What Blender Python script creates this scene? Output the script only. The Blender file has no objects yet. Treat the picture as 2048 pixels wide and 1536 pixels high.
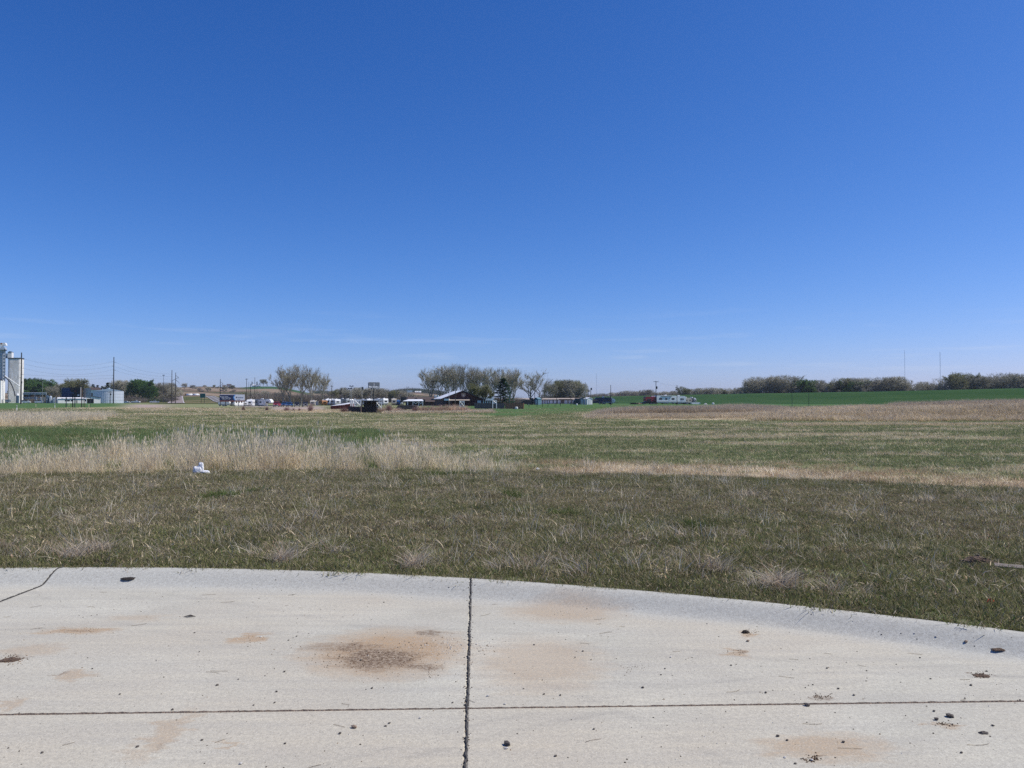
import bpy, bmesh, math, random
import numpy as np
from mathutils import Vector, Matrix

R = math.radians
random.seed(7)
RNG = np.random.default_rng(7)
scene = bpy.context.scene
COL = scene.collection

# ------------------------------------------------------------------ camera, sky, sun, exposure
CAM_H = 1.6
F = 1540.0                       # focal length in pixels of the 2048 wide photograph
HOR = 802.0                      # row of the horizon
PITCH = math.atan((HOR - 768.0) / F)
cam_d = bpy.data.cameras.new('camera')
cam_d.sensor_fit = 'HORIZONTAL'; cam_d.sensor_width = 36.0
cam_d.lens = 36.0 * F / 2048.0
cam_d.clip_start = 0.05; cam_d.clip_end = 30000.0
cam = bpy.data.objects.new('camera', cam_d); COL.objects.link(cam)
cam.location = (0, 0, CAM_H); cam.rotation_euler = (R(90) + PITCH, 0, 0)
scene.camera = cam

SUN_AZ, SUN_EL = R(88), R(51)    # azimuth clockwise from +Y (the view), elevation
world = bpy.data.worlds.new('World'); scene.world = world; world.use_nodes = True
wn, wl = world.node_tree.nodes, world.node_tree.links
wn.clear()
w_out = wn.new('ShaderNodeOutputWorld'); w_bg = wn.new('ShaderNodeBackground')
sky = wn.new('ShaderNodeTexSky'); sky.sky_type = 'NISHITA'; sky.sun_disc = False
sky.sun_elevation = SUN_EL; sky.sun_rotation = SUN_AZ
sky.altitude = 300; sky.air_density = 0.8; sky.dust_density = 0.6; sky.ozone_density = 1.0
# the camera's rendering of a clear sky: one response curve per channel
ssep = wn.new('ShaderNodeSeparateColor'); hs = wn.new('ShaderNodeCombineColor'); wl.new(sky.outputs[0], ssep.inputs[0])
for k, (gm, gn) in enumerate(((1.60, 1.08), (1.13, .90), (.90, 1.28))):
    a = wn.new('ShaderNodeMath'); a.operation = 'MULTIPLY'; a.inputs[1].default_value = .1
    a2 = wn.new('ShaderNodeMath'); a2.operation = 'MINIMUM'; a2.inputs[1].default_value = 3.0
    b = wn.new('ShaderNodeMath'); b.operation = 'POWER'; b.inputs[1].default_value = gm
    c = wn.new('ShaderNodeMath'); c.operation = 'MULTIPLY'; c.inputs[1].default_value = gn * 10
    wl.new(ssep.outputs[k], a.inputs[0]); wl.new(a.outputs[0], a2.inputs[0]); wl.new(a2.outputs[0], b.inputs[0]); wl.new(b.outputs[0], c.inputs[0]); wl.new(c.outputs[0], hs.inputs[k])
# thin cirrus low over the horizon
tc = wn.new('ShaderNodeTexCoord'); mp = wn.new('ShaderNodeMapping'); mp.inputs['Scale'].default_value = (5, 5, 60)
cn = wn.new('ShaderNodeTexNoise'); cn.inputs['Scale'].default_value = 1.6; cn.inputs['Detail'].default_value = 6
cr = wn.new('ShaderNodeMapRange'); cr.inputs['From Min'].default_value = 0.56; cr.inputs['From Max'].default_value = 0.80
cr.inputs['To Max'].default_value = 0.28
sp = wn.new('ShaderNodeSeparateXYZ')
b1 = wn.new('ShaderNodeMapRange'); b1.interpolation_type = 'SMOOTHSTEP'
b1.inputs['From Min'].default_value = 0.015; b1.inputs['From Max'].default_value = 0.045
b2 = wn.new('ShaderNodeMapRange'); b2.interpolation_type = 'SMOOTHSTEP'
b2.inputs['From Min'].default_value = 0.05; b2.inputs['From Max'].default_value = 0.13
b2.inputs['To Min'].default_value = 1; b2.inputs['To Max'].default_value = 0
m1 = wn.new('ShaderNodeMath'); m1.operation = 'MULTIPLY'; m2 = wn.new('ShaderNodeMath'); m2.operation = 'MULTIPLY'
mxs = wn.new('ShaderNodeMix'); mxs.data_type = 'RGBA'
mxs.inputs['B'].default_value = (6.5, 7.2, 8.5, 1)
wl.new(tc.outputs['Generated'], mp.inputs['Vector']); wl.new(mp.outputs[0], cn.inputs['Vector'])
wl.new(cn.outputs[0], cr.inputs[0]); wl.new(tc.outputs['Generated'], sp.inputs[0])
wl.new(sp.outputs['Z'], b1.inputs[0]); wl.new(sp.outputs['Z'], b2.inputs[0])
wl.new(cr.outputs[0], m1.inputs[0]); wl.new(b1.outputs[0], m1.inputs[1])
wl.new(m1.outputs[0], m2.inputs[0]); wl.new(b2.outputs[0], m2.inputs[1])
wl.new(hs.outputs[0], mxs.inputs['A']); wl.new(m2.outputs[0], mxs.inputs['Factor'])
wl.new(mxs.outputs['Result'], w_bg.inputs['Color']); w_bg.inputs['Strength'].default_value = 0.1
wl.new(w_bg.outputs[0], w_out.inputs['Surface'])

sd = bpy.data.lights.new('sun', 'SUN'); sd.energy = 4.9; sd.angle = R(0.53); sd.color = (1.0, 0.945, 0.85)
sun = bpy.data.objects.new('sun', sd); COL.objects.link(sun)
sv = Vector((math.sin(SUN_AZ) * math.cos(SUN_EL), math.cos(SUN_AZ) * math.cos(SUN_EL), math.sin(SUN_EL)))
sun.rotation_euler = sv.to_track_quat('Z', 'Y').to_euler(); sun.location = (30, 20, 60)

scene.view_settings.view_transform = 'Standard'; scene.view_settings.look = 'None'
scene.view_settings.exposure = 0.0; scene.view_settings.gamma = 1.0
scene.view_settings.use_curve_mapping = False
scene.render.engine = 'CYCLES'
scene.cycles.max_bounces = 5; scene.cycles.diffuse_bounces = 2; scene.cycles.volume_bounces = 0
scene.cycles.transparent_max_bounces = 8
scene.cycles.use_denoising = False

# ------------------------------------------------------------------ noise and terrain
class VN:
    def __init__(s, seed):
        s.t = np.random.default_rng(seed).random((256, 256))
    def __call__(s, x, y):
        x = np.asarray(x, float); y = np.asarray(y, float)
        xi = np.floor(x).astype(int); yi = np.floor(y).astype(int)
        fx = x - xi; fy = y - yi
        fx = fx * fx * (3 - 2 * fx); fy = fy * fy * (3 - 2 * fy)
        a = s.t[xi % 256, yi % 256]; b = s.t[(xi + 1) % 256, yi % 256]
        c = s.t[xi % 256, (yi + 1) % 256]; d = s.t[(xi + 1) % 256, (yi + 1) % 256]
        return (a * (1 - fx) + b * fx) * (1 - fy) + (c * (1 - fx) + d * fx) * fy
def fbm(n, x, y, o=4):
    v = 0; a = .5; t = 0
    for k in range(o):
        v = v + a * n(x * 2 ** k + 17.3 * k, y * 2 ** k + 9.1 * k); t += a; a *= .5
    return v / t
N1, N2, N3, N4, N5 = VN(1), VN(2), VN(3), VN(4), VN(5)
def sst(a, b, x):
    t = np.clip((np.asarray(x, float) - a) / (b - a), 0, 1); return t * t * (3 - 2 * t)

KC = (-3.8, -7.0); KR = 14.03; VR = 23.9      # kerb circle of the turning place, outer edge of the mown verge

def zrow(py, d): return CAM_H + (HOR - py) / F * d
# points of the ground read from the photograph: column, row, distance
CTRL = [(px, py, d) for px, py, d in [
    (0, 815, 281), (142, 815.2, 281), (260, 814, 300), (0, 822, 180), (300, 822, 170), (600, 823, 180),
    (800, 825, 175), (727, 826, 165), (42, 808, 400), (227, 807.5, 400), (0, 806, 600), (20, 806, 600),
    (200, 806.5, 450), (140, 806.5, 430), (345, 808, 420), (353, 806, 560), (440, 812.5, 330), (440, 807, 480),
    (480, 813.8, 360), (520, 814, 360), (555, 813.5, 300), (600, 813.5, 300), (650, 811, 330), (680, 820, 190),
    (700, 812, 340), (780, 812, 330), (915, 818, 200), (890, 812, 260), (960, 812, 260), (1000, 818, 231),
    (1045, 818, 231), (1080, 812, 330), (1100, 807.5, 520), (1180, 809, 286), (1210, 808.5, 300), (1221, 811, 250),
    (1313, 809, 290), (1340, 808, 300), (1355, 811, 260), (1400, 809, 300), (1200, 828, 85), (1400, 828.5, 78),
    (1500, 829, 75), (1600, 826, 75), (1750, 821, 76), (1850, 817, 78), (1950, 814, 78), (2048, 811, 80), (2200, 808, 80),
    (2048, 845, 58), (1800, 846, 58), (1500, 848, 55), (1500, 816, 180), (1800, 815, 170), (2048, 814, 170),
    (300, 850, 50), (900, 851, 50), (-300, 850, 50), (500, 838, 80), (0, 838, 80), (900, 838, 80)]]
CX = np.array([(px - 1024) / F * d for px, py, d in CTRL]); CY = np.array([d for _, _, d in CTRL], float)
CZ = np.array([zrow(py, d) for _, py, d in CTRL])
def Hbase(x, y):
    x = np.asarray(x, float); y = np.asarray(y, float)
    sh = np.broadcast(x, y).shape
    xs = np.broadcast_to(x, sh).ravel(); ys = np.broadcast_to(y, sh).ravel()
    out = np.empty(xs.size)
    for i in range(0, xs.size, 40000):
        X = xs[i:i + 40000, None]; Y = ys[i:i + 40000, None]
        d2 = (X - CX) ** 2 + ((Y - CY)) ** 2
        sc = (CY * .10 + 6) ** 2
        w = 1 / (d2 / sc + .02) ** 2
        out[i:i + 40000] = (w * CZ).sum(1) / w.sum(1)
    z = out.reshape(sh)
    rr = np.hypot(x - KC[0], y - KC[1]) - KR
    near = sst(45, 24, rr)
    z = z * (1 - near) + near * (0.03)
    return z
def H(x, y):
    x = np.asarray(x, float); y = np.asarray(y, float)
    z = Hbase(x, y)
    rr = np.hypot(x - KC[0], y - KC[1]) - KR
    verge = sst(10.5, 8.5, rr)
    z = z * (1 - verge) + verge * (0.085 - 0.004 * np.clip(rr, 0, 10))
    z = z + 0.05 * (fbm(N1, x * 1.6, y * 1.6, 3) - .5) * sst(.1, 1.0, rr) * sst(40, 20, rr) + .10 * (fbm(N2, x * .15, y * .15, 3) - .5) * sst(8, 30, rr)
    # clods and rank tussock ground on the bank at the right
    bank = sst(58, 64, y) * sst(110, 90, y) * sst(12, 25, x)
    z = z + bank * .22 * (fbm(N3, x * .8, y * .5, 3) - .45)
    z = np.where(rr < .02, -0.30, z)
    return z
def Hs(x, y): return float(H(np.array([x]), np.array([y]))[0])
def gx(px, d): return (px - 1024) / F * d
def G(px, d): x = gx(px, d); return (x, d, Hs(x, d))
def ground_px(px, py, z=0.0):
    # point of a level surface under a pixel
    d = (CAM_H - z) * F / (py - HOR)
    for _ in range(3):
        v = (768 - py) / F
        k = (math.sin(PITCH) + v * math.cos(PITCH)) / (math.cos(PITCH) - v * math.sin(PITCH))
        d = (z - CAM_H) / k
    v = (768 - py) / F
    return ((px - 1024) / F * d / (math.cos(PITCH) - v * math.sin(PITCH)), d, z)

# ------------------------------------------------------------------ materials
def mat(name, color, rough=.6, metal=0.0, var=0.0, vscale=3.0, bump=0.0, bscale=40.0, spec=.5, coord='Object', col2=None, stretch=(1, 1, 1)):
    m = bpy.data.materials.new(name); m.use_nodes = True
    n, l = m.node_tree.nodes, m.node_tree.links
    b = n['Principled BSDF']
    b.inputs['Roughness'].default_value = rough; b.inputs['Metallic'].default_value = metal
    b.inputs['Specular IOR Level'].default_value = spec
    b.inputs['Base Color'].default_value = (*color, 1)
    if var > 0 or col2:
        t = n.new('ShaderNodeTexCoord'); mpn = n.new('ShaderNodeMapping'); mpn.inputs['Scale'].default_value = stretch
        no = n.new('ShaderNodeTexNoise'); no.inputs['Scale'].default_value = vscale; no.inputs['Detail'].default_value = 5
        mr = n.new('ShaderNodeMapRange'); mr.inputs['From Min'].default_value = .3; mr.inputs['From Max'].default_value = .7
        mx = n.new('ShaderNodeMix'); mx.data_type = 'RGBA'
        c2 = col2 or tuple(c * (1 - var) for c in color)
        mx.inputs['A'].default_value = (*color, 1); mx.inputs['B'].default_value = (*c2, 1)
        l.new(t.outputs[coord], mpn.inputs[0]); l.new(mpn.outputs[0], no.inputs['Vector']); l.new(no.outputs[0], mr.inputs[0])
        l.new(mr.outputs[0], mx.inputs['Factor']); l.new(mx.outputs['Result'], b.inputs['Base Color'])
    if bump > 0:
        t2 = n.new('ShaderNodeTexCoord'); n2 = n.new('ShaderNodeTexNoise'); n2.inputs['Scale'].default_value = bscale
        bp = n.new('ShaderNodeBump'); bp.inputs['Strength'].default_value = bump; bp.inputs['Distance'].default_value = .02
        l.new(t2.outputs[coord], n2.inputs['Vector']); l.new(n2.outputs[0], bp.inputs['Height']); l.new(bp.outputs[0], b.inputs['Normal'])
    return m

def grass_mat(name, trans=.35, macro=1.2, vari=.35):
    m = bpy.data.materials.new(name); m.use_nodes = True
    n, l = m.node_tree.nodes, m.node_tree.links; n.clear()
    o = n.new('ShaderNodeOutputMaterial'); a = n.new('ShaderNodeAttribute'); a.attribute_name = 'Col'
    oi = n.new('ShaderNodeObjectInfo'); g = n.new('ShaderNodeNewGeometry')
    no = n.new('ShaderNodeTexNoise'); no.inputs['Scale'].default_value = macro; no.inputs['Detail'].default_value = 4
    l.new(g.outputs['Position'], no.inputs['Vector'])
    mr = n.new('ShaderNodeMapRange'); mr.inputs['From Min'].default_value = .3; mr.inputs['From Max'].default_value = .7
    mr.inputs['To Min'].default_value = 1 - vari; mr.inputs['To Max'].default_value = 1 + vari
    l.new(no.outputs[0], mr.inputs[0])
    r2 = n.new('ShaderNodeMapRange'); r2.inputs['To Min'].default_value = .8; r2.inputs['To Max'].default_value = 1.2
    l.new(oi.outputs['Random'], r2.inputs[0])
    mu = n.new('ShaderNodeMath'); mu.operation = 'MULTIPLY'; l.new(mr.outputs[0], mu.inputs[0]); l.new(r2.outputs[0], mu.inputs[1])
    vs = n.new('ShaderNodeVectorMath'); vs.operation = 'SCALE'; l.new(a.outputs['Color'], vs.inputs[0]); l.new(mu.outputs[0], vs.inputs['Scale'])
    d = n.new('ShaderNodeBsdfDiffuse'); t = n.new('ShaderNodeBsdfTranslucent'); mx = n.new('ShaderNodeMixShader')
    mx.inputs[0].default_value = trans
    l.new(vs.outputs[0], d.inputs[0]); l.new(vs.outputs[0], t.inputs[0]); l.new(d.outputs[0], mx.inputs[1]); l.new(t.outputs[0], mx.inputs[2])
    l.new(mx.outputs[0], o.inputs[0])
    return m

M = {}
def mk(k, *a, **b): M[k] = mat(k, *a, **b)
mk('white_paint', (.84, .84, .82), .45, var=.12, vscale=.8)
mk('white_wall', (.84, .83, .80), .7, var=.10, vscale=.5)
mk('silo_paint', (.84, .83, .80), .75, col2=(.64, .60, .54), vscale=.8, stretch=(1, 1, .35))
mk('rv_white', (.84, .84, .83), .35, var=.08, vscale=.7)
mk('rv_grey', (.23, .25, .27), .4, var=.1)
mk('rv_beige', (.55, .49, .40), .45, var=.1)
mk('black_paint', (.02, .02, .025), .3, var=.1)
mk('dark_glass', (.015, .018, .022), .08, spec=.6)
mk('tyre', (.02, .02, .02), .85, var=.2)
mk('alloy', (.45, .45, .46), .35, .8, var=.1)
mk('red_paint', (.33, .035, .045), .3, var=.1)
mk('blue_paint', (.02, .09, .26), .3, var=.1)
mk('navy_paint', (.012, .022, .07), .35, var=.1)
mk('orange_wood', (.34, .15, .05), .7, var=.3, vscale=6)
mk('galv_steel', (.55, .60, .66), .45, .25, var=.12, vscale=.6, stretch=(1, 1, .1))
mk('pipe_steel', (.30, .34, .38), .5, .4, var=.2)
mk('pole_wood', (.055, .045, .038), .85, var=.3, vscale=2, stretch=(1, 1, .2))
mk('pole_steel', (.05, .055, .06), .6, .3, var=.2)
mk('grey_pole', (.30, .30, .29), .6, .3, var=.1)
mk('wire', (.05, .05, .055), .6)
mk('bill_navy', (.008, .02, .085), .55, var=.08)
mk('bill_black', (.012, .012, .018), .55, var=.3)
mk('bill_white', (.80, .81, .83), .5, var=.04)
mk('bill_text', (.78, .80, .84), .6, var=.02)
mk('bill_dimtext', (.10, .15, .28), .6, var=.02)
mk('bill_blue', (.10, .33, .72), .6, var=.02)
mk('bill_red', (.28, .02, .03), .6, var=.1)
mk('bill_back', (.05, .10, .16), .6, var=.15)
mk('rust_wood', (.22, .045, .025), .7, var=.3)
mk('brown_siding', (.075, .022, .025), .75, var=.25, vscale=2, stretch=(4, 1, .3))
mk('brown_roof', (.085, .060, .052), .85, var=.25, vscale=1.5)
mk('white_metal_roof', (.86, .86, .84), .38, var=.05)
mk('grey_metal_roof', (.20, .27, .30), .5, .3, var=.1)
mk('badge_cream', (.62, .50, .42), .6, var=.1)
mk('badge_dark', (.10, .03, .03), .6, var=.1)
mk('stain_fence', (.020, .010, .011), .8, var=.3, vscale=3)  # near-black brown board tone
mk('old_fence', (.22, .155, .13), .85, var=.35, vscale=2)
mk('sunlit_fence', (.42, .19, .095), .8, var=.3, vscale=2)  # orange wood with its sunlit brightness put into the colour
mk('shed_blue', (.10, .20, .26), .6, var=.1)
mk('teal_dark', (.012, .035, .05), .5, var=.15)
mk('shed_beige', (.38, .32, .26), .7, var=.1)
mk('door_white', (.66, .67, .68), .5, var=.08)
mk('storage_wall', (.13, .10, .085), .8, var=.2)
mk('sign_green', (.005, .13, .09), .45, var=.05)
mk('asphalt', (.17, .155, .145), .9, var=.2, vscale=.3)
mk('asphalt_pink', (.27, .215, .20), .9, var=.15, vscale=.3)
mk('road_paint', (.7, .7, .68), .7, var=.1)
mk('gravel_drive', (.36, .28, .24), .95, var=.2, vscale=.4, bump=.5, bscale=8)
mk('bark', (.22, .20, .17), .95, col2=(.36, .34, .29), vscale=1.5, stretch=(1, 1, .3))
mk('bark_dark', (.05, .042, .036), .95, col2=(.11, .095, .08), vscale=1.5, stretch=(1, 1, .3))
mk('concrete_post', (.5, .5, .48), .8, var=.1)
mk('yellow_plastic', (.65, .45, .04), .5, var=.1)
mk('black_soil', (.035, .026, .02), .95, var=.3, vscale=20, bump=.8, bscale=60)
mk('brown_soil', (.13, .085, .055), .95, var=.4, vscale=25, bump=.8, bscale=60)
mk('stone_dark', (.075, .062, .055), .85, col2=(.14, .12, .10), vscale=30, bump=.5, bscale=90)
mk('stone_white', (.62, .59, .54), .8, var=.2, vscale=30, bump=.4, bscale=90)
mk('stone_tan', (.34, .25, .18), .85, var=.3, vscale=30, bump=.4, bscale=90)
mk('tar', (.018, .017, .016), .7, col2=(.05, .045, .04), vscale=30, bump=.8, bscale=60)
mk('litter_orange', (.70, .09, .02), .5, var=.1)
mk('bag_white', (.78, .79, .81), .45, var=.15, vscale=9, bump=1.0, bscale=22)
mk('film_clear', (.42, .46, .50), .25, var=.2, vscale=20)
mk('mast_red', (.50, .50, .54), .6, var=.05)
mk('grass_blue', (.30, .32, .33), .6)
M['blade'] = grass_mat('blade', .35, 1.6, .16)
M['straw'] = grass_mat('straw', .5, 1.2, .12)
M['reed'] = grass_mat('reed', .25, .10, .15)
M['twig'] = grass_mat('twig', .15, .08, .12)
M['leaf'] = grass_mat('leaf', .35, .12, .20)

# ------------------------------------------------------------------ mesh helpers
def tag(o, label=None, cat=None, group=None, kind=None):
    if label: o['label'] = label
    if cat: o['category'] = cat
    if group: o['group'] = group
    if kind: o['kind'] = kind
    return o

class MB:
    def __init__(s): s.v = []; s.f = []; s.c = []
    def add(s, vs, fs, col=None):
        b = len(s.v); s.v += [tuple(v) for v in vs]; s.f += [tuple(b + i for i in f) for f in fs]
        if col is not None: s.c += [col] * len(vs)
        return s
    def box(s, x0, x1, y0, y1, z0, z1):
        return s.add([(x0, y0, z0), (x1, y0, z0), (x1, y1, z0), (x0, y1, z0), (x0, y0, z1), (x1, y0, z1), (x1, y1, z1), (x0, y1, z1)],
                     [(0, 3, 2, 1), (4, 5, 6, 7), (0, 1, 5, 4), (1, 2, 6, 5), (2, 3, 7, 6), (3, 0, 4, 7)])
    def prism_y(s, prof, y0, y1):     # outline in x,z carried along y
        n = len(prof)
        vs = [(x, y0, z) for x, z in prof] + [(x, y1, z) for x, z in prof]
        fs = [tuple(range(n)), tuple(range(2 * n - 1, n - 1, -1))] + [((i + 1) % n, i, n + i, n + (i + 1) % n) for i in range(n)]
        return s.add(vs, fs)
    def prism_x(s, prof, x0, x1):     # outline in y,z carried along x
        n = len(prof)
        vs = [(x0, y, z) for y, z in prof] + [(x1, y, z) for y, z in prof]
        fs = [tuple(range(n - 1, -1, -1)), tuple(range(n, 2 * n))] + [(i, (i + 1) % n, n + (i + 1) % n, n + i) for i in range(n)]
        return s.add(vs, fs)
    def tube(s, p0, p1, r0, r1=None, n=8, cap=True, col=None):
        r1 = r0 if r1 is None else r1
        p0 = Vector(p0); p1 = Vector(p1); d = (p1 - p0)
        if d.length < 1e-6: return s
        d.normalize(); a = d.orthogonal().normalized(); b = d.cross(a)
        vs = []
        for p, r in ((p0, r0), (p1, r1)):
            for k in range(n):
                t = 2 * math.pi * k / n; vs.append(p + a * (r * math.cos(t)) + b * (r * math.sin(t)))
        fs = [(i, (i + 1) % n, n + (i + 1) % n, n + i) for i in range(n)]
        if cap: fs += [tuple(range(n - 1, -1, -1)), tuple(range(n, 2 * n))]
        return s.add(vs, fs, col)
    def mesh(s, name, m, smooth=False):
        me = bpy.data.meshes.new(name); me.from_pydata(s.v, [], s.f); me.materials.append(m)
        if s.c:
            ca = me.color_attributes.new('Col', 'FLOAT_COLOR', 'POINT')
            arr = np.ones((len(s.v), 4), 'f'); arr[:, :3] = np.array(s.c, 'f')[:, :3]
            ca.data.foreach_set('color', arr.ravel())
        if smooth: me.polygons.foreach_set('use_smooth', [True] * len(me.polygons))
        me.update(); return me
    def build(s, name, m, parent=None, smooth=False):
        o = bpy.data.objects.new(name, s.mesh(name, m, smooth)); COL.objects.link(o)
        if parent: o.parent = parent
        return o

def thing(name, label, cat, loc, rz=0, group=None):
    o = bpy.data.objects.new(name, None); COL.objects.link(o); o.location = loc; o.rotation_euler = (0, 0, rz)
    o.empty_display_size = .2
    return tag(o, label, cat, group)
def copy_tree(o, parent=None):
    c = o.copy(); COL.objects.link(c)
    if parent: c.parent = parent
    for ch in KIDS(o): copy_tree(ch, c)
    return c
_kids = {}
def KIDS(o):
    return [x for x in o.children]
def box(name, m, parent, *a): return MB().box(*a).build(name, M[m], parent)

def np_mesh(name, V, T, cols=None, m=None, smooth=False):
    me = bpy.data.meshes.new(name)
    k = T.shape[1]
    me.vertices.add(len(V)); me.vertices.foreach_set('co', np.asarray(V, 'f').ravel())
    me.loops.add(T.size); me.loops.foreach_set('vertex_index', T.astype('i').ravel())
    me.polygons.add(len(T)); me.polygons.foreach_set('loop_start', np.arange(0, T.size, k, dtype='i'))
    me.polygons.foreach_set('loop_total', np.full(len(T), k, 'i'))
    if smooth: me.polygons.foreach_set('use_smooth', np.ones(len(T), bool))
    me.update(calc_edges=True)
    if cols is not None:
        ca = me.color_attributes.new('Col', 'FLOAT_COLOR', 'POINT')
        a = np.ones((len(V), 4), 'f'); a[:, :3] = cols; ca.data.foreach_set('color', a.ravel())
    if m: me.materials.append(m)
    return me

# ------------------------------------------------------------------ ground
def lin(px): return px
def zones(x, y):
    """lawn, dry, bare weights at world points"""
    px = 1024 + F * x / np.maximum(y, 1); row = HOR + F * (CAM_H - Hbase(x, y)) / np.maximum(y, 1)
    wob = (fbm(N4, x * .06, y * .06, 3) - .5)
    # lawn: far left, centre behind the field, all along the foot of the levee
    l1 = sst(265, 240, px) * sst(820.5, 819, row + px * .028 + wob * 2) * (y > 120)
    l2 = sst(820, 870, px + wob * 60) * sst(834, 831, row + (np.abs(px - 1010)) * .045 + wob * 4) * (y > 75)
    l3 = sst(1180, 1260, px) * (row < 826) * (y > 98)
    lawn = np.clip(np.maximum(np.maximum(l1, l2), l3), 0, 1)
    rr = np.hypot(x - KC[0], y - KC[1])
    dry = .30 + 0 * x
    # cut straw beside the verge at the right
    s1 = .75 * sst(VR - .1, VR + .2, rr) * sst(VR + 4.2 + wob * 4, VR + 1.6 + wob * 3, rr) * sst(960, 1250, px)
    # pale lines along the far side of the field, at the left
    s2 = np.exp(-((row - 817.5 - (px - 350) * .004) / .9) ** 2) * sst(560, 480, px)
    s3 = np.exp(-((row - 829.5 - wob * 2) / 1.1) ** 2) * sst(620, 450, px) * .9
    s4 = sst(1180, 1300, px) * sst(826, 829, row + wob * 2) * sst(842, 836, row + wob * 4) * .9
    s5 = sst(520, 560, px) * sst(760, 640, px) * sst(820, 822, row) * sst(828, 826, row) * .8
    dry = np.clip(dry + .65 * s1 + .7 * s2 + .6 * s3 + .6 * s4 + .5 * s5, 0, 1)
    # rank green growing below the tall dead grass, left
    green = sst(700, 400, px) * sst(16.8, 19, y) * sst(48, 36, y)
    # bare gravel
    bare = sst(252, 262, px) * sst(345, 325, px) * sst(808.5, 810, row) * sst(816, 814.5, row)
    bare = np.maximum(bare, sst(530, 550, px) * sst(665, 640, px) * sst(814.3, 815.2, row) * sst(824, 821, row))
    bare = np.maximum(bare, sst(470, 480, px) * sst(660, 640, px) * sst(812, 812.6, row) * sst(815.8, 815, row) * .7)
    return lawn, dry, np.clip(bare, 0, 1), np.clip(green, 0, 1)

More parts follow.
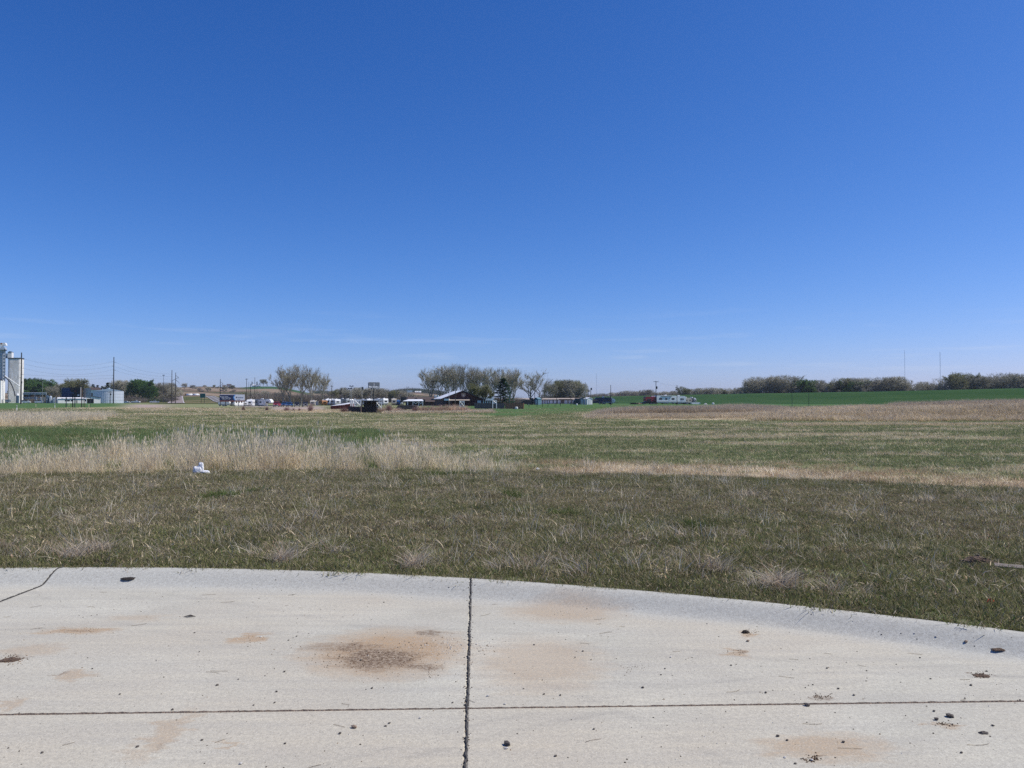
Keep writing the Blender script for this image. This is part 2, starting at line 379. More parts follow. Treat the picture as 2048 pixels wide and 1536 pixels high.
def build_ground():
    n = 430
    t = np.linspace(-1, 1, n)
    ax = 5 * np.sinh(t * math.asinh(3200 / 5)); ty = np.linspace(-.62, 1, n)
    ay = 5 * np.sinh(ty * math.asinh(3600 / 5)) + 9
    X, Y = np.meshgrid(ax, ay, indexing='xy')
    Z = H(X, Y)
    far = sst(620, 1100, Y); Z = Z * (1 - far) - 3.0 * far
    Z = np.where(Y < -60, -.4, Z)
    V = np.stack([X.ravel(), Y.ravel(), Z.ravel()], 1)
    i = np.arange(n - 1)[:, None] * n + np.arange(n - 1)[None, :]; i = i.ravel()
    T = np.stack([i, i + 1, i + n + 1, i + n], 1)
    l, d, b, g = zones(X.ravel(), Y.ravel())
    me = np_mesh('ground', V, T, np.stack([l, d, b], 1), None, True)
    ga = me.attributes.new('green', 'FLOAT', 'POINT'); ga.data.foreach_set('value', g.astype('f'))
    o = bpy.data.objects.new('ground', me); COL.objects.link(o); tag(o, kind='structure')
    m = bpy.data.materials.new('field_ground'); m.use_nodes = True; nn, ll = m.node_tree.nodes, m.node_tree.links
    bs = nn['Principled BSDF']; bs.inputs['Roughness'].default_value = 1; bs.inputs['Specular IOR Level'].default_value = .1
    a = nn.new('ShaderNodeAttribute'); a.attribute_name = 'Col'; s = nn.new('ShaderNodeSeparateColor'); ll.new(a.outputs['Color'], s.inputs[0])
    ag = nn.new('ShaderNodeAttribute'); ag.attribute_name = 'green'
    ge = nn.new('ShaderNodeNewGeometry')
    def noise(scale, stretch, det=6, rough=.6):
        mpn = nn.new('ShaderNodeMapping'); mpn.inputs['Scale'].default_value = stretch
        no = nn.new('ShaderNodeTexNoise'); no.inputs['Scale'].default_value = scale; no.inputs['Detail'].default_value = det
        no.inputs['Roughness'].default_value = rough
        ll.new(ge.outputs['Position'], mpn.inputs[0]); ll.new(mpn.outputs[0], no.inputs['Vector']); return no.outputs[0]
    def mix(f, A, B):
        mx = nn.new('ShaderNodeMix'); mx.data_type = 'RGBA'
        for k, v in (('Factor', f), ('A', A), ('B', B)):
            if isinstance(v, (tuple, float, int)): mx.inputs[k].default_value = v if not isinstance(v, tuple) else (*v, 1)
            else: ll.new(v, mx.inputs[k])
        return mx.outputs['Result']
    def mrange(v, a0, a1, b0=0., b1=1.):
        r = nn.new('ShaderNodeMapRange'); ll.new(v, r.inputs[0])
        for k, q in (('From Min', a0), ('From Max', a1), ('To Min', b0), ('To Max', b1)): r.inputs[k].default_value = q
        return r.outputs[0]
    def math_(op, A, B):
        r = nn.new('ShaderNodeMath'); r.operation = op; r.use_clamp = False
        for k, v in ((0, A), (1, B)):
            if isinstance(v, (float, int)): r.inputs[k].default_value = v
            else: ll.new(v, r.inputs[k])
        return r.outputs[0]
    fine = noise(9, (1, 1, 1)); mid = noise(.5, (.45, 1, 1), 8, .65); big = noise(.035, (.5, 1, 1), 4)
    streak = noise(.9, (.22, 1, 1), 8, .7)
    olive = mix(mrange(mid, .35, .65), (.165, .20, .088), (.24, .26, .125))
    olive = mix(mrange(big, .38, .62), olive, (.24, .25, .13))
    lawn = mix(mrange(mid, .35, .65), (.055, .125, .036), (.090, .160, .052))
    base = mix(s.outputs[0], olive, lawn)
    base = mix(math_('MULTIPLY', ag.outputs['Fac'], mrange(mid, .35, .6, .1, 1.)), base, (.12, .17, .062))
    straw = mix(mrange(fine, .3, .7), (.44, .35, .23), (.62, .53, .38))
    # dry weight opens the streak mask
    thr = math_('SUBTRACT', .86, math_('MULTIPLY', s.outputs[1], .62))
    sm = mrange(math_('SUBTRACT', streak, thr), -.05, .09)
    inv = math_('SUBTRACT', 1.0, math_('MULTIPLY', s.outputs[0], .93))
    sm = math_('MULTIPLY', sm, inv)
    base = mix(sm, base, straw)
    base = mix(s.outputs[2], base, mix(mrange(fine, .3, .7), (.33, .26, .22), (.42, .34, .30)))
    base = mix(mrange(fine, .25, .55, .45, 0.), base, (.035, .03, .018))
    ll.new(base, bs.inputs['Base Color'])
    bp = nn.new('ShaderNodeBump'); bp.inputs['Strength'].default_value = .9; bp.inputs['Distance'].default_value = .12
    hsum = math_('ADD', math_('MULTIPLY', fine, .35), streak)
    ll.new(hsum, bp.inputs['Height']); ll.new(bp.outputs[0], bs.inputs['Normal'])
    me.materials.append(m)
build_ground()

# ------------------------------------------------------------------ hills far left, levee at the right
def crest_py(px):
    xs = [-900, 0, 200, 330, 400, 450, 480, 510, 540, 565, 620, 700, 800, 830, 870, 1000, 1200, 2600]
    ys = [788, 786, 780, 775, 773, 774, 774.5, 772.5, 772, 774, 786, 789, 786, 784, 788, 796, 799, 800]
    return np.interp(px, xs, ys)
def hill_z(px, d):
    z0 = -1.4 + 0 * d
    fr = sst(430, 2100, d) ** 1.0
    cz = zrow(crest_py(px), 2100.0)
    rise = cz * (0.62 * sst(500, 2100, d) + .38 * np.clip((d - 430) / 1670, 0, 1))
    z = z0 + rise * sst(430, 560, d) - sst(2100, 2900, d) * 8
    z += 3.0 * (fbm(N3, px * .018, d * .006, 3) - .5) * sst(800, 1300, d)
    return z
def build_hills():
    pxs = np.linspace(-900, 2700, 260); ds = np.concatenate([np.linspace(640, 1000, 30), np.linspace(1020, 3000, 110)])
    P, D = np.meshgrid(pxs, ds, indexing='xy'); X = (P - 1024) / F * D
    Z = hill_z(P, D)
    V = np.stack([X.ravel(), D.ravel(), Z.ravel()], 1); n = len(pxs)
    i = (np.arange(len(ds) - 1)[:, None] * n + np.arange(n - 1)[None, :]).ravel()
    T = np.stack([i, i + 1, i + n + 1, i + n], 1)
    p, d = P.ravel(), D.ravel()
    green = sst(478, 492, p + (d - 1800) * .02) * sst(640, 600, p) * sst(1380, 1450, d)
    brown = np.clip(1 - green, 0, 1)
    band = np.sin(d * .012 + (p - 400) * .03 + fbm(N2, p * .01, d * .004, 2) * 4)
    c = np.array([[.20, .145, .105]]) * (1 + .0 * band[:, None])
    c2 = np.array([[.31, .24, .175]])
    w = sst(.2, .5, band)[:, None]
    cc = c * (1 - w) + c2 * w
    w2 = sst(-.7, -.9, band)[:, None]
    cc = cc * (1 - w2) + np.array([[.10, .105, .06]]) * w2
    cc = cc * brown[:, None] + green[:, None] * np.array([[.045, .11, .045]])
    near = sst(900, 760, d)[:, None]
    cc = cc * (1 - near) + near * np.array([[.13, .13, .07]])
    m = grass_mat('hill_fields', 0, .02, .12)
    me = np_mesh('hills', V, T, cc, m, True); o = bpy.data.objects.new('hills', me); COL.objects.link(o); tag(o, kind='structure')
build_hills()

def build_near_rise():
    # gentle slope that carries the highway up towards the hills
    pxs = np.linspace(250, 560, 80); ds = np.linspace(430, 960, 90)
    P, D = np.meshgrid(pxs, ds, indexing='xy'); X = (P - 1024) / F * D
    edge = sst(250, 300, P) * sst(560, 500, P)
    Z = highway_z(P, D)
    b = H(X, D) - .4
    Z = b * (1 - edge) + Z * edge
    V = np.stack([X.ravel(), D.ravel(), Z.ravel()], 1); n = len(pxs)
    i = (np.arange(len(ds) - 1)[:, None] * n + np.arange(n - 1)[None, :]).ravel()
    T = np.stack([i, i + 1, i + n + 1, i + n], 1)
    cc = np.tile(np.array([[.10, .115, .05]]), (V.shape[0], 1))
    w = sst(.52, .62, fbm(N1, X.ravel() * .05, D.ravel() * .02, 3))[:, None]
    cc = cc * (1 - w) + w * np.array([[.22, .18, .11]])
    me = np_mesh('hillside', V, T, cc, grass_mat('verge_slope', 0, .15, .25), True)
    o = bpy.data.objects.new('hillside', me); COL.objects.link(o); tag(o, kind='structure')
def highway_z(P, D):
    row = np.interp(D, [400, 430, 560, 700, 900, 1000], [808, 807.5, 804, 799, 792.5, 791])
    return CAM_H + (HOR - row) / F * D
build_near_rise()
def road_strip(name, pts, w, m, dz, parent=None):
    # pts: px centre and distance
    ds = np.linspace(pts[0][1], pts[-1][1], 60); pc = np.interp(ds, [p[1] for p in pts], [p[0] for p in pts])
    mb = MB(); vs = []
    for d, p in zip(ds, pc):
        z = float(highway_z(p, d)) + dz; x = gx(p, d)
        vs += [(x - w / 2, d, z), (x + w / 2, d, z)]
    fs = [(2 * i, 2 * i + 1, 2 * i + 3, 2 * i + 2) for i in range(59)]
    return MB().add(vs, fs).build(name, M[m], parent)
r1 = road_strip('road', [(352, 455), (354, 600), (357, 930)], 11.0, 'asphalt_pink', .25); tag(r1, kind='structure')
r2 = road_strip('road', [(458, 455), (440, 600), (418, 930)], 11.0, 'asphalt', .25); tag(r2, kind='structure')
for (p0, p1, p2, off) in ((352, 354, 357, -4.6), (352, 354, 357, 4.8), (458, 440, 418, -4.6), (458, 440, 418, 4.8), (458, 440, 418, .2)):
    ps = [(p + off / d * F, d) for p, d in ((p0, 455), (p1, 600), (p2, 930))]
    ln = road_strip('lane_marking', ps, .35, 'road_paint', .32); ln.parent = r1 if p0 == 352 else r2

def build_levee():
    # crest line by column and distance; crest row read from the photograph
    line = [(3400, 190, 6.0), (2500, 250, 6.2), (2048, 300, 6.55), (1750, 360, 6.0), (1500, 450, 5.9), (1300, 570, 5.7), (1215, 640, 5.4), (1120, 740, 4.8), (1000, 880, 2.5), (900, 1000, -1.5)]
    P = [Vector((gx(p, d), d, z)) for p, d, z in line]
    # resample
    pts = []
    for a, b in zip(P[:-1], P[1:]):
        for k in range(14): pts.append(a.lerp(b, k / 14))
    pts.append(P[-1])
    prof = [(-34, -.06), (-26, .05), (-18, .3), (-12, .52), (-6, .8), (-2.2, .975), (0, 1.0), (2, .98), (4, .93), (16, .45), (30, -.1)]
    V = []; 
    for i, p in enumerate(pts):
        t = (pts[min(i + 1, len(pts) - 1)] - pts[max(i - 1, 0)]); t.z = 0; t.normalize()
        nrm = Vector((-t.y, t.x, 0))
        if nrm.dot(Vector((-p.x, -p.y, 0))) > 0: nrm = -nrm      # away from the camera
        for s, h in prof:
            q = p + nrm * s
            base = -1.0
            z = base + (p.z - base) * h + .25 * (fbm(N2, q.x * .05, q.y * .05, 3) - .5) * (h > .1)
            V.append((q.x, q.y, z))
    k = len(prof); T = []
    for i in range(len(pts) - 1):
        for j in range(k - 1):
            a = i * k + j; T.append((a, a + 1, a + k + 1, a + k))
    me = np_mesh('levee', np.array(V), np.array(T), None, None, True)
    m = mat('levee_grass', (.024, .074, .019), 1.0, col2=(.044, .100, .028), vscale=.09, spec=.1, coord='Object', stretch=(.35, .35, 14), bump=.8, bscale=3)
    me.materials.append(m); o = bpy.data.objects.new('levee', me); COL.objects.link(o); tag(o, kind='structure')
build_levee()

# ------------------------------------------------------------------ concrete turning place with its rolled kerb
def kerb_prof(s):
    s = np.asarray(s, float)
    return 0.10 * (1 - sst(.09, .35, s)) - .006 * sst(0.03, 0, s) + 0.012 * sst(.5, 3, s) * 0 - .004 * sst(.1, .02, s)
JX = [-12.0, -7.95, -4.12, -.205, 3.55, 7.4, 11.2]
def jx(i, y): return JX[i] - .046 * (y - 3.4) * (1 if i == 3 else (-.3 if i == 2 else .2))
def jy(j, x): return [-11.2, -7.4, -3.6, .2, 4.05][j] + .033 * x
def arc_y(x):
    t = KR ** 2 - (x - KC[0]) ** 2
    return KC[1] + (math.sqrt(t) if t > 0 else 0)

def concrete_mat():
    m = bpy.data.materials.new('concrete'); m.use_nodes = True; nn, ll = m.node_tree.nodes, m.node_tree.links
    bs = nn['Principled BSDF']; bs.inputs['Roughness'].default_value = .9; bs.inputs['Specular IOR Level'].default_value = .25
    ge = nn.new('ShaderNodeNewGeometry')
    def noise(scale, det=5, stretch=(1, 1, 1), rough=.6, dist=0., off=0.):
        mpn = nn.new('ShaderNodeMapping'); mpn.inputs['Scale'].default_value = stretch; mpn.inputs['Location'].default_value = (off, off, 0)
        no = nn.new('ShaderNodeTexNoise'); no.inputs['Scale'].default_value = scale; no.inputs['Detail'].default_value = det
        no.inputs['Roughness'].default_value = rough; no.inputs['Distortion'].default_value = dist
        ll.new(ge.outputs['Position'], mpn.inputs[0]); ll.new(mpn.outputs[0], no.inputs['Vector']); return no
    def mix(f, A, B, bt='MIX'):
        mx = nn.new('ShaderNodeMix'); mx.data_type = 'RGBA'; mx.blend_type = bt
        for k, v in (('Factor', f), ('A', A), ('B', B)):
            if isinstance(v, (float, int)): mx.inputs[k].default_value = v
            elif isinstance(v, tuple): mx.inputs[k].default_value = (*v, 1)
            else: ll.new(v, mx.inputs[k])
        return mx.outputs['Result']
    def mrange(v, a0, a1, b0=0., b1=1.):
        r = nn.new('ShaderNodeMapRange'); ll.new(v, r.inputs[0])
        for k, q in (('From Min', a0), ('From Max', a1), ('To Min', b0), ('To Max', b1)): r.inputs[k].default_value = q
        return r.outputs[0]
    def math_(op, A, B, clamp=False):
        r = nn.new('ShaderNodeMath'); r.operation = op; r.use_clamp = clamp
        for k, v in ((0, A), (1, B)):
            if isinstance(v, (float, int)): r.inputs[k].default_value = v
            else: ll.new(v, r.inputs[k])
        return r.outputs[0]
    speck = noise(110, 3, rough=.8).outputs[0]; grit = noise(40, 6, rough=.8).outputs[0]
    blot = noise(.9, 6, (1, 1.3, 1), .6, .6).outputs[0]; broom = noise(7, 5, (.10, 1.4, 1), .6).outputs[0]
    warm = noise(.45, 4, (1, 1, 1), .55, .3, 7.).outputs[0]
    base = mix(mrange(blot, .35, .68), (.60, .575, .47), (.46, .44, .36))
    base = mix(mrange(warm, .42, .66), base, (.54, .485, .375))
    base = mix(mrange(broom, .35, .7, 0., .35), base, (.33, .32, .30))
    # tyre scuffs: thin wavering arcs
    for cx_, cy_, rad, wd_, st_ in ((-2.0, -3.5, 9.1, .05, .30), (3.0, -2.0, 6.55, .045, .30), (3.1, -2.0, 6.75, .03, .22), (-5.5, -1.0, 7.9, .06, .22), (1.5, 12.5, 8.2, .05, .18)):
        vv = nn.new('ShaderNodeVectorMath'); vv.operation = 'DISTANCE'; ll.new(ge.outputs['Position'], vv.inputs[0]); vv.inputs[1].default_value = (cx_, cy_, 0)
        dd = math_('ABSOLUTE', math_('SUBTRACT', math_('ADD', vv.outputs['Value'], math_('MULTIPLY', warm, .10)), rad), 0.)
        base = mix(math_('MULTIPLY', mrange(dd, wd_, 0., 0., st_), mrange(broom, .4, .6)), base, (.22, .21, .19))
    # rolled kerb: a finer, cooler grey skin, darkened to carry the shade of its face
    vd = nn.new('ShaderNodeVectorMath'); vd.operation = 'DISTANCE'; sx = nn.new('ShaderNodeSeparateXYZ'); cx = nn.new('ShaderNodeCombineXYZ')
    ll.new(ge.outputs['Position'], sx.inputs[0]); ll.new(sx.outputs[0], cx.inputs[0]); ll.new(sx.outputs[1], cx.inputs[1])
    ll.new(cx.outputs[0], vd.inputs[0]); vd.inputs[1].default_value = (KC[0], KC[1], 0)
    edge = math_('ADD', vd.outputs['Value'], math_('MULTIPLY', math_('SUBTRACT', blot, .5), .35))
    base = mix(mrange(edge, KR - .52, KR - .30, 0., .75), base, (.47, .475, .435))
    base = mix(mrange(edge, KR - .05, KR - .01, 0., .5), base, (.42, .41, .38))
    # sand and soil washed into low spots, each with its own outline
    warp = noise(5, 5, (1, 2.0, 1), .65).outputs['Color']
    fw = nn.new('ShaderNodeVectorMath'); fw.operation = 'MULTIPLY_ADD'
    ll.new(warp, fw.inputs[0]); fw.inputs[1].default_value = (.55, .30, 0); ll.new(cx.outputs[0], fw.inputs[2])
    def ell(px, py, rx, ry):
        c = ground_px(px, py); y1 = ground_px(px, py - ry)[1]; y0 = ground_px(px, py + ry)[1]
        ax = rx / F * c[1]; ay = (y1 - y0) / 2
        s1 = nn.new('ShaderNodeVectorMath'); s1.operation = 'SUBTRACT'; ll.new(fw.outputs[0], s1.inputs[0]); s1.inputs[1].default_value = (c[0] + .275, (y0 + y1) / 2 + .15, 0)
        s2 = nn.new('ShaderNodeVectorMath'); s2.operation = 'MULTIPLY'; ll.new(s1.outputs[0], s2.inputs[0]); s2.inputs[1].default_value = (1 / ax, 1 / ay, 0)
        s3 = nn.new('ShaderNodeVectorMath'); s3.operation = 'LENGTH'; ll.new(s2.outputs[0], s3.inputs[0])
        return s3.outputs['Value']
    tan = [(775, 1308, 180, 54, 1.), (150, 1262, 85, 8, .9), (500, 1277, 34, 12, .9), (150, 1350, 45, 12, .6), (325, 1470, 40, 60, .5),
           (1130, 1224, 130, 24, .55), (1080, 1330, 150, 60, .5), (1650, 1495, 140, 34, .65), (1495, 1268, 22, 8, .7), (440, 1487, 14, 8, .6),
           (1470, 1305, 26, 9, .7), (60, 1300, 60, 14, .4), (280, 1235, 60, 9, .35), (1890, 1450, 34, 8, .6), (20, 1410, 25, 18, .5), (1560, 1212, 70, 12, .45)]
    f = None
    for px, py, rx, ry, s in tan:
        v = mrange(ell(px, py, rx, ry), 1.12, .50, 0., s)
        f = v if f is None else math_('MAXIMUM', f, v)
    f = math_('MULTIPLY', f, mrange(grit, .2, .6, .6, 1.), True)
    base = mix(f, base, (.41, .275, .15))
    dark = [(757, 1318, 100, 24, 1.), (705, 1294, 46, 9, .85), (835, 1334, 46, 9, .85), (860, 1266, 34, 6, .8), (22, 1319, 26, 9, .95), (120, 1348, 14, 4, .7), (1960, 1351, 18, 7, .9), (1640, 1395, 20, 6, .7),
            (1630, 1516, 24, 6, .75), (1890, 1449, 20, 4, .7), (1475, 1304, 14, 4, .7), (318, 1490, 10, 12, .4), (150, 1262, 30, 2.5, .5), (650, 1295, 60, 10, .5)]
    g = None
    for px, py, rx, ry, s in dark:
        v = mrange(ell(px, py, rx, ry), 1.05, .55, 0., s)
        g = v if g is None else math_('MAXIMUM', g, v)
    g = math_('MULTIPLY', g, mrange(grit, .43, .53, .12, 1.), True)
    base = mix(g, base, (.125, .072, .036))
    base = mix(mrange(grit, .32, .62, .60, 0.), base, (.25, .235, .20))
    base = mix(mrange(speck, .56, .70, 0., .65), base, (.17, .15, .13))
    base = mix(mrange(speck, .44, .32, 0., .60), base, (.72, .70, .62))
    ll.new(base, bs.inputs['Base Color'])
    bp = nn.new('ShaderNodeBump'); bp.inputs['Strength'].default_value = .55; bp.inputs['Distance'].default_value = .004
    ll.new(math_('ADD', math_('MULTIPLY', grit, .6), math_('ADD', speck, math_('MULTIPLY', broom, .8))), bp.inputs['Height'])
    ll.new(bp.outputs[0], bs.inputs['Normal'])
    return m
M['concrete'] = concrete_mat()

pav = MB()
nseg = 96
ringv = [(KC[0], KC[1], -.03)] + [(KC[0] + (KR - .03) * math.cos(2 * math.pi * k / nseg), KC[1] + (KR - .03) * math.sin(2 * math.pi * k / nseg), -.03) for k in range(nseg)]
pav.add(ringv, [(0, 1 + k, 1 + (k + 1) % nseg) for k in range(nseg)])
pavement = pav.build('pavement', M['concrete']); tag(pavement, kind='structure')
def slab(i, j, top):
    """slab between joints i,i+1 across and j,j+1 along; the top row runs out into the kerb"""
    g = .0008
    nx, ny = (70, 90) if top else (24, 24)
    V = np.zeros((ny, nx, 3))
    for a in range(nx):
        u = a / (nx - 1)
        for b in range(ny):
            w = b / (ny - 1)
            if top: w = 1 - (1 - w) ** 1.6
            if b == 1: w = .0025
            if b == ny - 2 and not top: w = .9975
            if a == 1: u = .0022
            if a == nx - 2: u = .9978
            y0 = jy(j, JX[i] + u * (JX[i + 1] - JX[i])) + g
            yl = y0 + .5
            x = (jx(i, yl) + .004) * (1 - u) + (jx(i + 1, yl) - .004) * u
            y1 = arc_y(x) if top else jy(j + 1, x) - g
            y = y0 + (y1 - y0) * w
            x = (jx(i, y) + .004) * (1 - u) + (jx(i + 1, y) - .004) * u
            if top and w == 1: y = arc_y(x)
            s = KR - math.hypot(x - KC[0], y - KC[1])
            z = float(kerb_prof(max(s, 0)))
            V[b, a] = (x, y, z)
    # rim: pull the outermost ring down a little (arris) and skirt it
    V[0, :, 2] -= .004; V[-1, :, 2] -= .004 if not top else .006; V[:, 0, 2] -= .004; V[:, -1, 2] -= .004
    j_ = RNG.normal(0, .0016, V.shape[:2]); V[:, 0, 0] += j_[:, 0]; V[:, -1, 0] += j_[:, -1]
    if top:   # kerb lip is slightly uneven
        wob = .014 * (fbm(N5, V[-1, :, 0] * 2.2, V[-1, :, 0] * 0, 3) - .5); V[-1, :, 1] += wob; V[-2, :, 1] += wob * .6
    vs = V.reshape(-1, 3).tolist(); fs = []
    for b in range(ny - 1):
        for a in range(nx - 1):
            k = b * nx + a; fs.append((k, k + 1, k + nx + 1, k + nx))
    ring = [a for a in range(nx)] + [b * nx + nx - 1 for b in range(1, ny)] + [(ny - 1) * nx + a for a in range(nx - 2, -1, -1)] + [b * nx for b in range(ny - 2, 0, -1)]
    b0 = len(vs)
    for k in ring: vs.append([vs[k][0], vs[k][1], -.028])
    n = len(ring)
    for q in range(n): fs.append((ring[q], b0 + q, b0 + (q + 1) % n, ring[(q + 1) % n]))
    o = MB().add(vs, fs).build('slab', M['concrete'], pavement, False)
    return o
for i in range(0, 4):
    slab(i, 4, True)
    for j in range(2, 4): slab(i, j, False)
slab(4, 2, True)

# tar and dirt in the joints
def joint_strip(name, pts, w, jit, lump, m, zoff, seed, parent):
    rg = random.Random(seed); vs = []; fs = []
    n = len(pts)
    for k, (x, y) in enumerate(pts):
        s = KR - math.hypot(x - KC[0], y - KC[1]); z = float(kerb_prof(max(s, 0))) + zoff
        ww = w * (1 + jit * rg.uniform(-.5, 1)) + (lump * rg.random() if rg.random() < .28 else 0)
        a = pts[max(k - 1, 0)]; b = pts[min(k + 1, n - 1)]; tx, ty = b[0] - a[0], b[1] - a[1]; q = math.hypot(tx, ty) or 1
        nx_, ny_ = -ty / q, tx / q; sh = rg.uniform(-.3, .3) * ww
        for sgn in (-1, 0, 1):
            vs.append((x + nx_ * (ww / 2 * sgn + sh), y + ny_ * (ww / 2 * sgn + sh), z + (.004 * (1 + rg.random()) if sgn == 0 else -.003)))
    for k in range(n - 1):
        for c in range(2):
            a = k * 3 + c; fs.append((a, a + 1, a + 4, a + 3))
    return MB().add(vs, fs).build(name, M[m], parent, False)
ys = np.arange(2.2, arc_y(jx(3, 6.5)) - .01, .018)
joint_strip('joint_sealant', [(jx(3, y) + .003 * math.sin(y * 9), y) for y in ys], .012, .5, .016, 'tar', .0008, 3, pavement)
ys = np.arange(2.2, arc_y(jx(2, 6.5)) - .01, .012)
joint_strip('joint_sealant', [(jx(2, y), y) for y in ys], .016, .2, .004, 'tar', .0004, 4, pavement)
xs = np.arange(-11.9, 3.55, .02)
joint_strip('joint_filler', [(x, jy(4, x)) for x in xs], .0028, .6, .002, 'stone_tan', -.0006, 5, pavement)

# ------------------------------------------------------------------ scattered growth (instances on points)
GN_CACHE = {}
def scatter(name, P, rot, scl, idx, coll, label=None):
    me = bpy.data.meshes.new(name); me.vertices.add(len(P)); me.vertices.foreach_set('co', np.asarray(P, 'f').ravel())
    a = me.attributes.new('rot', 'FLOAT_VECTOR', 'POINT'); a.data.foreach_set('vector', np.asarray(rot, 'f').ravel())
    a = me.attributes.new('scl', 'FLOAT_VECTOR', 'POINT'); a.data.foreach_set('vector', np.asarray(scl, 'f').ravel())
    a = me.attributes.new('idx', 'INT', 'POINT'); a.data.foreach_set('value', np.asarray(idx, 'i'))
    o = bpy.data.objects.new(name, me); COL.objects.link(o); tag(o, label, kind='stuff')
    ng = bpy.data.node_groups.new(name + '_scatter', 'GeometryNodeTree')
    ng.interface.new_socket('Geometry', in_out='INPUT', socket_type='NodeSocketGeometry')
    ng.interface.new_socket('Geometry', in_out='OUTPUT', socket_type='NodeSocketGeometry')
    n, l = ng.nodes, ng.links
    gi = n.new('NodeGroupInput'); go = n.new('NodeGroupOutput'); ip = n.new('GeometryNodeInstanceOnPoints')
    ci = n.new('GeometryNodeCollectionInfo'); ci.inputs['Collection'].default_value = coll
    ci.inputs['Separate Children'].default_value = True; ci.inputs['Reset Children'].default_value = True
    ip.inputs['Pick Instance'].default_value = True
    def attr(nm, t):
        x = n.new('GeometryNodeInputNamedAttribute'); x.data_type = t; x.inputs['Name'].default_value = nm; return x.outputs['Attribute']
    l.new(gi.outputs[0], ip.inputs['Points']); l.new(ci.outputs[0], ip.inputs['Instance'])
    l.new(attr('idx', 'INT'), ip.inputs['Instance Index']); l.new(attr('rot', 'FLOAT_VECTOR'), ip.inputs['Rotation'])
    l.new(attr('scl', 'FLOAT_VECTOR'), ip.inputs['Scale']); l.new(ip.outputs[0], go.inputs[0])
    md = o.modifiers.new('scatter', 'NODES'); md.node_group = ng
    return o

GREEN = (.155, .185, .060); GREEN2 = (.225, .245, .095); OLIVE = (.29, .26, .125); TAN = (.66, .54, .36); BROWN = (.32, .23, .155)
PALE = (.80, .73, .58); GREYD = (.42, .375, .30); RED = (.50, .36, .25); LUSH = (.075, .150, .045)
def blades(n, radius, h, w, lean, pal, seed, segs=2, droop=.5, seed_head=0.0):
    rg = np.random.default_rng(seed)
    cols = np.array([c for c, _ in pal]); pw = np.array([p for _, p in pal], float); pw /= pw.sum()
    ci = rg.choice(len(pal), n, p=pw); col = cols[ci] * rg.uniform(.55, 1.4, (n, 1))
    r = radius * np.sqrt(rg.random(n)); t = rg.random(n) * 2 * np.pi
    base = np.stack([r * np.cos(t), r * np.sin(t), np.full(n, -.01)], 1)
    hh = rg.uniform(h[0], h[1], n); az = rg.random(n) * 2 * np.pi; ln = np.abs(rg.normal(0, lean, n)).clip(0, 1.45)
    dirv = np.stack([np.sin(ln) * np.cos(az), np.sin(ln) * np.sin(az), np.cos(ln)], 1)
    wz = rg.random(n) * np.pi; wd = np.stack([np.cos(wz), np.sin(wz), rg.uniform(-.2, .2, n)], 1)
    ww = rg.uniform(w[0], w[1], n)[:, None] / 2
    V = []; T = []; C = []
    lev = []
    for s in range(segs + 1):
        f = s / segs
        dr = droop * f * f
        p = base + dirv * (hh * f)[:, None] + np.stack([np.cos(az), np.sin(az), -.6 * np.ones(n)], 1) * (hh * dr * .5)[:, None]
        p[:, 2] = np.maximum(p[:, 2], .004 * (1 + s))
        if s == 0: p = base
        k = (1 - f * .55)
        if s < segs: lev.append((p - wd * ww * k, p + wd * ww * k))
        else: lev.append((p,))
    m = 0; Vs = []; off = []
    for L in lev:
        for q in L: Vs.append(q); off.append(m); m += n
    i = np.arange(n); Ts = []
    for s in range(segs - 1):
        a, b, c, d = off[2 * s] + i, off[2 * s + 1] + i, off[2 * s + 3] + i, off[2 * s + 2] + i
        Ts += [np.stack([a, b, c], 1), np.stack([a, c, d], 1)]
    a, b, c = off[2 * segs - 2] + i, off[2 * segs - 1] + i, off[2 * segs] + i
    Ts.append(np.stack([a, b, c], 1))
    Vall = np.concatenate(Vs); Call = np.concatenate([col] * len(Vs))
    if seed_head > 0:
        k = rg.random(n) < seed_head; q = lev[-1][0][k]; cnt = k.sum(); hc = np.tile(np.array([[.80, .69, .50]]), (cnt, 1)) * rg.uniform(.8, 1.2, (cnt, 1))
        b0 = len(Vall); dv = dirv[k]; sz = rg.uniform(.05, .11, cnt)[:, None]; wv = wd[k] * .008
        Vall = np.concatenate([Vall, q - dv * sz, q + wv, q - wv, q + dv * sz * .6]); Call = np.concatenate([Call, hc, hc, hc, hc])
        j = np.arange(cnt)
        Ts += [np.stack([b0 + j, b0 + cnt + j, b0 + 3 * cnt + j], 1), np.stack([b0 + j, b0 + 3 * cnt + j, b0 + 2 * cnt + j], 1)]
    return Vall, np.concatenate(Ts), Call
def library(name, defs, m):
    c = bpy.data.collections.new(name)
    for k, d in enumerate(defs):
        parts = d if isinstance(d, list) else [d]
        Vs = []; Ts = []; Cs = []; off = 0
        for p in parts:
            V, T, C = blades(**p); Vs.append(V); Ts.append(T + off); Cs.append(C); off += len(V)
        me = np_mesh('%s_%02d' % (name, k), np.concatenate(Vs), np.concatenate(Ts), np.concatenate(Cs), m)
        c.objects.link(bpy.data.objects.new('%s_%02d' % (name, k), me))
    return c
def rnd_rot(n, tilt=.12): return np.stack([RNG.normal(0, tilt, n), RNG.normal(0, tilt, n), RNG.random(n) * 2 * np.pi], 1)
def s3(s, zs=None): return np.stack([s, s, s if zs is None else s * zs], 1)

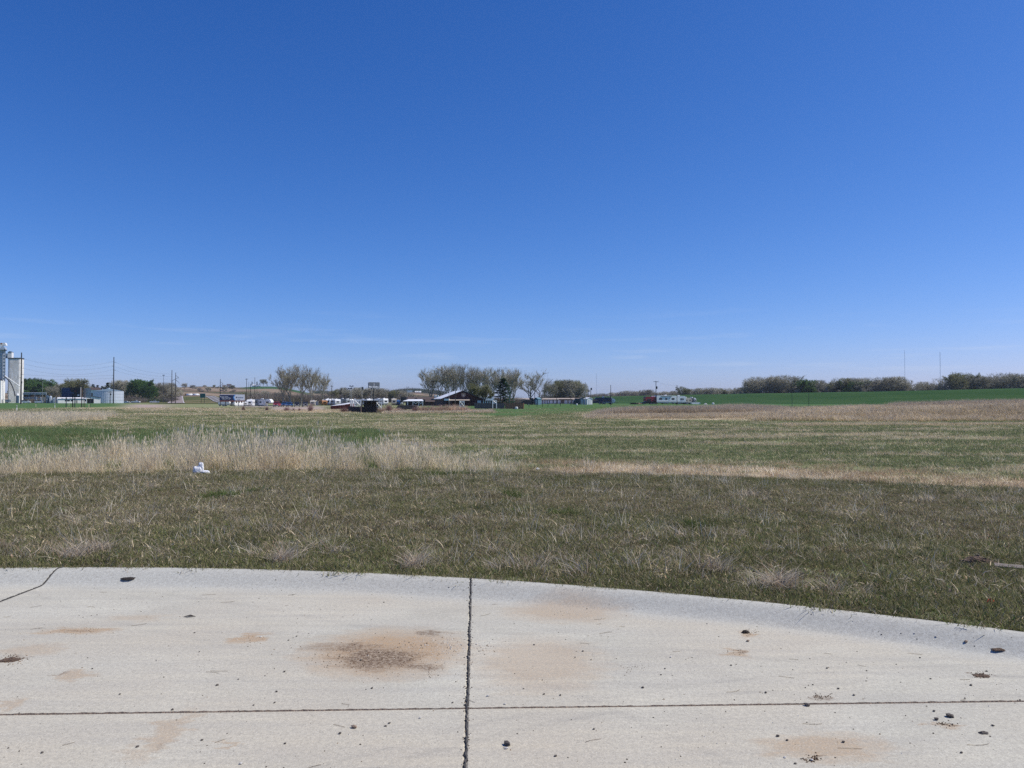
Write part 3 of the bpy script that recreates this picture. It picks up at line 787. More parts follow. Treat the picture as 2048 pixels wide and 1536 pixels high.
# -- the mown verge behind the kerb
G0 = (.195, .200, .092); O0 = (.29, .255, .145)
g_pal = [(G0, 4), (GREEN, 2), (O0, 4), (TAN, .5), (LUSH, .5), (GREYD, .7)]
b_pal = [(G0, 3), (O0, 4), ((.29, .22, .155), 3), (TAN, .5), ((.42, .375, .30), 1.8), (GREEN, 1)]
d_pal = [(TAN, 1.5), (GREYD, 4), (BROWN, 2), ((.52, .46, .37), 2)]
verge_lib = library('verge', [
    [dict(n=120, radius=.17, h=(.02, .075), w=(.003, .007), lean=.7, pal=g_pal, seed=1)],
    [dict(n=120, radius=.17, h=(.02, .08), w=(.003, .007), lean=.8, pal=g_pal, seed=2)],
    [dict(n=110, radius=.17, h=(.02, .07), w=(.003, .007), lean=1.0, pal=b_pal, seed=3)],
    [dict(n=110, radius=.17, h=(.02, .08), w=(.003, .008), lean=1.1, pal=b_pal, seed=4)],
    [dict(n=26, radius=.20, h=(.05, .14), w=(.003, .007), lean=1.25, pal=d_pal, seed=5, segs=3, droop=.8)],
    [dict(n=50, radius=.10, h=(.10, .30), w=(.003, .006), lean=.55, pal=[((.55, .47, .36), 3), (GREYD, 3), (RED, 1)], seed=6, segs=3, droop=.9)],
    [dict(n=80, radius=.13, h=(.06, .15), w=(.004, .009), lean=.5, pal=[(LUSH, 2), (GREEN, 4)], seed=7, segs=3, droop=.6)],
    [dict(n=14, radius=.16, h=(.12, .38), w=(.002, .005), lean=1.0, pal=[(PALE, 3), (TAN, 2)], seed=8, segs=3, droop=.3)],
    [dict(n=22, radius=.15, h=(.02, .07), w=(.007, .016), lean=1.35, pal=[(PALE, 3), (GREYD, 4), (TAN, 3), (BROWN, 2)], seed=9, segs=2, droop=1.0), dict(n=60, radius=.15, h=(.02, .06), w=(.003, .007), lean=1.0, pal=b_pal, seed=10)],
    [dict(n=44, radius=.13, h=(.015, .045), w=(.004, .008), lean=1.2, pal=[((.10, .075, .05), 3), (O0, 2), (BROWN, 2)], seed=11)],
], M['blade'])
def verge():
    n = 70000
    a0, a1 = R(152), R(-4)
    th = RNG.uniform(a1, a0, n * 2); r = np.sqrt(RNG.uniform((KR + .02) ** 2, (VR + .3) ** 2, n * 2))
    x = KC[0] + r * np.cos(th); y = KC[1] + r * np.sin(th)
    k = (np.abs(x) < y * 1.2 + 5.0) & (y > 1.0); x, y, r = x[k][:n], y[k][:n], r[k][:n]; n = len(x)
    g = fbm(N1, x * .55, y * .55, 4); g2 = fbm(N2, x * 2.0, y * 2.0, 3); rr = (r - KR) / (VR - KR)
    score = .5 + 1.0 * (g - .5) + .55 * (g2 - .5) + .30 * (RNG.random(n) - .5) + .16 * sst(.84, .97, rr) + .10 * sst(.25, .02, rr) - .10 * np.exp(-((rr - .55) / .25) ** 2) + .02 * x / 8
    u = RNG.random(n)
    idx = np.where(score > .49, RNG.integers(0, 2, n), RNG.integers(2, 4, n))
    idx = np.where((u < .06), 4, idx)
    clus = fbm(N3, x * 1.1, y * 1.1, 2)
    idx = np.where((clus > .78) & (u > .8), 4, idx)
    idx = np.where((clus > .80) & (u > .96), 5, idx)
    idx = np.where((u > .993) & (rr < .3), 5, idx)
    idx = np.where((fbm(N4, x * 1.3, y * 1.3, 2) > .86) & (u > .7), 6, idx)
    idx = np.where((u > .60) & (u < .612), 7, idx)
    w1 = RNG.random(n); hol = fbm(N5, x * 2.6, y * 2.6, 3)
    idx = np.where((idx < 4) & (w1 < .17), 8, idx); idx = np.where((hol < .36) & (w1 < .8), 9, idx)
    # a ragged fringe creeping over the back of the kerb
    q = 1200; tf = RNG.uniform(a1, a0, q); rf = KR + RNG.uniform(-.035, .03, q); xf = KC[0] + rf * np.cos(tf); yf = KC[1] + rf * np.sin(tf)
    kf = (np.abs(xf) < yf * 1.2 + 5) & (yf > 1.0) & (fbm(N2, xf * 1.7, yf * 1.7, 2) > .47); xf, yf, rf = xf[kf], yf[kf], rf[kf]
    x = np.concatenate([x, xf]); y = np.concatenate([y, yf]); r = np.concatenate([r, rf]); idx = np.concatenate([idx, RNG.choice([0, 2, 9], len(xf))])
    n = len(x); rr = (r - KR) / (VR - KR); u = RNG.random(n); fr = np.arange(n) >= n - len(xf); hol = fbm(N5, x * 2.6, y * 2.6, 3)
    z = H(x, y); s = RNG.uniform(.65, 1.25, n) * (.75 + .55 * hol)
    s = np.where(idx == 6, s * .9, s); s = np.where(idx == 5, s * .75, s); s = np.where((idx == 5) & (r < KR + .6), s * 1.3, s)
    edge = r < KR + .16
    idx = np.where((r < KR + .34) & (idx >= 4), RNG.integers(0, 4, n), idx)
    for tx, ty in ((50, 1118), (128, 1122), (185, 1110), (560, 1128), (820, 1138), (1440, 1150), (1580, 1185), (1690, 1190)):
        g = ground_px(tx, ty, .09); k = np.hypot(x - g[0], y - g[1] - .12) < .10; idx = np.where(k & (u > .45), 5, idx)
    edge = r < KR + .16; z = np.where(edge, .075, z); s = np.where(fr, s * .42, s); z = np.where(fr, .088, z)
    scatter('grass', np.stack([x, y, z], 1), rnd_rot(n), s3(s), idx, verge_lib)
verge()

# -- the mown field: straw and green in streaks
f_green = [((.225, .265, .125), 4), ((.155, .20, .085), 4), ((.30, .28, .17), 2), (TAN, 1.1)]
f_dry = [(TAN, 4), (PALE, 2), (BROWN, 1), (OLIVE, 1.2)]
f_strw = [((.56, .42, .27), 4), (PALE, 1.5), ((.40, .28, .19), 3), (OLIVE, 2)]
field_lib = library('field', [
    [dict(n=130, radius=.45, h=(.05, .14), w=(.006, .013), lean=.6, pal=f_green, seed=11)],
    [dict(n=130, radius=.45, h=(.05, .15), w=(.006, .013), lean=.7, pal=f_green, seed=12)],
    [dict(n=110, radius=.45, h=(.06, .18), w=(.006, .012), lean=1.15, pal=f_dry, seed=13)],
    [dict(n=120, radius=.45, h=(.06, .22), w=(.005, .010), lean=1.3, pal=f_strw, seed=14)],
    [dict(n=60, radius=.22, h=(.10, .30), w=(.005, .010), lean=.6, pal=[(TAN, 3), (PALE, 2)], seed=15, segs=3)],
], M['blade'])
def field():
    rows = []
    for y0, y1, dens in ((13, 26, 16), (26, 45, 8), (45, 80, 3.2), (80, 150, 1.1), (150, 240, .38)):
        w = y1 * .95 + 6; n = int((y1 - y0) * 2 * w * dens)
        x = RNG.uniform(-w, w, n); y = RNG.uniform(y0, y1, n)
        k = (np.abs(x) < y * .95 + 6) & (np.hypot(x - KC[0], y - KC[1]) > VR - .1)
        x, y = x[k], y[k]; sc = {13: .8, 26: 1.0, 45: 1.5, 80: 2.3, 150: 3.4}[y0]
        rows.append((x, y, np.full(len(x), sc)))
    x = np.concatenate([r[0] for r in rows]); y = np.concatenate([r[1] for r in rows]); sc = np.concatenate([r[2] for r in rows])
    l, d, b, g = zones(x, y); n = len(x)
    st = fbm(N1, x * .22, y * .85, 5) * .75 + fbm(N2, x * .05, y * .3, 3) * .25; st = .5 + (st - .5) * 1.25
    u = RNG.random(n)
    m = st + .55 * (d - .3) + .16 * (u - .5) - .12 * g
    idx = np.where(m > .585, 2, RNG.integers(0, 2, n))
    rr = np.hypot(x - KC[0], y - KC[1]) - VR; px = 1024 + F * x / y
    s1 = (rr < .6 + 4.6 * fbm(N3, x * .5, y * .8, 3) * (.5 + u)) & (px > 960 + 200 * (1 - u)) & (u > .2) & (fbm(N2, x * 1.3, y * 2.2, 4) + .25 * u > .50)
    idx = np.where(s1, 3, idx)
    idx = np.where((fbm(N5, x * .4, y * .4, 2) > .80) & (u > .8), 4, idx)
    idx = np.where((rr < 2.2) & (px > 980) & (px < 1700) & (fbm(N4, x * .7, y * .7, 3) > .55) & (u > .55), 4, idx)
    keep = (b < .4) & ~((l > .5) & (u > .35))
    keep &= ~((l > .5) & (idx >= 2))
    x, y, sc, idx = x[keep], y[keep], sc[keep], idx[keep]; n = len(x)
    s = sc * RNG.uniform(.7, 1.25, n) * (.8 + .4 * fbm(N4, x * .7, y * .7, 3))
    zs = np.where(sc > 1.2, .62, .9)
    ll_ = (l[keep] > .5); zs = np.where(ll_, zs * .5, zs)
    scatter('field_grass', np.stack([x, y, H(x, y)], 1), rnd_rot(n, .06), s3(s, zs), idx, field_lib)
field()

# -- tall dead grass at the left, behind the verge and far off
t_pal = [(TAN, 2), ((.82, .72, .53), 4), ((.76, .64, .44), 4), (RED, 1)]
tall_lib = library('tall', [
    [dict(n=42, radius=.22, h=(.35, .70), w=(.004, .009), lean=.20, pal=t_pal, seed=21, segs=3, droop=.25, seed_head=.5), dict(n=26, radius=.26, h=(.12, .3), w=(.005, .01), lean=.7, pal=[((.80, .69, .49), 4), (TAN, 2), (GREEN2, 1)], seed=31)],
    [dict(n=46, radius=.24, h=(.30, .62), w=(.004, .009), lean=.30, pal=t_pal, seed=22, segs=3, droop=.35, seed_head=.4), dict(n=24, radius=.26, h=(.12, .3), w=(.005, .01), lean=.7, pal=[((.80, .69, .49), 4), (GREEN2, 2)], seed=32)],
    [dict(n=40, radius=.26, h=(.25, .50), w=(.005, .010), lean=.55, pal=t_pal, seed=23, segs=3, droop=.5)],
    [dict(n=30, radius=.20, h=(.50, .85), w=(.004, .008), lean=.16, pal=[(PALE, 3), (TAN, 3)], seed=24, segs=3, droop=.2, seed_head=.8)],
    [dict(n=90, radius=.30, h=(.12, .30), w=(.006, .012), lean=.55, pal=[((.17, .27, .11), 3), (GREEN2, 3), (TAN, .8)], seed=25, segs=2)],
], M['straw'])
def tall():
    w = 62; n = 68000
    x = RNG.uniform(-w, 7, n); y = RNG.uniform(15, 46, n); rr = np.hypot(x - KC[0], y - KC[1]) - VR
    px = 1024 + F * x / y
    depth = np.interp(px, [-200, 150, 330, 520, 700, 860, 960, 1060], [7.5, 6.8, 13, 11.5, 8.0, 3.6, 2.2, .5])
    near = (rr > .0) & (rr < depth) & (px > -700)
    dn = np.exp(-(rr / 2.4)) * .75 + .50 * sst(.44, .60, fbm(N1, x * .40, y * .28, 4)) * sst(.25, .55, fbm(N5, x * 1.5, y * 1.2, 2))
    dn *= np.interp(px, [0, 850, 1060], [1.0, .9, .45])
    u = RNG.random(n); k = near & (u < dn * .44)
    x, y, rr, px = x[k], y[k], rr[k], px[k]; n = len(x)
    c = fbm(N2, x * .6, y * .6, 3); idx = RNG.integers(0, 3, n); idx = np.where((c > .6) & (RNG.random(n) < .5), 3, idx)
    s = RNG.uniform(.85, 1.25, n) * np.interp(px, [0, 300, 520, 900, 1050], [.78, .98, 1.14, .90, .6]) * (.72 + .55 * fbm(N3, x * .5, y * .5, 3))
    s *= sst(-.8, 1.2, rr) * .5 + .5
    # far strip at the left edge, taller and thicker than the field
    m = 28000; x2 = RNG.uniform(-115, -12, m); y2 = RNG.uniform(46, 92, m); p2 = 1024 + F * x2 / y2
    row2 = HOR + F * 1.75 / y2
    k2 = (p2 > -700) & (fbm(N1, x2 * .12, y2 * .12, 3) > .36) & (p2 < np.interp(row2, [830, 836, 842, 850], [250, 200, 175, 130]) + 70 * (fbm(N4, x2 * .2, y2 * .2, 2) - .5))
    x2, y2 = x2[k2], y2[k2]; i2 = RNG.integers(0, 3, len(x2)); sc2 = RNG.uniform(.95, 1.4, len(x2))
    # rank green tufts among the dead stems
    q = 22000; x3 = RNG.uniform(-56, 0, q); y3 = RNG.uniform(18, 40, q); r3 = np.hypot(x3 - KC[0], y3 - KC[1]) - VR; p3 = 1024 + F * x3 / y3
    k3 = (r3 > .8) & (p3 > -700) & (p3 < 760) & (fbm(N1, x3 * .40, y3 * .28, 4) < .56); x3, y3 = x3[k3], y3[k3]
    X = np.concatenate([x, x2, x3]); Y = np.concatenate([y, y2, y3]); I = np.concatenate([idx, i2, np.full(len(x3), 4)])
    S = np.concatenate([s, sc2, RNG.uniform(.8, 1.3, len(x3))])
    rot = rnd_rot(len(X), .10); scatter('tall_dry_grass', np.stack([X, Y, H(X, Y)], 1), rot, s3(S), I, tall_lib)
tall()

# -- pink-brown rank reeds along the far side of the field and on the bank at the right
reed_lib = library('reeds', [
    [dict(n=60, radius=.8, h=(.7, 1.35), w=(.012, .025), lean=.16, pal=[((.50, .42, .32), 3), ((.40, .33, .26), 2), (TAN, 2)], seed=41, segs=2, droop=.2)],
    [dict(n=60, radius=.8, h=(.5, 1.1), w=(.012, .028), lean=.28, pal=[((.55, .45, .34), 3), (TAN, 3), ((.38, .31, .24), 2)], seed=42, segs=2, droop=.3)],
    [dict(n=70, radius=.6, h=(.2, .55), w=(.012, .03), lean=.9, pal=[((.58, .48, .34), 3), (TAN, 3), (BROWN, 1.5), (OLIVE, 1.5)], seed=43, segs=2, droop=.6)],
    [dict(n=46, radius=.35, h=(.3, .7), w=(.012, .025), lean=.5, pal=[((.42, .33, .23), 3), (TAN, 2), (PALE, 1)], seed=44, segs=3, droop=.7)],
], M['reed'])
def reeds():
    out = []
    # stand behind the field
    n = 11000; px = RNG.uniform(1185, 1600, n); d = RNG.uniform(74, 96, n); x = gx(px, d); y = d
    hgt = np.interp(px, [1185, 1240, 1500, 1560, 1600], [.35, .62, .68, .45, .25]) * (.75 + .5 * fbm(N1, x * .2, y * .2, 3))
    k = RNG.random(n) < np.interp(px, [1185, 1230, 1530, 1600], [.25, 1, 1, .2])
    out.append((x[k], y[k], RNG.integers(0, 2, k.sum()), hgt[k] * RNG.uniform(.85, 1.15, k.sum())))
    # matted bank
    n = 23000; px = RNG.uniform(1500, 2750, n); d = RNG.uniform(61, 88, n); x = gx(px, d); y = d
    k = RNG.random(n) < np.interp(px, [1500, 1650], [.35, 1]); x, y = x[k], y[k]; m = len(x)
    out.append((x, y, np.where(RNG.random(m) < .75, 2, 3), RNG.uniform(.7, 1.2, m)))
    n = 3200; px = RNG.uniform(1780, 2750, n); d = RNG.uniform(78, 88, n)
    out.append((gx(px, d), d, RNG.integers(0, 2, n), RNG.uniform(.45, .75, n)))
    # straggling pale edge in front
    n = 2200; px = RNG.uniform(1170, 1560, n); d = RNG.uniform(64, 76, n)
    out.append((gx(px, d), d, RNG.integers(2, 4, n), RNG.uniform(.5, .8, n)))
    n = 2400; px = RNG.uniform(1560, 2750, n); d = RNG.uniform(50, 54, n)
    out.append((gx(px, d), d, np.full(n, 2), RNG.uniform(.4, .6, n)))
    # rough edge along the drive and round the brush at the middle
    n = 3200; px = RNG.uniform(770, 985, n); d = RNG.uniform(150, 178, n)
    out.append((gx(px, d), d, RNG.integers(2, 4, n), RNG.uniform(1.0, 1.7, n)))
    n = 2500; px = RNG.uniform(250, 700, n); d = 168 + 30 * RNG.random(n)
    out.append((gx(px, d), d, np.full(n, 2), RNG.uniform(.6, 1.1, n)))
    X = np.concatenate([o[0] for o in out]); Y = np.concatenate([o[1] for o in out]); I = np.concatenate([o[2] for o in out]); S = np.concatenate([o[3] for o in out])
    scatter('dry_reeds', np.stack([X, Y, H(X, Y)], 1), rnd_rot(len(X), .10), s3(S), I, reed_lib)
reeds()

# grit, crumbs of soil and straw lying on the concrete
def grit():
    mb = MB(); rg = random.Random(5)
    def chip(x, y, r):
        s = KR - math.hypot(x - KC[0], y - KC[1])
        if s < .02: return
        z = float(kerb_prof(s)); a = rg.random() * 6.28
        vs = [(x + r * math.cos(a + k * 1.57) * rg.uniform(.6, 1.2), y + r * math.sin(a + k * 1.57) * rg.uniform(.6, 1.2), z - .0005) for k in range(4)] + [(x + rg.uniform(-.3, .3) * r, y + rg.uniform(-.3, .3) * r, z + r * rg.uniform(.5, 1.0))]
        c = rg.choice([(.06, .05, .045), (.10, .085, .07), (.06, .05, .045), (.25, .18, .12), (.55, .52, .46)])
        mb.add(vs, [(0, 1, 4), (1, 2, 4), (2, 3, 4), (3, 0, 4)], c)
    for _ in range(1500):
        px = rg.uniform(-60, 2110); py = HOR + F * 1.6 / rg.uniform(3.2, 7.0); g = ground_px(px, py)
        chip(g[0], g[1], rg.choice([.0022, .003, .003, .004, .006]))
    def cluster(cx, cy, sx, sy, n, r0, r1, cols):
        for _ in range(n):
            g = ground_px(rg.gauss(cx, sx), rg.gauss(cy, sy)); r = rg.uniform(r0, r1); x, y = g[0], g[1]; z = 0.0
            a = rg.random() * 6.28
            vs = [(x + r * math.cos(a + k * 1.57) * rg.uniform(.6, 1.2), y + r * math.sin(a + k * 1.57) * rg.uniform(.6, 1.2), z - .0005) for k in range(4)] + [(x, y, z + r * rg.uniform(.5, 1.0))]
            mb.add(vs, [(0, 1, 4), (1, 2, 4), (2, 3, 4), (3, 0, 4)], rg.choice(cols))
    W = [(.60, .56, .49), (.55, .50, .42), (.45, .36, .26)]; D = [(.08, .06, .045), (.13, .09, .06), (.22, .15, .10)]
    cluster(905, 1294, 30, 8, 120, .003, .008, W); cluster(865, 1290, 40, 10, 60, .003, .007, W + D)
    cluster(750, 1316, 65, 14, 500, .002, .006, D); cluster(970, 1300, 18, 6, 30, .003, .007, W + D); cluster(865, 1350, 8, 3, 18, .003, .006, D + W)
    cluster(500, 1277, 16, 5, 30, .002, .006, W + D); cluster(22, 1318, 16, 5, 70, .003, .008, D); cluster(150, 1262, 40, 4, 60, .002, .005, D)
    cluster(1642, 1394, 12, 4, 50, .003, .006, D); cluster(1890, 1448, 12, 3, 40, .003, .007, D); cluster(1625, 1517, 14, 4, 50, .003, .008, D)
    cluster(1960, 1350, 10, 3.5, 90, .003, .008, D); cluster(1472, 1303, 11, 3, 40, .002, .005, D); cluster(1495, 1264, 14, 4, 30, .003, .006, D)
    cluster(1132, 1226, 10, 3, 20, .003, .006, D + W); cluster(1270, 1337, 16, 5, 20, .003, .005, D)
    for k in range(260):   # crumbs that line the joint
        y = rg.uniform(3.3, 6.6); x = jx(3, y) + rg.gauss(0, .014); r = rg.uniform(.002, .007)
        chip(x, y, r)
    o = mb.build('gravel', M['chips']); tag(o, kind='stuff')
    st = MB()
    for _ in range(48):
        px = rg.uniform(0, 2048); py = HOR + F * 1.6 / rg.uniform(3.3, 6.6); g = ground_px(px, py); x, y = g[0], g[1]
        if KR - math.hypot(x - KC[0], y - KC[1]) < .45: continue
        a = rg.gauss(0.1, .5); L = rg.uniform(.03, .11); b = rg.uniform(-.4, .4); p = (x, y); z = .003
        for k in range(3):
            q = (p[0] + L / 3 * math.cos(a + b * k), p[1] + L / 3 * math.sin(a + b * k))
            st.tube((p[0], p[1], z), (q[0], q[1], z), .0011, .0009, 3, False, rg.choice([(.2, .15, .1), (.35, .28, .18), (.12, .09, .06)])); p = q
    o = st.build('dry_stalks', M['chips']); tag(o, kind='stuff')
M['chips'] = grass_mat('chips', 0, 20, .2)
grit()

# ------------------------------------------------------------------ air
def haze():
    o = MB().box(-3150, 3150, -55, 3560, -6, 52).build('haze', M['wire']); o.data.materials.clear(); m = bpy.data.materials.new('air'); m.use_nodes = True; n = m.node_tree.nodes; n.clear()
    out = n.new('ShaderNodeOutputMaterial'); v = n.new('ShaderNodeVolumePrincipled'); v.inputs['Density'].default_value = HAZE_DENSITY; v.inputs['Color'].default_value = (.80, .88, 1, 1); v.inputs['Anisotropy'].default_value = .2
    m.node_tree.links.new(v.outputs[0], out.inputs['Volume']); m.cycles.homogeneous_volume = True if hasattr(m.cycles, 'homogeneous_volume') else None
    o.data.materials.append(m); tag(o, kind='stuff')
HAZE_DENSITY = .00007
if HAZE_DENSITY > 0: haze()

# ------------------------------------------------------------------ trees
def tree_mesh(seed, kind):
    """trunk and limbs, and the crown of twigs, for a tree 10 m tall"""
    rg = random.Random(seed); T = MB(); tw = []
    P = dict(
        vase=dict(trunk=.16, limbs=8, ang=(.20, .75), up=.55, sub=(5, 7), len1=.66, spread=1.0),
        round=dict(trunk=.16, limbs=9, ang=(.45, 1.25), up=.25, sub=(5, 7), len1=.50, spread=1.25),
        open=dict(trunk=.18, limbs=6, ang=(.5, 1.05), up=.30, sub=(5, 6), len1=.62, spread=1.2))[kind]
    Hh = 10.0
    def limb(p, d, L, r, lev, nseg):
        pts = [(p, r)]; q = p; dd = d.copy()
        for k in range(nseg):
            dd = (dd + Vector((rg.gauss(0, .13), rg.gauss(0, .13), P['up'] * .22 + rg.gauss(0, .07)))).normalized()
            q2 = q + dd * (L / nseg); r2 = r * (1 - .72 * (k + 1) / nseg)
            T.tube(q, q2, r * (1 - .72 * k / nseg), r2, 5 if lev < 2 else 3, False)
            q = q2; pts.append((q, r2))
        return pts, dd
    def along(pts, t):
        f = t * (len(pts) - 1); i = min(int(f), len(pts) - 2); f -= i
        return pts[i][0].lerp(pts[i + 1][0], f), pts[i][1] * (1 - f) + pts[i + 1][1] * f, (pts[i + 1][0] - pts[i][0]).normalized()
    def side(d, a):
        o = d.orthogonal().normalized(); o.rotate(Matrix.Rotation(rg.random() * 6.283, 3, d))
        return (d * math.cos(a) + o * math.sin(a)).normalized()
    tr, _ = limb(Vector((0, 0, -.3)), Vector((rg.gauss(0, .05), rg.gauss(0, .05), 1)).normalized(), Hh * (P['trunk'] + .30), .26, 0, 4)
    for k in range(P['limbs']):
        t = rg.uniform(.30, 1.0); p, r, d = along(tr, t)
        az = k * 2.399 + rg.uniform(-.4, .4); a = rg.uniform(*P['ang'])
        d1 = Vector((math.sin(a) * math.cos(az), math.sin(a) * math.sin(az), math.cos(a)))
        L = Hh * P['len1'] * rg.uniform(.75, 1.05) * (1.05 - .25 * abs(a) / 1.2)
        l1, e1 = limb(p, d1, L, max(r * .62, .09), 1, 5)
        for j in range(rg.randint(*P['sub'])):
            p2, r2, d2 = along(l1, rg.uniform(.28, 1.0))
            l2, e2 = limb(p2, side(d2, rg.uniform(.3, .75)), L * rg.uniform(.28, .45), max(r2 * .55, .035), 2, 3)
            for i in range(7):
                p3, r3, d3 = along(l2, rg.uniform(.2, 1.0))
                l3, e3 = limb(p3, side(d3, rg.uniform(.25, .7)), L * rg.uniform(.13, .24), .022, 3, 2)
                for m in range(9):
                    p4, r4, d4 = along(l3, rg.uniform(.1, 1.0)); tw.append((p4, side(d4, rg.uniform(.2, .8)), rg.uniform(.35, .85)))
    # fine outer twigs that close the rim of the crown
    top = max(p.z for p, d, L in tw); nf = {'round': 2600, 'vase': 1100, 'open': 500}[kind]
    lobes = [(rg.uniform(-.55, .55), rg.uniform(-.55, .55), rg.uniform(.50, .80), rg.uniform(.38, .6)) for _ in range(9)]
    mx = sorted(math.hypot(p.x, p.y) for p, d, L in tw)[int(len(tw) * .9)]
    for k in range(nf):
        cx, cy, cz, cr = rg.choice(lobes); u = Vector((rg.gauss(0, 1), rg.gauss(0, 1), rg.gauss(0, 1) * .8 + .25)).normalized(); q = rg.uniform(.55, 1.0) ** .5 * cr
        p = Vector(((cx + u.x * q) * mx, (cy + u.y * q) * mx, (cz + u.z * q * .62) * top))
        if p.z < top * .2 or p.z > top: continue
        tw.append((p, (u + Vector((0, 0, .5))).normalized(), rg.uniform(.35, .8)))
    return T, tw
def twig_mesh(name, tw, pal, w, bud, m, seed, nb=2):
    rg = random.Random(seed); V = []; F_ = []; C = []
    for p, d, L in tw:
        c = rg.choices([q for q, _ in pal], [q for _, q in pal])[0]; k = rg.uniform(.75, 1.25); c = tuple(x * k for x in c)
        o = d.orthogonal().normalized(); o.rotate(Matrix.Rotation(rg.random() * 6.283, 3, d)); d = (d + Vector((0, 0, .35))).normalized()
        b = len(V); V += [p - o * w, p + o * w, p + d * L]; C += [c] * 3; F_.append((b, b + 1, b + 2))
        for _ in range(nb):
            q = p + d * (L * rg.uniform(.2, 1.0)) + Vector((rg.gauss(0, .07), rg.gauss(0, .07), rg.gauss(0, .07)))
            u = Vector((rg.gauss(0, 1), rg.gauss(0, 1), rg.gauss(0, 1))).normalized() * bud; v = u.orthogonal().normalized() * bud
            b = len(V); V += [q - u, q + u, q + v]; k2 = rg.uniform(.8, 1.3); C += [tuple(x * k2 for x in c)] * 3; F_.append((b, b + 1, b + 2))
    return np_mesh(name, np.array([tuple(v) for v in V]), np.array(F_), np.array(C), m)
BUDS = [((.33, .305, .225), 3), ((.39, .37, .27), 3), ((.25, .225, .17), 2)]
BARE = [((.34, .325, .25), 3), ((.42, .395, .30), 3), ((.23, .215, .165), 2)]
OLV = [((.22, .225, .11), 3), ((.16, .17, .08), 2), ((.26, .24, .14), 1)]
GRN = [((.075, .150, .045), 3), ((.11, .18, .06), 2), ((.05, .105, .035), 2)]
DRK = [((.022, .040, .020), 3), ((.035, .055, .028), 2)]
TREES = {}
def tree_variant(key, kind, seed, pal, w, bud, nb, bark):
    T, tw = tree_mesh(seed, kind)
    TREES[key] = (T.mesh('trunk', M[bark]), twig_mesh('crown', tw, pal, w, bud, M['twig'] if pal in (BUDS, BARE) else M['leaf'], seed, nb),
                  sorted(p.z for p, d, L in tw)[int(len(tw) * .985)], 1.0)
for k in range(3): tree_variant('cotton%d' % k, 'vase', 100 + k, BUDS, .020, .032, 2, 'bark')
for k in range(2): tree_variant('open%d' % k, 'open', 200 + k, BUDS, .020, .042, 1, 'bark_dark')
for k in range(3): tree_variant('bare%d' % k, 'round', 300 + k, BARE, .030, .085, 2, 'bark_dark')
for k in range(2): tree_variant('olive%d' % k, 'round', 400 + k, OLV, .026, .11, 3, 'bark_dark')
for k in range(2): tree_variant('green%d' % k, 'round', 500 + k, GRN, .022, .13, 4, 'bark_dark')
def conifer(seed, n=15):
    rg = random.Random(seed); T = MB().tube((0, 0, -.2), (0, 0, 9.6), .16, .02, 6, False); V = []; F_ = []; C = []
    for k in range(n * 9):
        t = (k + rg.random()) / (n * 9); z = .7 + t * 9.1; L = (1 - t) ** .8 * 2.7 * rg.uniform(.75, 1.1) + .15; az = rg.random() * 6.283
        d = Vector((math.cos(az), math.sin(az), -.10 + .35 * t)).normalized(); s = Vector((-math.sin(az), math.cos(az), 0))
        T.tube((0, 0, z), Vector((0, 0, z)) + d * L * .9, .03, .01, 3, False)
        for j in range(16):
            f = rg.uniform(.12, 1); q = Vector((0, 0, z)) + d * (L * f) + Vector((0, 0, rg.gauss(0, .06)))
            sg = rg.choice((-1, 1)); e = q + (s * sg * rg.uniform(.18, .5) * (1.15 - f * .6) + d * rg.uniform(.1, .4)) + Vector((0, 0, rg.uniform(-.22, .05)))
            w = d * .17 + Vector((0, 0, .08)); b = len(V); V += [q - w, q + w, e]; F_.append((b, b + 1, b + 2))
            c = rg.choice([(.018, .045, .026), (.028, .060, .034), (.040, .075, .045)]); C += [c] * 3
    return T.mesh('trunk', M['bark_dark']), np_mesh('crown', np.array([tuple(v) for v in V]), np.array(F_), np.array(C), M['leaf']), 9.9, 2.8
TREES['spruce'] = conifer(1); TREES['conifer'] = conifer(2, 9)
ORD = ['first', 'second', 'third', 'fourth', 'fifth', 'sixth', 'seventh', 'eighth', 'ninth', 'tenth', 'eleventh', 'twelfth', 'thirteenth', 'fourteenth', 'fifteenth',
       'sixteenth', 'seventeenth', 'eighteenth', 'nineteenth', 'twentieth', 'twenty-first', 'twenty-second', 'twenty-third', 'twenty-fourth', 'twenty-fifth', 'twenty-sixth',
       'twenty-seventh', 'twenty-eighth', 'twenty-ninth', 'thirtieth'] + ['thirty-' + q for q in ('first', 'second', 'third', 'fourth', 'fifth', 'sixth', 'seventh', 'eighth', 'ninth')]
trng = random.Random(11)
def tree(key, px, top, d, label, group=None, name='tree', wide=1.0, z=None, base_py=None):
    tm, cm, h0, r0 = TREES[key]
    x = gx(px, d); z = (zrow(base_py, d) if base_py else Hs(x, d)) if z is None else z
    h = zrow(top, d) - z; s = h / h0
    t = thing(name, label, 'tree', (x, d, z - .05), trng.random() * 6.283, group); t.scale = (s * wide, s * wide, s)
    for nm, me in (('trunk', tm), ('crown', cm)):
        o = bpy.data.objects.new(nm, me); COL.objects.link(o); o.parent = t
    return t
def tree_row(lst, group, phrase, name='tree'):
    """lst: key, column, top row, distance, width, look"""
    for i, (key, px, top, d, wide, look) in enumerate(sorted(lst, key=lambda q: q[1])):
        tree(key, px, top, d, '%s, %s from left %s' % (look, ORD[i], phrase), group, name, wide)
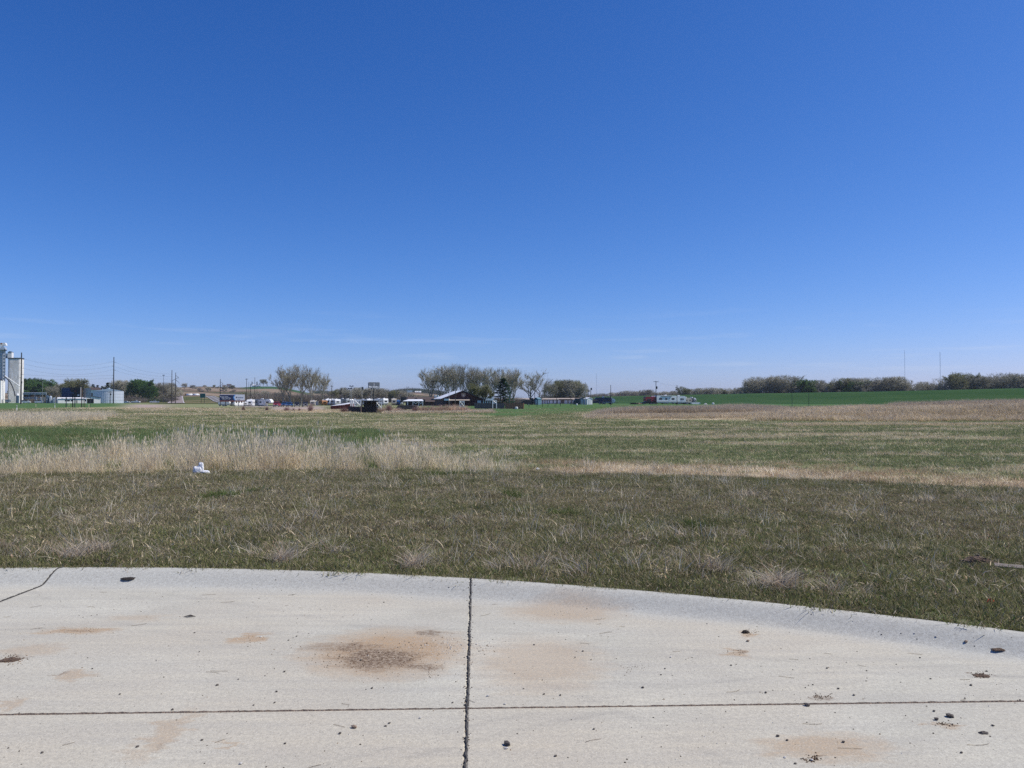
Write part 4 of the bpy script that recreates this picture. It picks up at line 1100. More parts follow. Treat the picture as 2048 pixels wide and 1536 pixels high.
# cottonwoods behind the vehicle row
tree_row([('cotton0', 566, 744, 400, .95, 'slim leaning cottonwood'), ('cotton1', 584, 737, 400, 1.1, 'tall many-stemmed cottonwood'),
          ('cotton2', 600, 733, 405, 1.1, 'tallest budding cottonwood'), ('cotton0', 622, 741, 400, 1.0, 'grey budding cottonwood'), ('cotton1', 649, 749, 410, .9, 'smaller budding cottonwood')],
         'cottonwoods behind the parked vehicles', 'of the clump behind the parked cars', 'cottonwood_tree')
# row behind the brown hall
tree_row([('cotton1', 866, 742, 380, 1.25, 'wide budding cottonwood'), ('cotton2', 881, 737, 385, 1.1, 'budding cottonwood'), ('cotton0', 896, 734, 380, 1.1, 'tall budding cottonwood'),
          ('cotton1', 912, 735, 384, .9, 'budding cottonwood'), ('cotton2', 925, 733, 380, .9, 'tall slim budding cottonwood'), ('cotton0', 940, 739, 384, .9, 'budding cottonwood'),
          ('cotton1', 955, 738, 380, .9, 'budding cottonwood'), ('cotton2', 970, 743, 386, .9, 'budding cottonwood'), ('cotton0', 985, 740, 380, 1.0, 'budding cottonwood'),
          ('cotton2', 1000, 739, 384, 1.0, 'pale budding cottonwood'), ('cotton1', 1016, 742, 380, 1.0, 'pale budding cottonwood'), ('cotton0', 1028, 742, 384, 1.0, 'last budding cottonwood')],
         'cottonwood row behind the brown hall', 'of the long row behind the brown hall', 'cottonwood_tree')
tree('open0', 1062, 745, 380, 'large dark-limbed spreading tree just right of the cottonwood row', wide=1.25)
tree('open1', 1080, 752, 392, 'smaller spreading tree leaning right beside the large dark-limbed one', wide=1.15)
tree('olive0', 948, 770, 300, 'low olive shrubby tree just right of the hall roof, before the cottonwoods', wide=1.1)
tree('olive1', 968, 773, 305, 'low dark olive tree between the hall roof and the spruce', wide=1.1)
tree('spruce', 1006, 756, 262, 'large dark green spruce beside the plank fence', name='spruce_tree', wide=1.75)
tree_row([('bare0', 1100, 768, 560, 1.0, 'small bare tree'), ('olive0', 1114, 765, 570, 1.1, 'rounded budding tree'), ('olive1', 1127, 763, 575, 1.1, 'taller rounded budding tree'), ('bare1', 1140, 764, 570, 1.1, 'rounded bare tree'),
          ('olive1', 1153, 765, 575, 1.0, 'rounded budding tree'), ('bare2', 1163, 770, 570, 1.0, 'smaller bare tree')], 'tree clump behind the storage sheds', 'of the clump behind the storage units')
# far left
tree_row([('green1', 50, 765, 660, 1.1, 'green leafing tree'), ('green0', 64, 761, 670, 1.3, 'broad green leafing tree'), ('green1', 82, 764, 660, 1.2, 'green leafing tree'), ('green0', 95, 767, 665, 1.1, 'green leafing tree'),
          ('bare0', 108, 775, 640, 1.2, 'low bare tree'), ('bare1', 120, 770, 660, 1.0, 'bare tree'), ('olive0', 138, 766, 600, 1.3, 'olive budding tree'), ('olive1', 153, 761, 590, 1.3, 'broad olive budding tree'),
          ('bare2', 168, 770, 620, 1.0, 'bare twisted tree')], 'trees behind the grain elevator yard', 'of the trees behind the grain yard')
tree_row([('conifer', 186, 768, 620, 1.2, 'dark pointed conifer'), ('conifer', 195, 770, 620, 1.3, 'dark pointed conifer'), ('conifer', 204, 772, 620, 1.2, 'small dark conifer'), ('conifer', 215, 765, 620, 1.4, 'tallest dark conifer')],
         'conifers behind the steel tank', 'of the conifers above the steel tank', 'conifer_tree')
tree_row([('olive0', 229, 765, 640, 1.2, 'olive budding tree'), ('bare0', 241, 763, 640, 1.1, 'bare grey tree'), ('bare1', 254, 765, 640, 1.1, 'bare grey tree'), ('bare2', 264, 764, 640, 1.1, 'bare grey tree'),
          ('green0', 281, 763, 600, 1.3, 'big leafy green tree'), ('green1', 296, 772, 590, 1.0, 'small leafy green tree'), ('bare1', 309, 770, 620, 1.2, 'bare grey tree'), ('bare0', 322, 768, 620, 1.1, 'bare grey tree'),
          ('bare2', 336, 768, 640, 1.1, 'bare grey tree'), ('bare1', 347, 776, 640, 1.1, 'low bare tree')], 'trees between the tank and the highway', 'of the trees between the steel tank and highway')
# scattered trees on the hills
for (k, px, top, base, d, lab) in [('bare0', 369, 767, 780, 1500, 'lone round bare tree on the brown hillside above the left road'), ('bare1', 385, 770.5, 779, 1500, 'small bare tree on the brown hillside beside the round one'),
     ('bare2', 391, 774, 781, 1480, 'tiny bare tree low on the brown hillside'), ('bare1', 409, 770.5, 776, 2050, 'small bare tree on the crest of the brown hill'), ('olive0', 428, 770, 776, 2050, 'olive tree on the hill crest left of the zigzag pole'),
     ('bare0', 416, 774, 786, 1150, 'bare tree on the slope beside the right road'), ('bare2', 448, 772, 786, 1200, 'bare tree on the slope above the blue billboard'), ('olive1', 464, 771, 781, 1500, 'round olive tree below the white hill house'),
     ('olive1', 526, 759.5, 772, 2050, 'large rounded tree at the farmstead on the green hill')]:
    tree(k, px, top, d, lab, 'trees scattered on the hills', wide=1.4, base_py=base)
for i, (px, top) in enumerate([(504, 763), (514, 763), (519, 766), (534, 766), (546, 765)]):
    tree('conifer', px, top, 2060, 'dark conifer on the green hilltop, %s from the left of five' % ORD[i], 'conifers at the hilltop farmstead', 'conifer_tree', 1.5, base_py=772)
# wood edge behind the yards, middle
tree_row([(('bare%d' % (i % 3)) if i % 4 else 'olive%d' % (i % 2), px, top, 700 + 15 * (i % 3), 1.35, look) for i, (px, top, look) in enumerate(
    [(486, 786, 'low bare tree'), (510, 784, 'low bare tree'), (533, 783, 'low bare tree'), (556, 785, 'low bare tree'), (668, 781, 'rounded bare tree'), (682, 777, 'tall rounded bare tree'), (697, 781, 'bare tree'),
     (712, 777, 'tall bare tree'), (726, 778, 'bare tree'), (741, 776, 'tall bare tree'), (756, 779, 'bare tree'), (770, 778, 'bare tree'), (786, 782, 'low bare tree'), (803, 783, 'low bare tree'), (821, 786, 'low bare tree')])],
         'wood edge behind the vehicle yards', 'of the wood edge behind the vehicle yards')
# far treeline right of the hall
tree_row([('bare%d' % (i % 3), px, top, 980, 1.5, look) for i, (px, top, look) in enumerate(
    [(1188, 789, 'tiny bare tree'), (1204, 788, 'tiny bare tree'), (1226, 786, 'low bare tree'), (1243, 784, 'bare tree'), (1257, 783, 'bare tree'), (1270, 784, 'bare tree'), (1283, 782, 'bare tree'), (1296, 781, 'taller bare tree'),
     (1310, 785, 'low bare tree'), (1325, 784, 'low bare tree'), (1338, 785, 'low bare tree'), (1352, 783, 'bare tree')])] , 'far treeline beyond the levee', 'of the far grey treeline beyond the levee')
tree_row([('bare%d' % (i % 3) if i % 5 else 'olive0', px, top, 760, 1.4, look) for i, (px, top, look) in enumerate(
    [(1368, 776, 'rounded bare tree'), (1384, 780, 'bare tree'), (1402, 778, 'bare tree'), (1417, 777, 'bare tree'), (1432, 778, 'bare tree'), (1447, 779, 'low bare tree'), (1462, 778, 'low bare tree'), (1480, 777, 'bare tree'), (1496, 777, 'bare tree')])],
         'treeline behind the middle of the levee', 'of the trees behind the middle of the levee')
TLR = [(1508, 761, 'b', 'rounded bare tree'), (1522, 758, 'b', 'tall rounded bare tree'), (1538, 757, 'b', 'tall rounded bare tree'), (1556, 760, 'b', 'bare tree'), (1573, 755, 'b', 'tallest rounded bare tree'), (1592, 768, 'o', 'low olive tree'),
       (1606, 763, 'g', 'dark green shrubby tree'), (1622, 769, 'b', 'low bare tree'), (1638, 763, 'b', 'bare tree'), (1655, 770, 'b', 'low bare tree'), (1676, 761, 'o', 'olive leafing tree'), (1692, 759, 'b', 'bare tree'),
       (1708, 765, 'g', 'bright green leafing tree'), (1722, 760, 'b', 'bare tree'), (1736, 760, 'b', 'bare tree'), (1753, 763, 'b', 'bare tree'), (1772, 758, 'b', 'tall rounded bare tree'), (1788, 757, 'b', 'tall rounded bare tree'),
       (1806, 763, 'b', 'bare tree'), (1838, 770, 'b', 'low bare tree'), (1856, 766, 'b', 'rounded bare tree'), (1872, 770, 'b', 'low bare tree'), (1898, 760, 'b', 'bare tree'), (1920, 751, 'o', 'tall broad budding tree'),
       (1938, 756, 'b', 'bare tree'), (1956, 758, 'b', 'bare tree'), (1976, 757, 'b', 'bare tree'), (1996, 756, 'b', 'bare tree'), (2016, 751, 'b', 'tall open bare tree'), (2038, 754, 'b', 'bare tree')]
TLR += [(2062, 752, 'b', 'bare tree'), (2090, 757, 'o', 'olive tree'), (2125, 751, 'b', 'bare tree'), (2160, 756, 'b', 'bare tree'), (2200, 752, 'b', 'bare tree'), (2245, 757, 'b', 'bare tree'), (2290, 753, 'o', 'olive tree'), (2340, 755, 'b', 'bare tree')]
tree_row([({'b': 'bare%d' % (i % 3), 'o': 'olive%d' % (i % 2), 'g': 'green%d' % (i % 2)}[k], px, top, 560 - (px - 1500) * .12, 1.35, look) for i, (px, top, k, look) in enumerate(TLR)],
         'treeline behind the high part of the levee', 'of the treeline behind the high levee')

# undergrowth that closes the wood edges
und = library('undergrowth', [[dict(n=420, radius=4.0, h=(1.5, 6.5), w=(.07, .15), lean=.55, pal=[((.22, .185, .155), 3), ((.27, .235, .19), 3), ((.16, .135, .11), 2)], seed=61, segs=2, droop=.3)],
                              [dict(n=420, radius=4.0, h=(1.0, 5.0), w=(.07, .15), lean=.65, pal=[((.20, .18, .12), 3), ((.24, .21, .15), 3), ((.13, .13, .07), 2)], seed=62, segs=2, droop=.4)],
                              [dict(n=260, radius=4.0, h=(1.5, 5.0), w=(.15, .35), lean=.6, pal=[((.06, .10, .04), 3), ((.09, .12, .06), 2)], seed=63, segs=2, droop=.4)]], M['reed'])
def undergrowth():
    out = []
    def band(p0, p1, d0, d1, n, s0, s1, mix=(.6, .4, 0.), zfun=None):
        px = RNG.uniform(p0, p1, n); d = RNG.uniform(d0, d1, n); x = gx(px, d); z = H(x, d) if zfun is None else zfun(px, d)
        out.append((x, d, z, RNG.choice(3, n, p=mix), RNG.uniform(s0, s1, n)))
    band(40, 350, 640, 690, 260, .8, 1.4, (.5, .3, .2)); band(225, 345, 560, 600, 60, .5, 1.0, (.6, .3, .1))
    band(470, 870, 700, 780, 520, .8, 1.5, (.6, .4, 0)); band(480, 660, 470, 520, 150, .8, 1.4, (.7, .3, 0)); band(860, 1040, 395, 420, 90, .5, 1.0, (.5, .5, 0))
    band(1095, 1172, 575, 620, 70, 1.0, 1.6); band(1180, 1370, 960, 1010, 220, 1.1, 1.8, (.8, .2, 0), lambda p, d: np.full(len(p), 2.0))
    band(1355, 1520, 760, 800, 170, .7, 1.1, (.7, .3, 0), lambda p, d: np.full(len(p), 2.5))
    band(1500, 2600, 480, 560, 960, .5, 1.15, (.7, .22, .08), lambda p, d: np.full(len(p), .5))
    x, y, z, i, s = [np.concatenate([o[k] for o in out]) for k in range(5)]
    scatter('undergrowth', np.stack([x, y, z], 1), rnd_rot(len(x), .05), s3(s), i, und)
    # blue-green wooded hill in the gap, and the far hillside copses
    out.clear()
    band(795, 885, 2080, 2300, 700, 1.8, 3.2, (.1, .2, .7), lambda p, d: hill_z(p, d))
    band(380, 480, 1150, 1700, 12, .5, 1.1, (.6, .4, 0), lambda p, d: hill_z(p, d)); band(630, 800, 2000, 2300, 360, 1.5, 2.6, (.3, .4, .3), lambda p, d: hill_z(p, d))
    x, y, z, i, s = [np.concatenate([o[k] for o in out]) for k in range(5)]
    scatter('distant_woods', np.stack([x, y, z], 1), rnd_rot(len(x), .05), s3(s), i, und)
undergrowth()

# ------------------------------------------------------------------ brush and bushes by the yard
def bush_mesh(seed, pal, n=420, spread=.75):
    V, T, C = blades(n=n, radius=.30 if n < 900 else .65, h=(.45, 1.25), w=(.016, .04), lean=spread, pal=pal, seed=seed, segs=3, droop=.15)
    V2, T2, C2 = blades(n=n // 2, radius=.9, h=(.10, .4), w=(.015, .04), lean=.6, pal=[(TAN, 2), (OLIVE, 2), (BROWN, 1)], seed=seed + 1)
    return np_mesh('bush', np.concatenate([V, V2]), np.concatenate([T, T2 + len(V)]), np.concatenate([C, C2]), M['reed'])
REDB = [((.34, .22, .19), 3), ((.26, .16, .14), 2)]; TANB = [((.66, .50, .37), 3), ((.56, .42, .31), 2), ((.42, .30, .23), 2)]; DKB = [((.10, .085, .06), 3), ((.07, .06, .045), 3), ((.22, .18, .13), 1)]
BM = {'red': [bush_mesh(71, REDB), bush_mesh(73, REDB, 380, .6)], 'tan': [bush_mesh(75, TANB, 1000, .8), bush_mesh(77, TANB, 1000, .95)], 'dark': [bush_mesh(79, DKB, 520, 1.0)]}
def bush(kind, v, px, top, d, wpx, label, group=None):
    x = gx(px, d); z = Hs(x, d); h = zrow(top, d) - z; w = wpx / F * d / 2 * (1.35 if kind == 'tan' else 1.1)
    o = bpy.data.objects.new('bush', BM[kind][v]); COL.objects.link(o); o.location = (x, d, z - .05); o.rotation_euler = (0, 0, trng.random() * 6.28)
    o.scale = (w / .95, w / .95, h / 1.12); tag(o, label, 'bush', group)
for a in [('red', 0, 487, 810, 185, 12, 'small dark red leafless bush below the blue billboard'), ('red', 1, 534, 811, 185, 12, 'small leafless bush at the near edge of the gravel, below the long trailer'),
          ('red', 0, 574, 812, 180, 20, 'spreading leafless bush on the gravel below the blue cars'), ('red', 1, 587, 814, 180, 9, 'thin leafless bush right of the spreading one on the gravel'), ('red', 1, 599, 814, 180, 9, 'thin leafless bush in the middle of the gravel drive'),
          ('red', 0, 621, 804, 175, 17, 'tall forked leafless bush below the white trailers'), ('red', 0, 689, 812, 172, 26, 'reddish bush in front of the brick-red shed'),
          ('red', 1, 778, 802, 160, 22, 'tall upright reddish bush right of the dark board fence'), ('tan', 0, 765, 812, 163, 16, 'low tan bush against the end of the dark board fence'),
          ('tan', 1, 795, 813, 166, 20, 'low tan brush between the tall reddish bush and the brush bank'),
          ('red', 1, 829, 810, 160, 20, 'dark reddish bush at the left end of the long brush bank'), ('tan', 0, 845, 809, 165, 26, 'tan brush, second clump of the long bank before the hall'),
          ('tan', 1, 866, 808, 165, 26, 'tan brush, third clump of the long bank before the hall'), ('tan', 0, 887, 807, 165, 28, 'tall tan brush, fourth clump of the long bank before the hall'),
          ('tan', 1, 908, 806, 165, 28, 'tallest tan brush, under the round sign of the hall'), ('tan', 0, 926, 809, 163, 26, 'tan brush, sixth clump of the long bank before the hall'), ('tan', 1, 942, 817, 160, 24, 'low tan brush at the right end of the long bank'),
          ('dark', 0, 886, 823, 152, 22, 'heap of dark cut branches before the brush bank, left half'), ('dark', 0, 902, 822, 152, 24, 'heap of dark cut branches before the brush bank, right half'),
          ('tan', 0, 873, 826, 151, 12, 'low pale weeds left of the heap of cut branches'), ('tan', 1, 955, 822, 158, 16, 'low pale weeds trailing off towards the lawn'), ('dark', 0, 809, 816, 190, 12, 'dark round scrub before the low stone bank'),
          ('tan', 0, 1275, 805, 420, 16, 'pale scrub on the levee foot left of the red trailer')]:
    bush(*a, group='leafless bushes along the far edge of the field')

# ------------------------------------------------------------------ vehicles (x is the length, front at +x)
def wheel(parent, x, y, r, w=.24):
    t = MB().tube((x, y - w / 2, r), (x, y + w / 2, r), r, r, 14).build('wheel', M['tyre'], parent)
    s = -1 if y < 0 else 1
    MB().tube((x, y + s * w / 2, r), (x, y + s * (w / 2 + .02), r), r * .55, r * .5, 10).build('rim', M['alloy'], t)
def win(parent, x0, x1, y, z0, z1, s, name='window', m='dark_glass'):
    return MB().box(x0, x1, min(y, y + s * .03), max(y, y + s * .03), z0, z1).build(name, M[m], parent)
def trailer(label, px, d, L, Hh, rz, col='rv_white', stripe='rv_grey', group=None, wins=((.12, .26), (.42, .52), (.74, .88)), dz=0, fifth=False, slide=None, awning=False):
    x, y, z = G(px, d); t = thing('travel_trailer', label, 'trailer', (x, y, z + dz), rz, group); W = 2.45; h = L / 2
    if fifth: prof = [(-h, .75), (h * .38, .55), (h * .42, 1.75), (h * .96, 1.85), (h, 2.3), (h * .93, Hh - .5), (h * .8, Hh), (-h + .15, Hh - .12), (-h, Hh - .4)]
    else: prof = [(-h, .7), (-h + .25, .5), (h - .5, .5), (h, 1.2), (h - .12, Hh - .55), (h - .55, Hh - .05), (-h + .2, Hh), (-h, Hh - .3)]
    MB().prism_y(prof, -W / 2, W / 2).build('body', M[col], t)
    for s in (-1, 1):
        Y = s * W / 2
        MB().box(-h + .1, h * (.36 if fifth else .9), min(Y, Y + s * .02), max(Y, Y + s * .02), .62, .95).build('stripe', M[stripe], t)
        for a, b in wins:
            win(t, -h + a * L, -h + b * L, Y, Hh * .50, Hh * .70, s)
        win(t, -h + .60 * L, -h + .60 * L + .7, Y, .75, Hh * .78, s, 'door', col if col != 'rv_white' else 'door_white')
        for k in (-.10, .03): wheel(t, k * L, s * (W / 2 - .14), .36)
    for e, nm in ((-h, 'window'), (h, 'window')):
        if not fifth or e < 0: MB().box(min(e, e - .0 + (.03 if e > 0 else -.03)) - (.10 if e > 0 else 0), max(e, e + (.03 if e > 0 else -.03)) , -.6, .6, Hh * .52, Hh * .70).build(nm, M['dark_glass'], t)
    MB().box(-.5, .4, -.35, .35, Hh, Hh + .28).build('air_conditioner', M['rv_white'], t)
    if slide:
        a, b, c = slide; MB().box(-h + a * L, -h + b * L, -W / 2 - .55, -W / 2, .8, Hh * .88).build('slide_out', M[c], t)
        win(t, -h + a * L + .4, -h + b * L - .4, -W / 2 - .55, Hh * .52, Hh * .70, -1)
    if awning: MB().tube((-h * .6, -W / 2 - .12, Hh - .25), (h * .5, -W / 2 - .12, Hh - .25), .12, .12, 8).build('awning_roll', M['rv_grey'], t)
    if not fifth: MB().box(h - .1, h + 1.2, -.06, .06, .45, .57).build('hitch', M['black_paint'], t)
    MB().box(-h + .3, -h + .42, -.9, .9, .1, .6).build('jack', M['black_paint'], t)
    return t
def car(label, px, d, rz, col, kind='sedan', group=None, name=None, z=None, cover=None):
    x, y, zz = G(px, d); zz = zz if z is None else z
    t = thing(name or {'sedan': 'parked_car', 'suv': 'parked_suv', 'pickup': 'pickup_truck', 'van': 'parked_van'}[kind], label, {'sedan': 'car', 'suv': 'car', 'pickup': 'truck', 'van': 'van'}[kind], (x, y, zz), rz, group)
    P = dict(sedan=([(-2.3, .35), (2.3, .3), (2.35, .65), (1.2, .92), (-1.9, .98), (-2.32, .9)], [(-1.7, .95), (1.05, .9), (.35, 1.42), (-1.0, 1.45)], 1.78, .33, 1.4),
             suv=([(-2.35, .42), (2.35, .4), (2.4, .85), (2.2, 1.05), (1.2, 1.12), (-2.35, 1.12)], [(-2.33, 1.1), (1.15, 1.1), (.45, 1.78), (-2.1, 1.8)], 1.95, .38, 1.45),
             pickup=([(-2.85, .5), (2.8, .45), (2.85, 1.0), (2.6, 1.2), (1.35, 1.25), (-2.85, 1.25)], [(-.75, 1.22), (1.3, 1.22), (.65, 1.9), (-.55, 1.92)], 2.02, .42, 1.85),
             van=([(-2.6, .4), (2.4, .4), (2.5, .95), (1.7, 1.25), (-2.6, 1.25)], [(-2.6, 1.22), (1.7, 1.22), (1.0, 2.1), (-2.5, 2.15)], 1.95, .36, 1.55))[kind]
    body, cab, W, r, wb = P; w = W / 2
    MB().prism_y(body, -w, w).build('body', M[col], t)
    MB().prism_y(cab, -w + .12, w - .12).build('cab', M[col], t)
    zc0 = min(z for _, z in cab) + .06; zc1 = max(z for _, z in cab) - .10; xs = sorted(x for x, _ in cab)
    for s in (-1, 1):
        Y = s * (w - .12); a, b = xs[1] + .05, xs[2] - .05; m = (a + b) / 2
        win(t, xs[0] * .35 + a * .65, m - .04, Y, zc0, zc1, s); win(t, m + .04, b + .15, Y, zc0, zc1, s)
        for k in (-wb, wb): wheel(t, k, s * (w - .11), r, .22)
        MB().box(body[1][0] - .05, body[1][0] + .06, min(s * .45, s * .85), max(s * .45, s * .85), .62 * r / .33, .62 * r / .33 + .16).build('headlight', M['bill_white'], t)
        MB().box(body[0][0] - .03, body[0][0] + .03, min(s * .6, s * .85), max(s * .6, s * .85), .62 * r / .33, .62 * r / .33 + .2).build('tail_light', M['bill_red'], t)
    (x0, z0), (x1, z1) = [q for q in cab if q[0] == xs[3]][0], [q for q in cab if q[0] == xs[2]][0]
    fw = w - .2; n = .03
    MB().add([(x0 + n, -fw, z0 + .05), (x0 + n, fw, z0 + .05), (x1 + n, fw, z1 - .04), (x1 + n, -fw, z1 - .04), (x0 - .1, -fw, z0 + .05), (x0 - .1, fw, z0 + .05), (x1 - .1, fw, z1 - .04), (x1 - .1, -fw, z1 - .04)],
             [(0, 1, 2, 3), (7, 6, 5, 4), (0, 4, 5, 1), (3, 2, 6, 7), (0, 3, 7, 4), (1, 5, 6, 2)]).build('windshield', M['dark_glass'], t)
    fx = body[1][0]; MB().box(fx - .05, fx + .05, -.4, .4, .45 * r / .33, .60 * r / .33 + .1).build('grille', M['black_paint'], t)
    MB().box(fx - .1, fx + .1, -w + .05, w - .05, .28 * r / .33, .42 * r / .33).build('bumper', M['alloy'], t)
    if cover: MB().prism_y([(body[1][0] - 1.25, body[3][1] + .01), (body[1][0] - .1, body[2][1] + .28), (body[1][0] - .1, body[2][1] + .33), (body[1][0] - 1.25, body[3][1] + .05)], -w + .2, w - .2).build('hood_panel', M[cover], t)
    return t
FC = R(-90)     # nose towards the camera
car('red pickup facing out, leftmost in the row of parked cars', 554, 292, FC + .15, 'red_paint', 'pickup', 'vehicles parked in the sales row')
car('blue pickup beside the red one in the row', 570, 300, FC + .12, 'blue_paint', 'pickup', 'vehicles parked in the sales row')
car('blue suv, third in the row of parked cars', 579.5, 300, FC + .10, 'blue_paint', 'suv', 'vehicles parked in the sales row')
car('black pickup, fourth in the row of parked cars', 594, 300, FC + .25, 'black_paint', 'pickup', 'vehicles parked in the sales row')
car('black pickup with a pale hood, right end of the car row', 610, 305, FC + .35, 'black_paint', 'pickup', 'vehicles parked in the sales row', cover='white_paint')
TG = 'travel trailers and motorhomes parked in the yard'
trailer('small white cargo trailer under the left end of the blue billboard', 450, 340, 5.0, 2.3, R(4), group=TG, wins=())
trailer('white motorhome seen end-on below the blue billboard', 473, 345, 8.5, 3.4, R(-96), group=TG)
trailer('white low trailer with a dark side, just right of the end-on motorhome', 482, 352, 6.0, 2.5, R(30), col='rv_white', stripe='black_paint', group=TG)
trailer('dark grey cargo trailer behind the white one with an open step', 494, 372, 6.0, 2.7, R(60), col='rv_grey', group=TG, wins=())
trailer('white trailer end-on left of the long fifth-wheel', 502, 358, 7.5, 3.5, R(-80), group=TG)
trailer('long white and grey fifth-wheel with its nose to the right', 525, 368, 10.4, 3.7, R(-12), group=TG, fifth=True, slide=(.02, .36, 'rv_grey'), awning=True)
trailer('cream trailer end-on, alone among the cottonwood trunks', 627, 385, 6.5, 2.9, R(-84), col='rv_beige', group=TG)
trailer('brown timber-sided bus with yellow window frames', 646, 345, 6.0, 2.5, R(-60), col='orange_wood', stripe='yellow_plastic', group=TG)
trailer('dark trailer left of the timber-sided bus', 639, 372, 4.5, 2.5, R(-60), col='rv_grey', group=TG, wins=())
for i, (px, d, L, h, rz, col, lab) in enumerate([
    (656, 360, 6.5, 3.3, -70, 'rv_white', 'white trailer just right of the timber-sided bus'), (664, 356, 6.5, 3.2, -75, 'rv_white', 'white trailer with a dark nose window behind the light pole'),
    (673, 352, 6.5, 3.0, -65, 'rv_white', 'white trailer behind the high end of the brick-red shed roof'), (685, 366, 7.5, 3.4, -30, 'rv_grey', 'teal-grey trailer above the brick-red shed roof'),
    (696, 372, 7.0, 3.3, -50, 'rv_white', 'white trailer left of the twin floodlight poles'), (710, 372, 7.0, 3.1, 10, 'rv_white', 'white trailer behind the left gate frame'),
    (727, 376, 7.5, 3.1, 5, 'rv_white', 'white trailer with a dark awning behind the middle post'), (739, 372, 4.5, 3.3, -75, 'rv_white', 'small rounded white trailer below the tall sign'),
    (757, 376, 6.0, 3.3, -20, 'rv_white', 'white trailer just right of the tall sign pole'), (768, 372, 5.5, 3.4, -60, 'rv_white', 'white trailer behind the right X-braced gate'),
    (788, 384, 6.5, 3.4, -80, 'rv_beige', 'cream trailer behind the tall reddish bush'), (796, 384, 4.0, 2.6, -85, 'blue_paint', 'small blue trailer left of the carport'), (801, 388, 4.0, 2.6, -85, 'rv_white', 'small white trailer touching the blue one by the carport')]):
    trailer(lab, px, d, L, h, R(rz), col=col, group='trailers stored behind the board fence')
# trailers at the levee foot
LG = 'trailers parked at the foot of the levee'
trailer('red and black toy-hauler trailer at the levee foot', 1305, 300, 6.6, 2.9, R(12), col='red_paint', stripe='black_paint', group=LG, wins=((.1, .35),))
trailer('long white trailer with dark windows at the levee foot, right of the red one', 1331, 300, 8.4, 3.3, R(14), group=LG, awning=True)
trailer('white fifth-wheel trailer with an open dark bay at the levee foot', 1357, 302, 5.4, 3.2, R(12), group=LG, wins=((.1, .25), (.55, .8)))
trailer('grey striped trailer, fourth along the levee foot', 1371, 304, 4.2, 2.6, R(16), col='rv_beige', stripe='rv_grey', group=LG)
trailer('pale green-grey trailer at the right end of the levee row', 1383, 306, 3.4, 2.6, R(-30), col='rv_grey', group=LG, wins=((.2, .6),))
trailer('dark blue-grey fifth-wheel with a white front beside the tall pole', 1206, 300, 6.6, 2.7, R(178), col='navy_paint', group=LG, fifth=False)
trailer('short white trailer against the dark blue-grey one', 1222, 302, 3.2, 2.3, R(0), group=LG, wins=())
car('dark pickup towing beside the white garden shed', 1190, 298, R(170), 'navy_paint', 'pickup')
car('small black car with its nose up to the red trailer', 1294, 296, R(180), 'black_paint', 'sedan')
car('dark suv in shade behind the plank fence', 1049, 300, R(185), 'black_paint', 'suv')
# far left traffic and cars
car('white van parked right of the grain elevator pole', 53, 520, R(10), 'rv_white', 'van'); car('white van parked further right in the grain yard', 79, 520, R(10), 'rv_white', 'van')
car('dark car driving up the left carriageway', 358, 820, R(90), 'black_paint', 'sedan', z=float(highway_z(0, 820)) + .35)
car('silver-blue pickup parked under the trees left of the highway', 309, 520, R(20), 'galv_steel', 'pickup')
car('white pickup parked below the big leafy green tree', 272, 540, R(5), 'rv_white', 'pickup'); car('white car partly hidden among the trees beside the tank', 254, 540, R(0), 'rv_white', 'sedan')

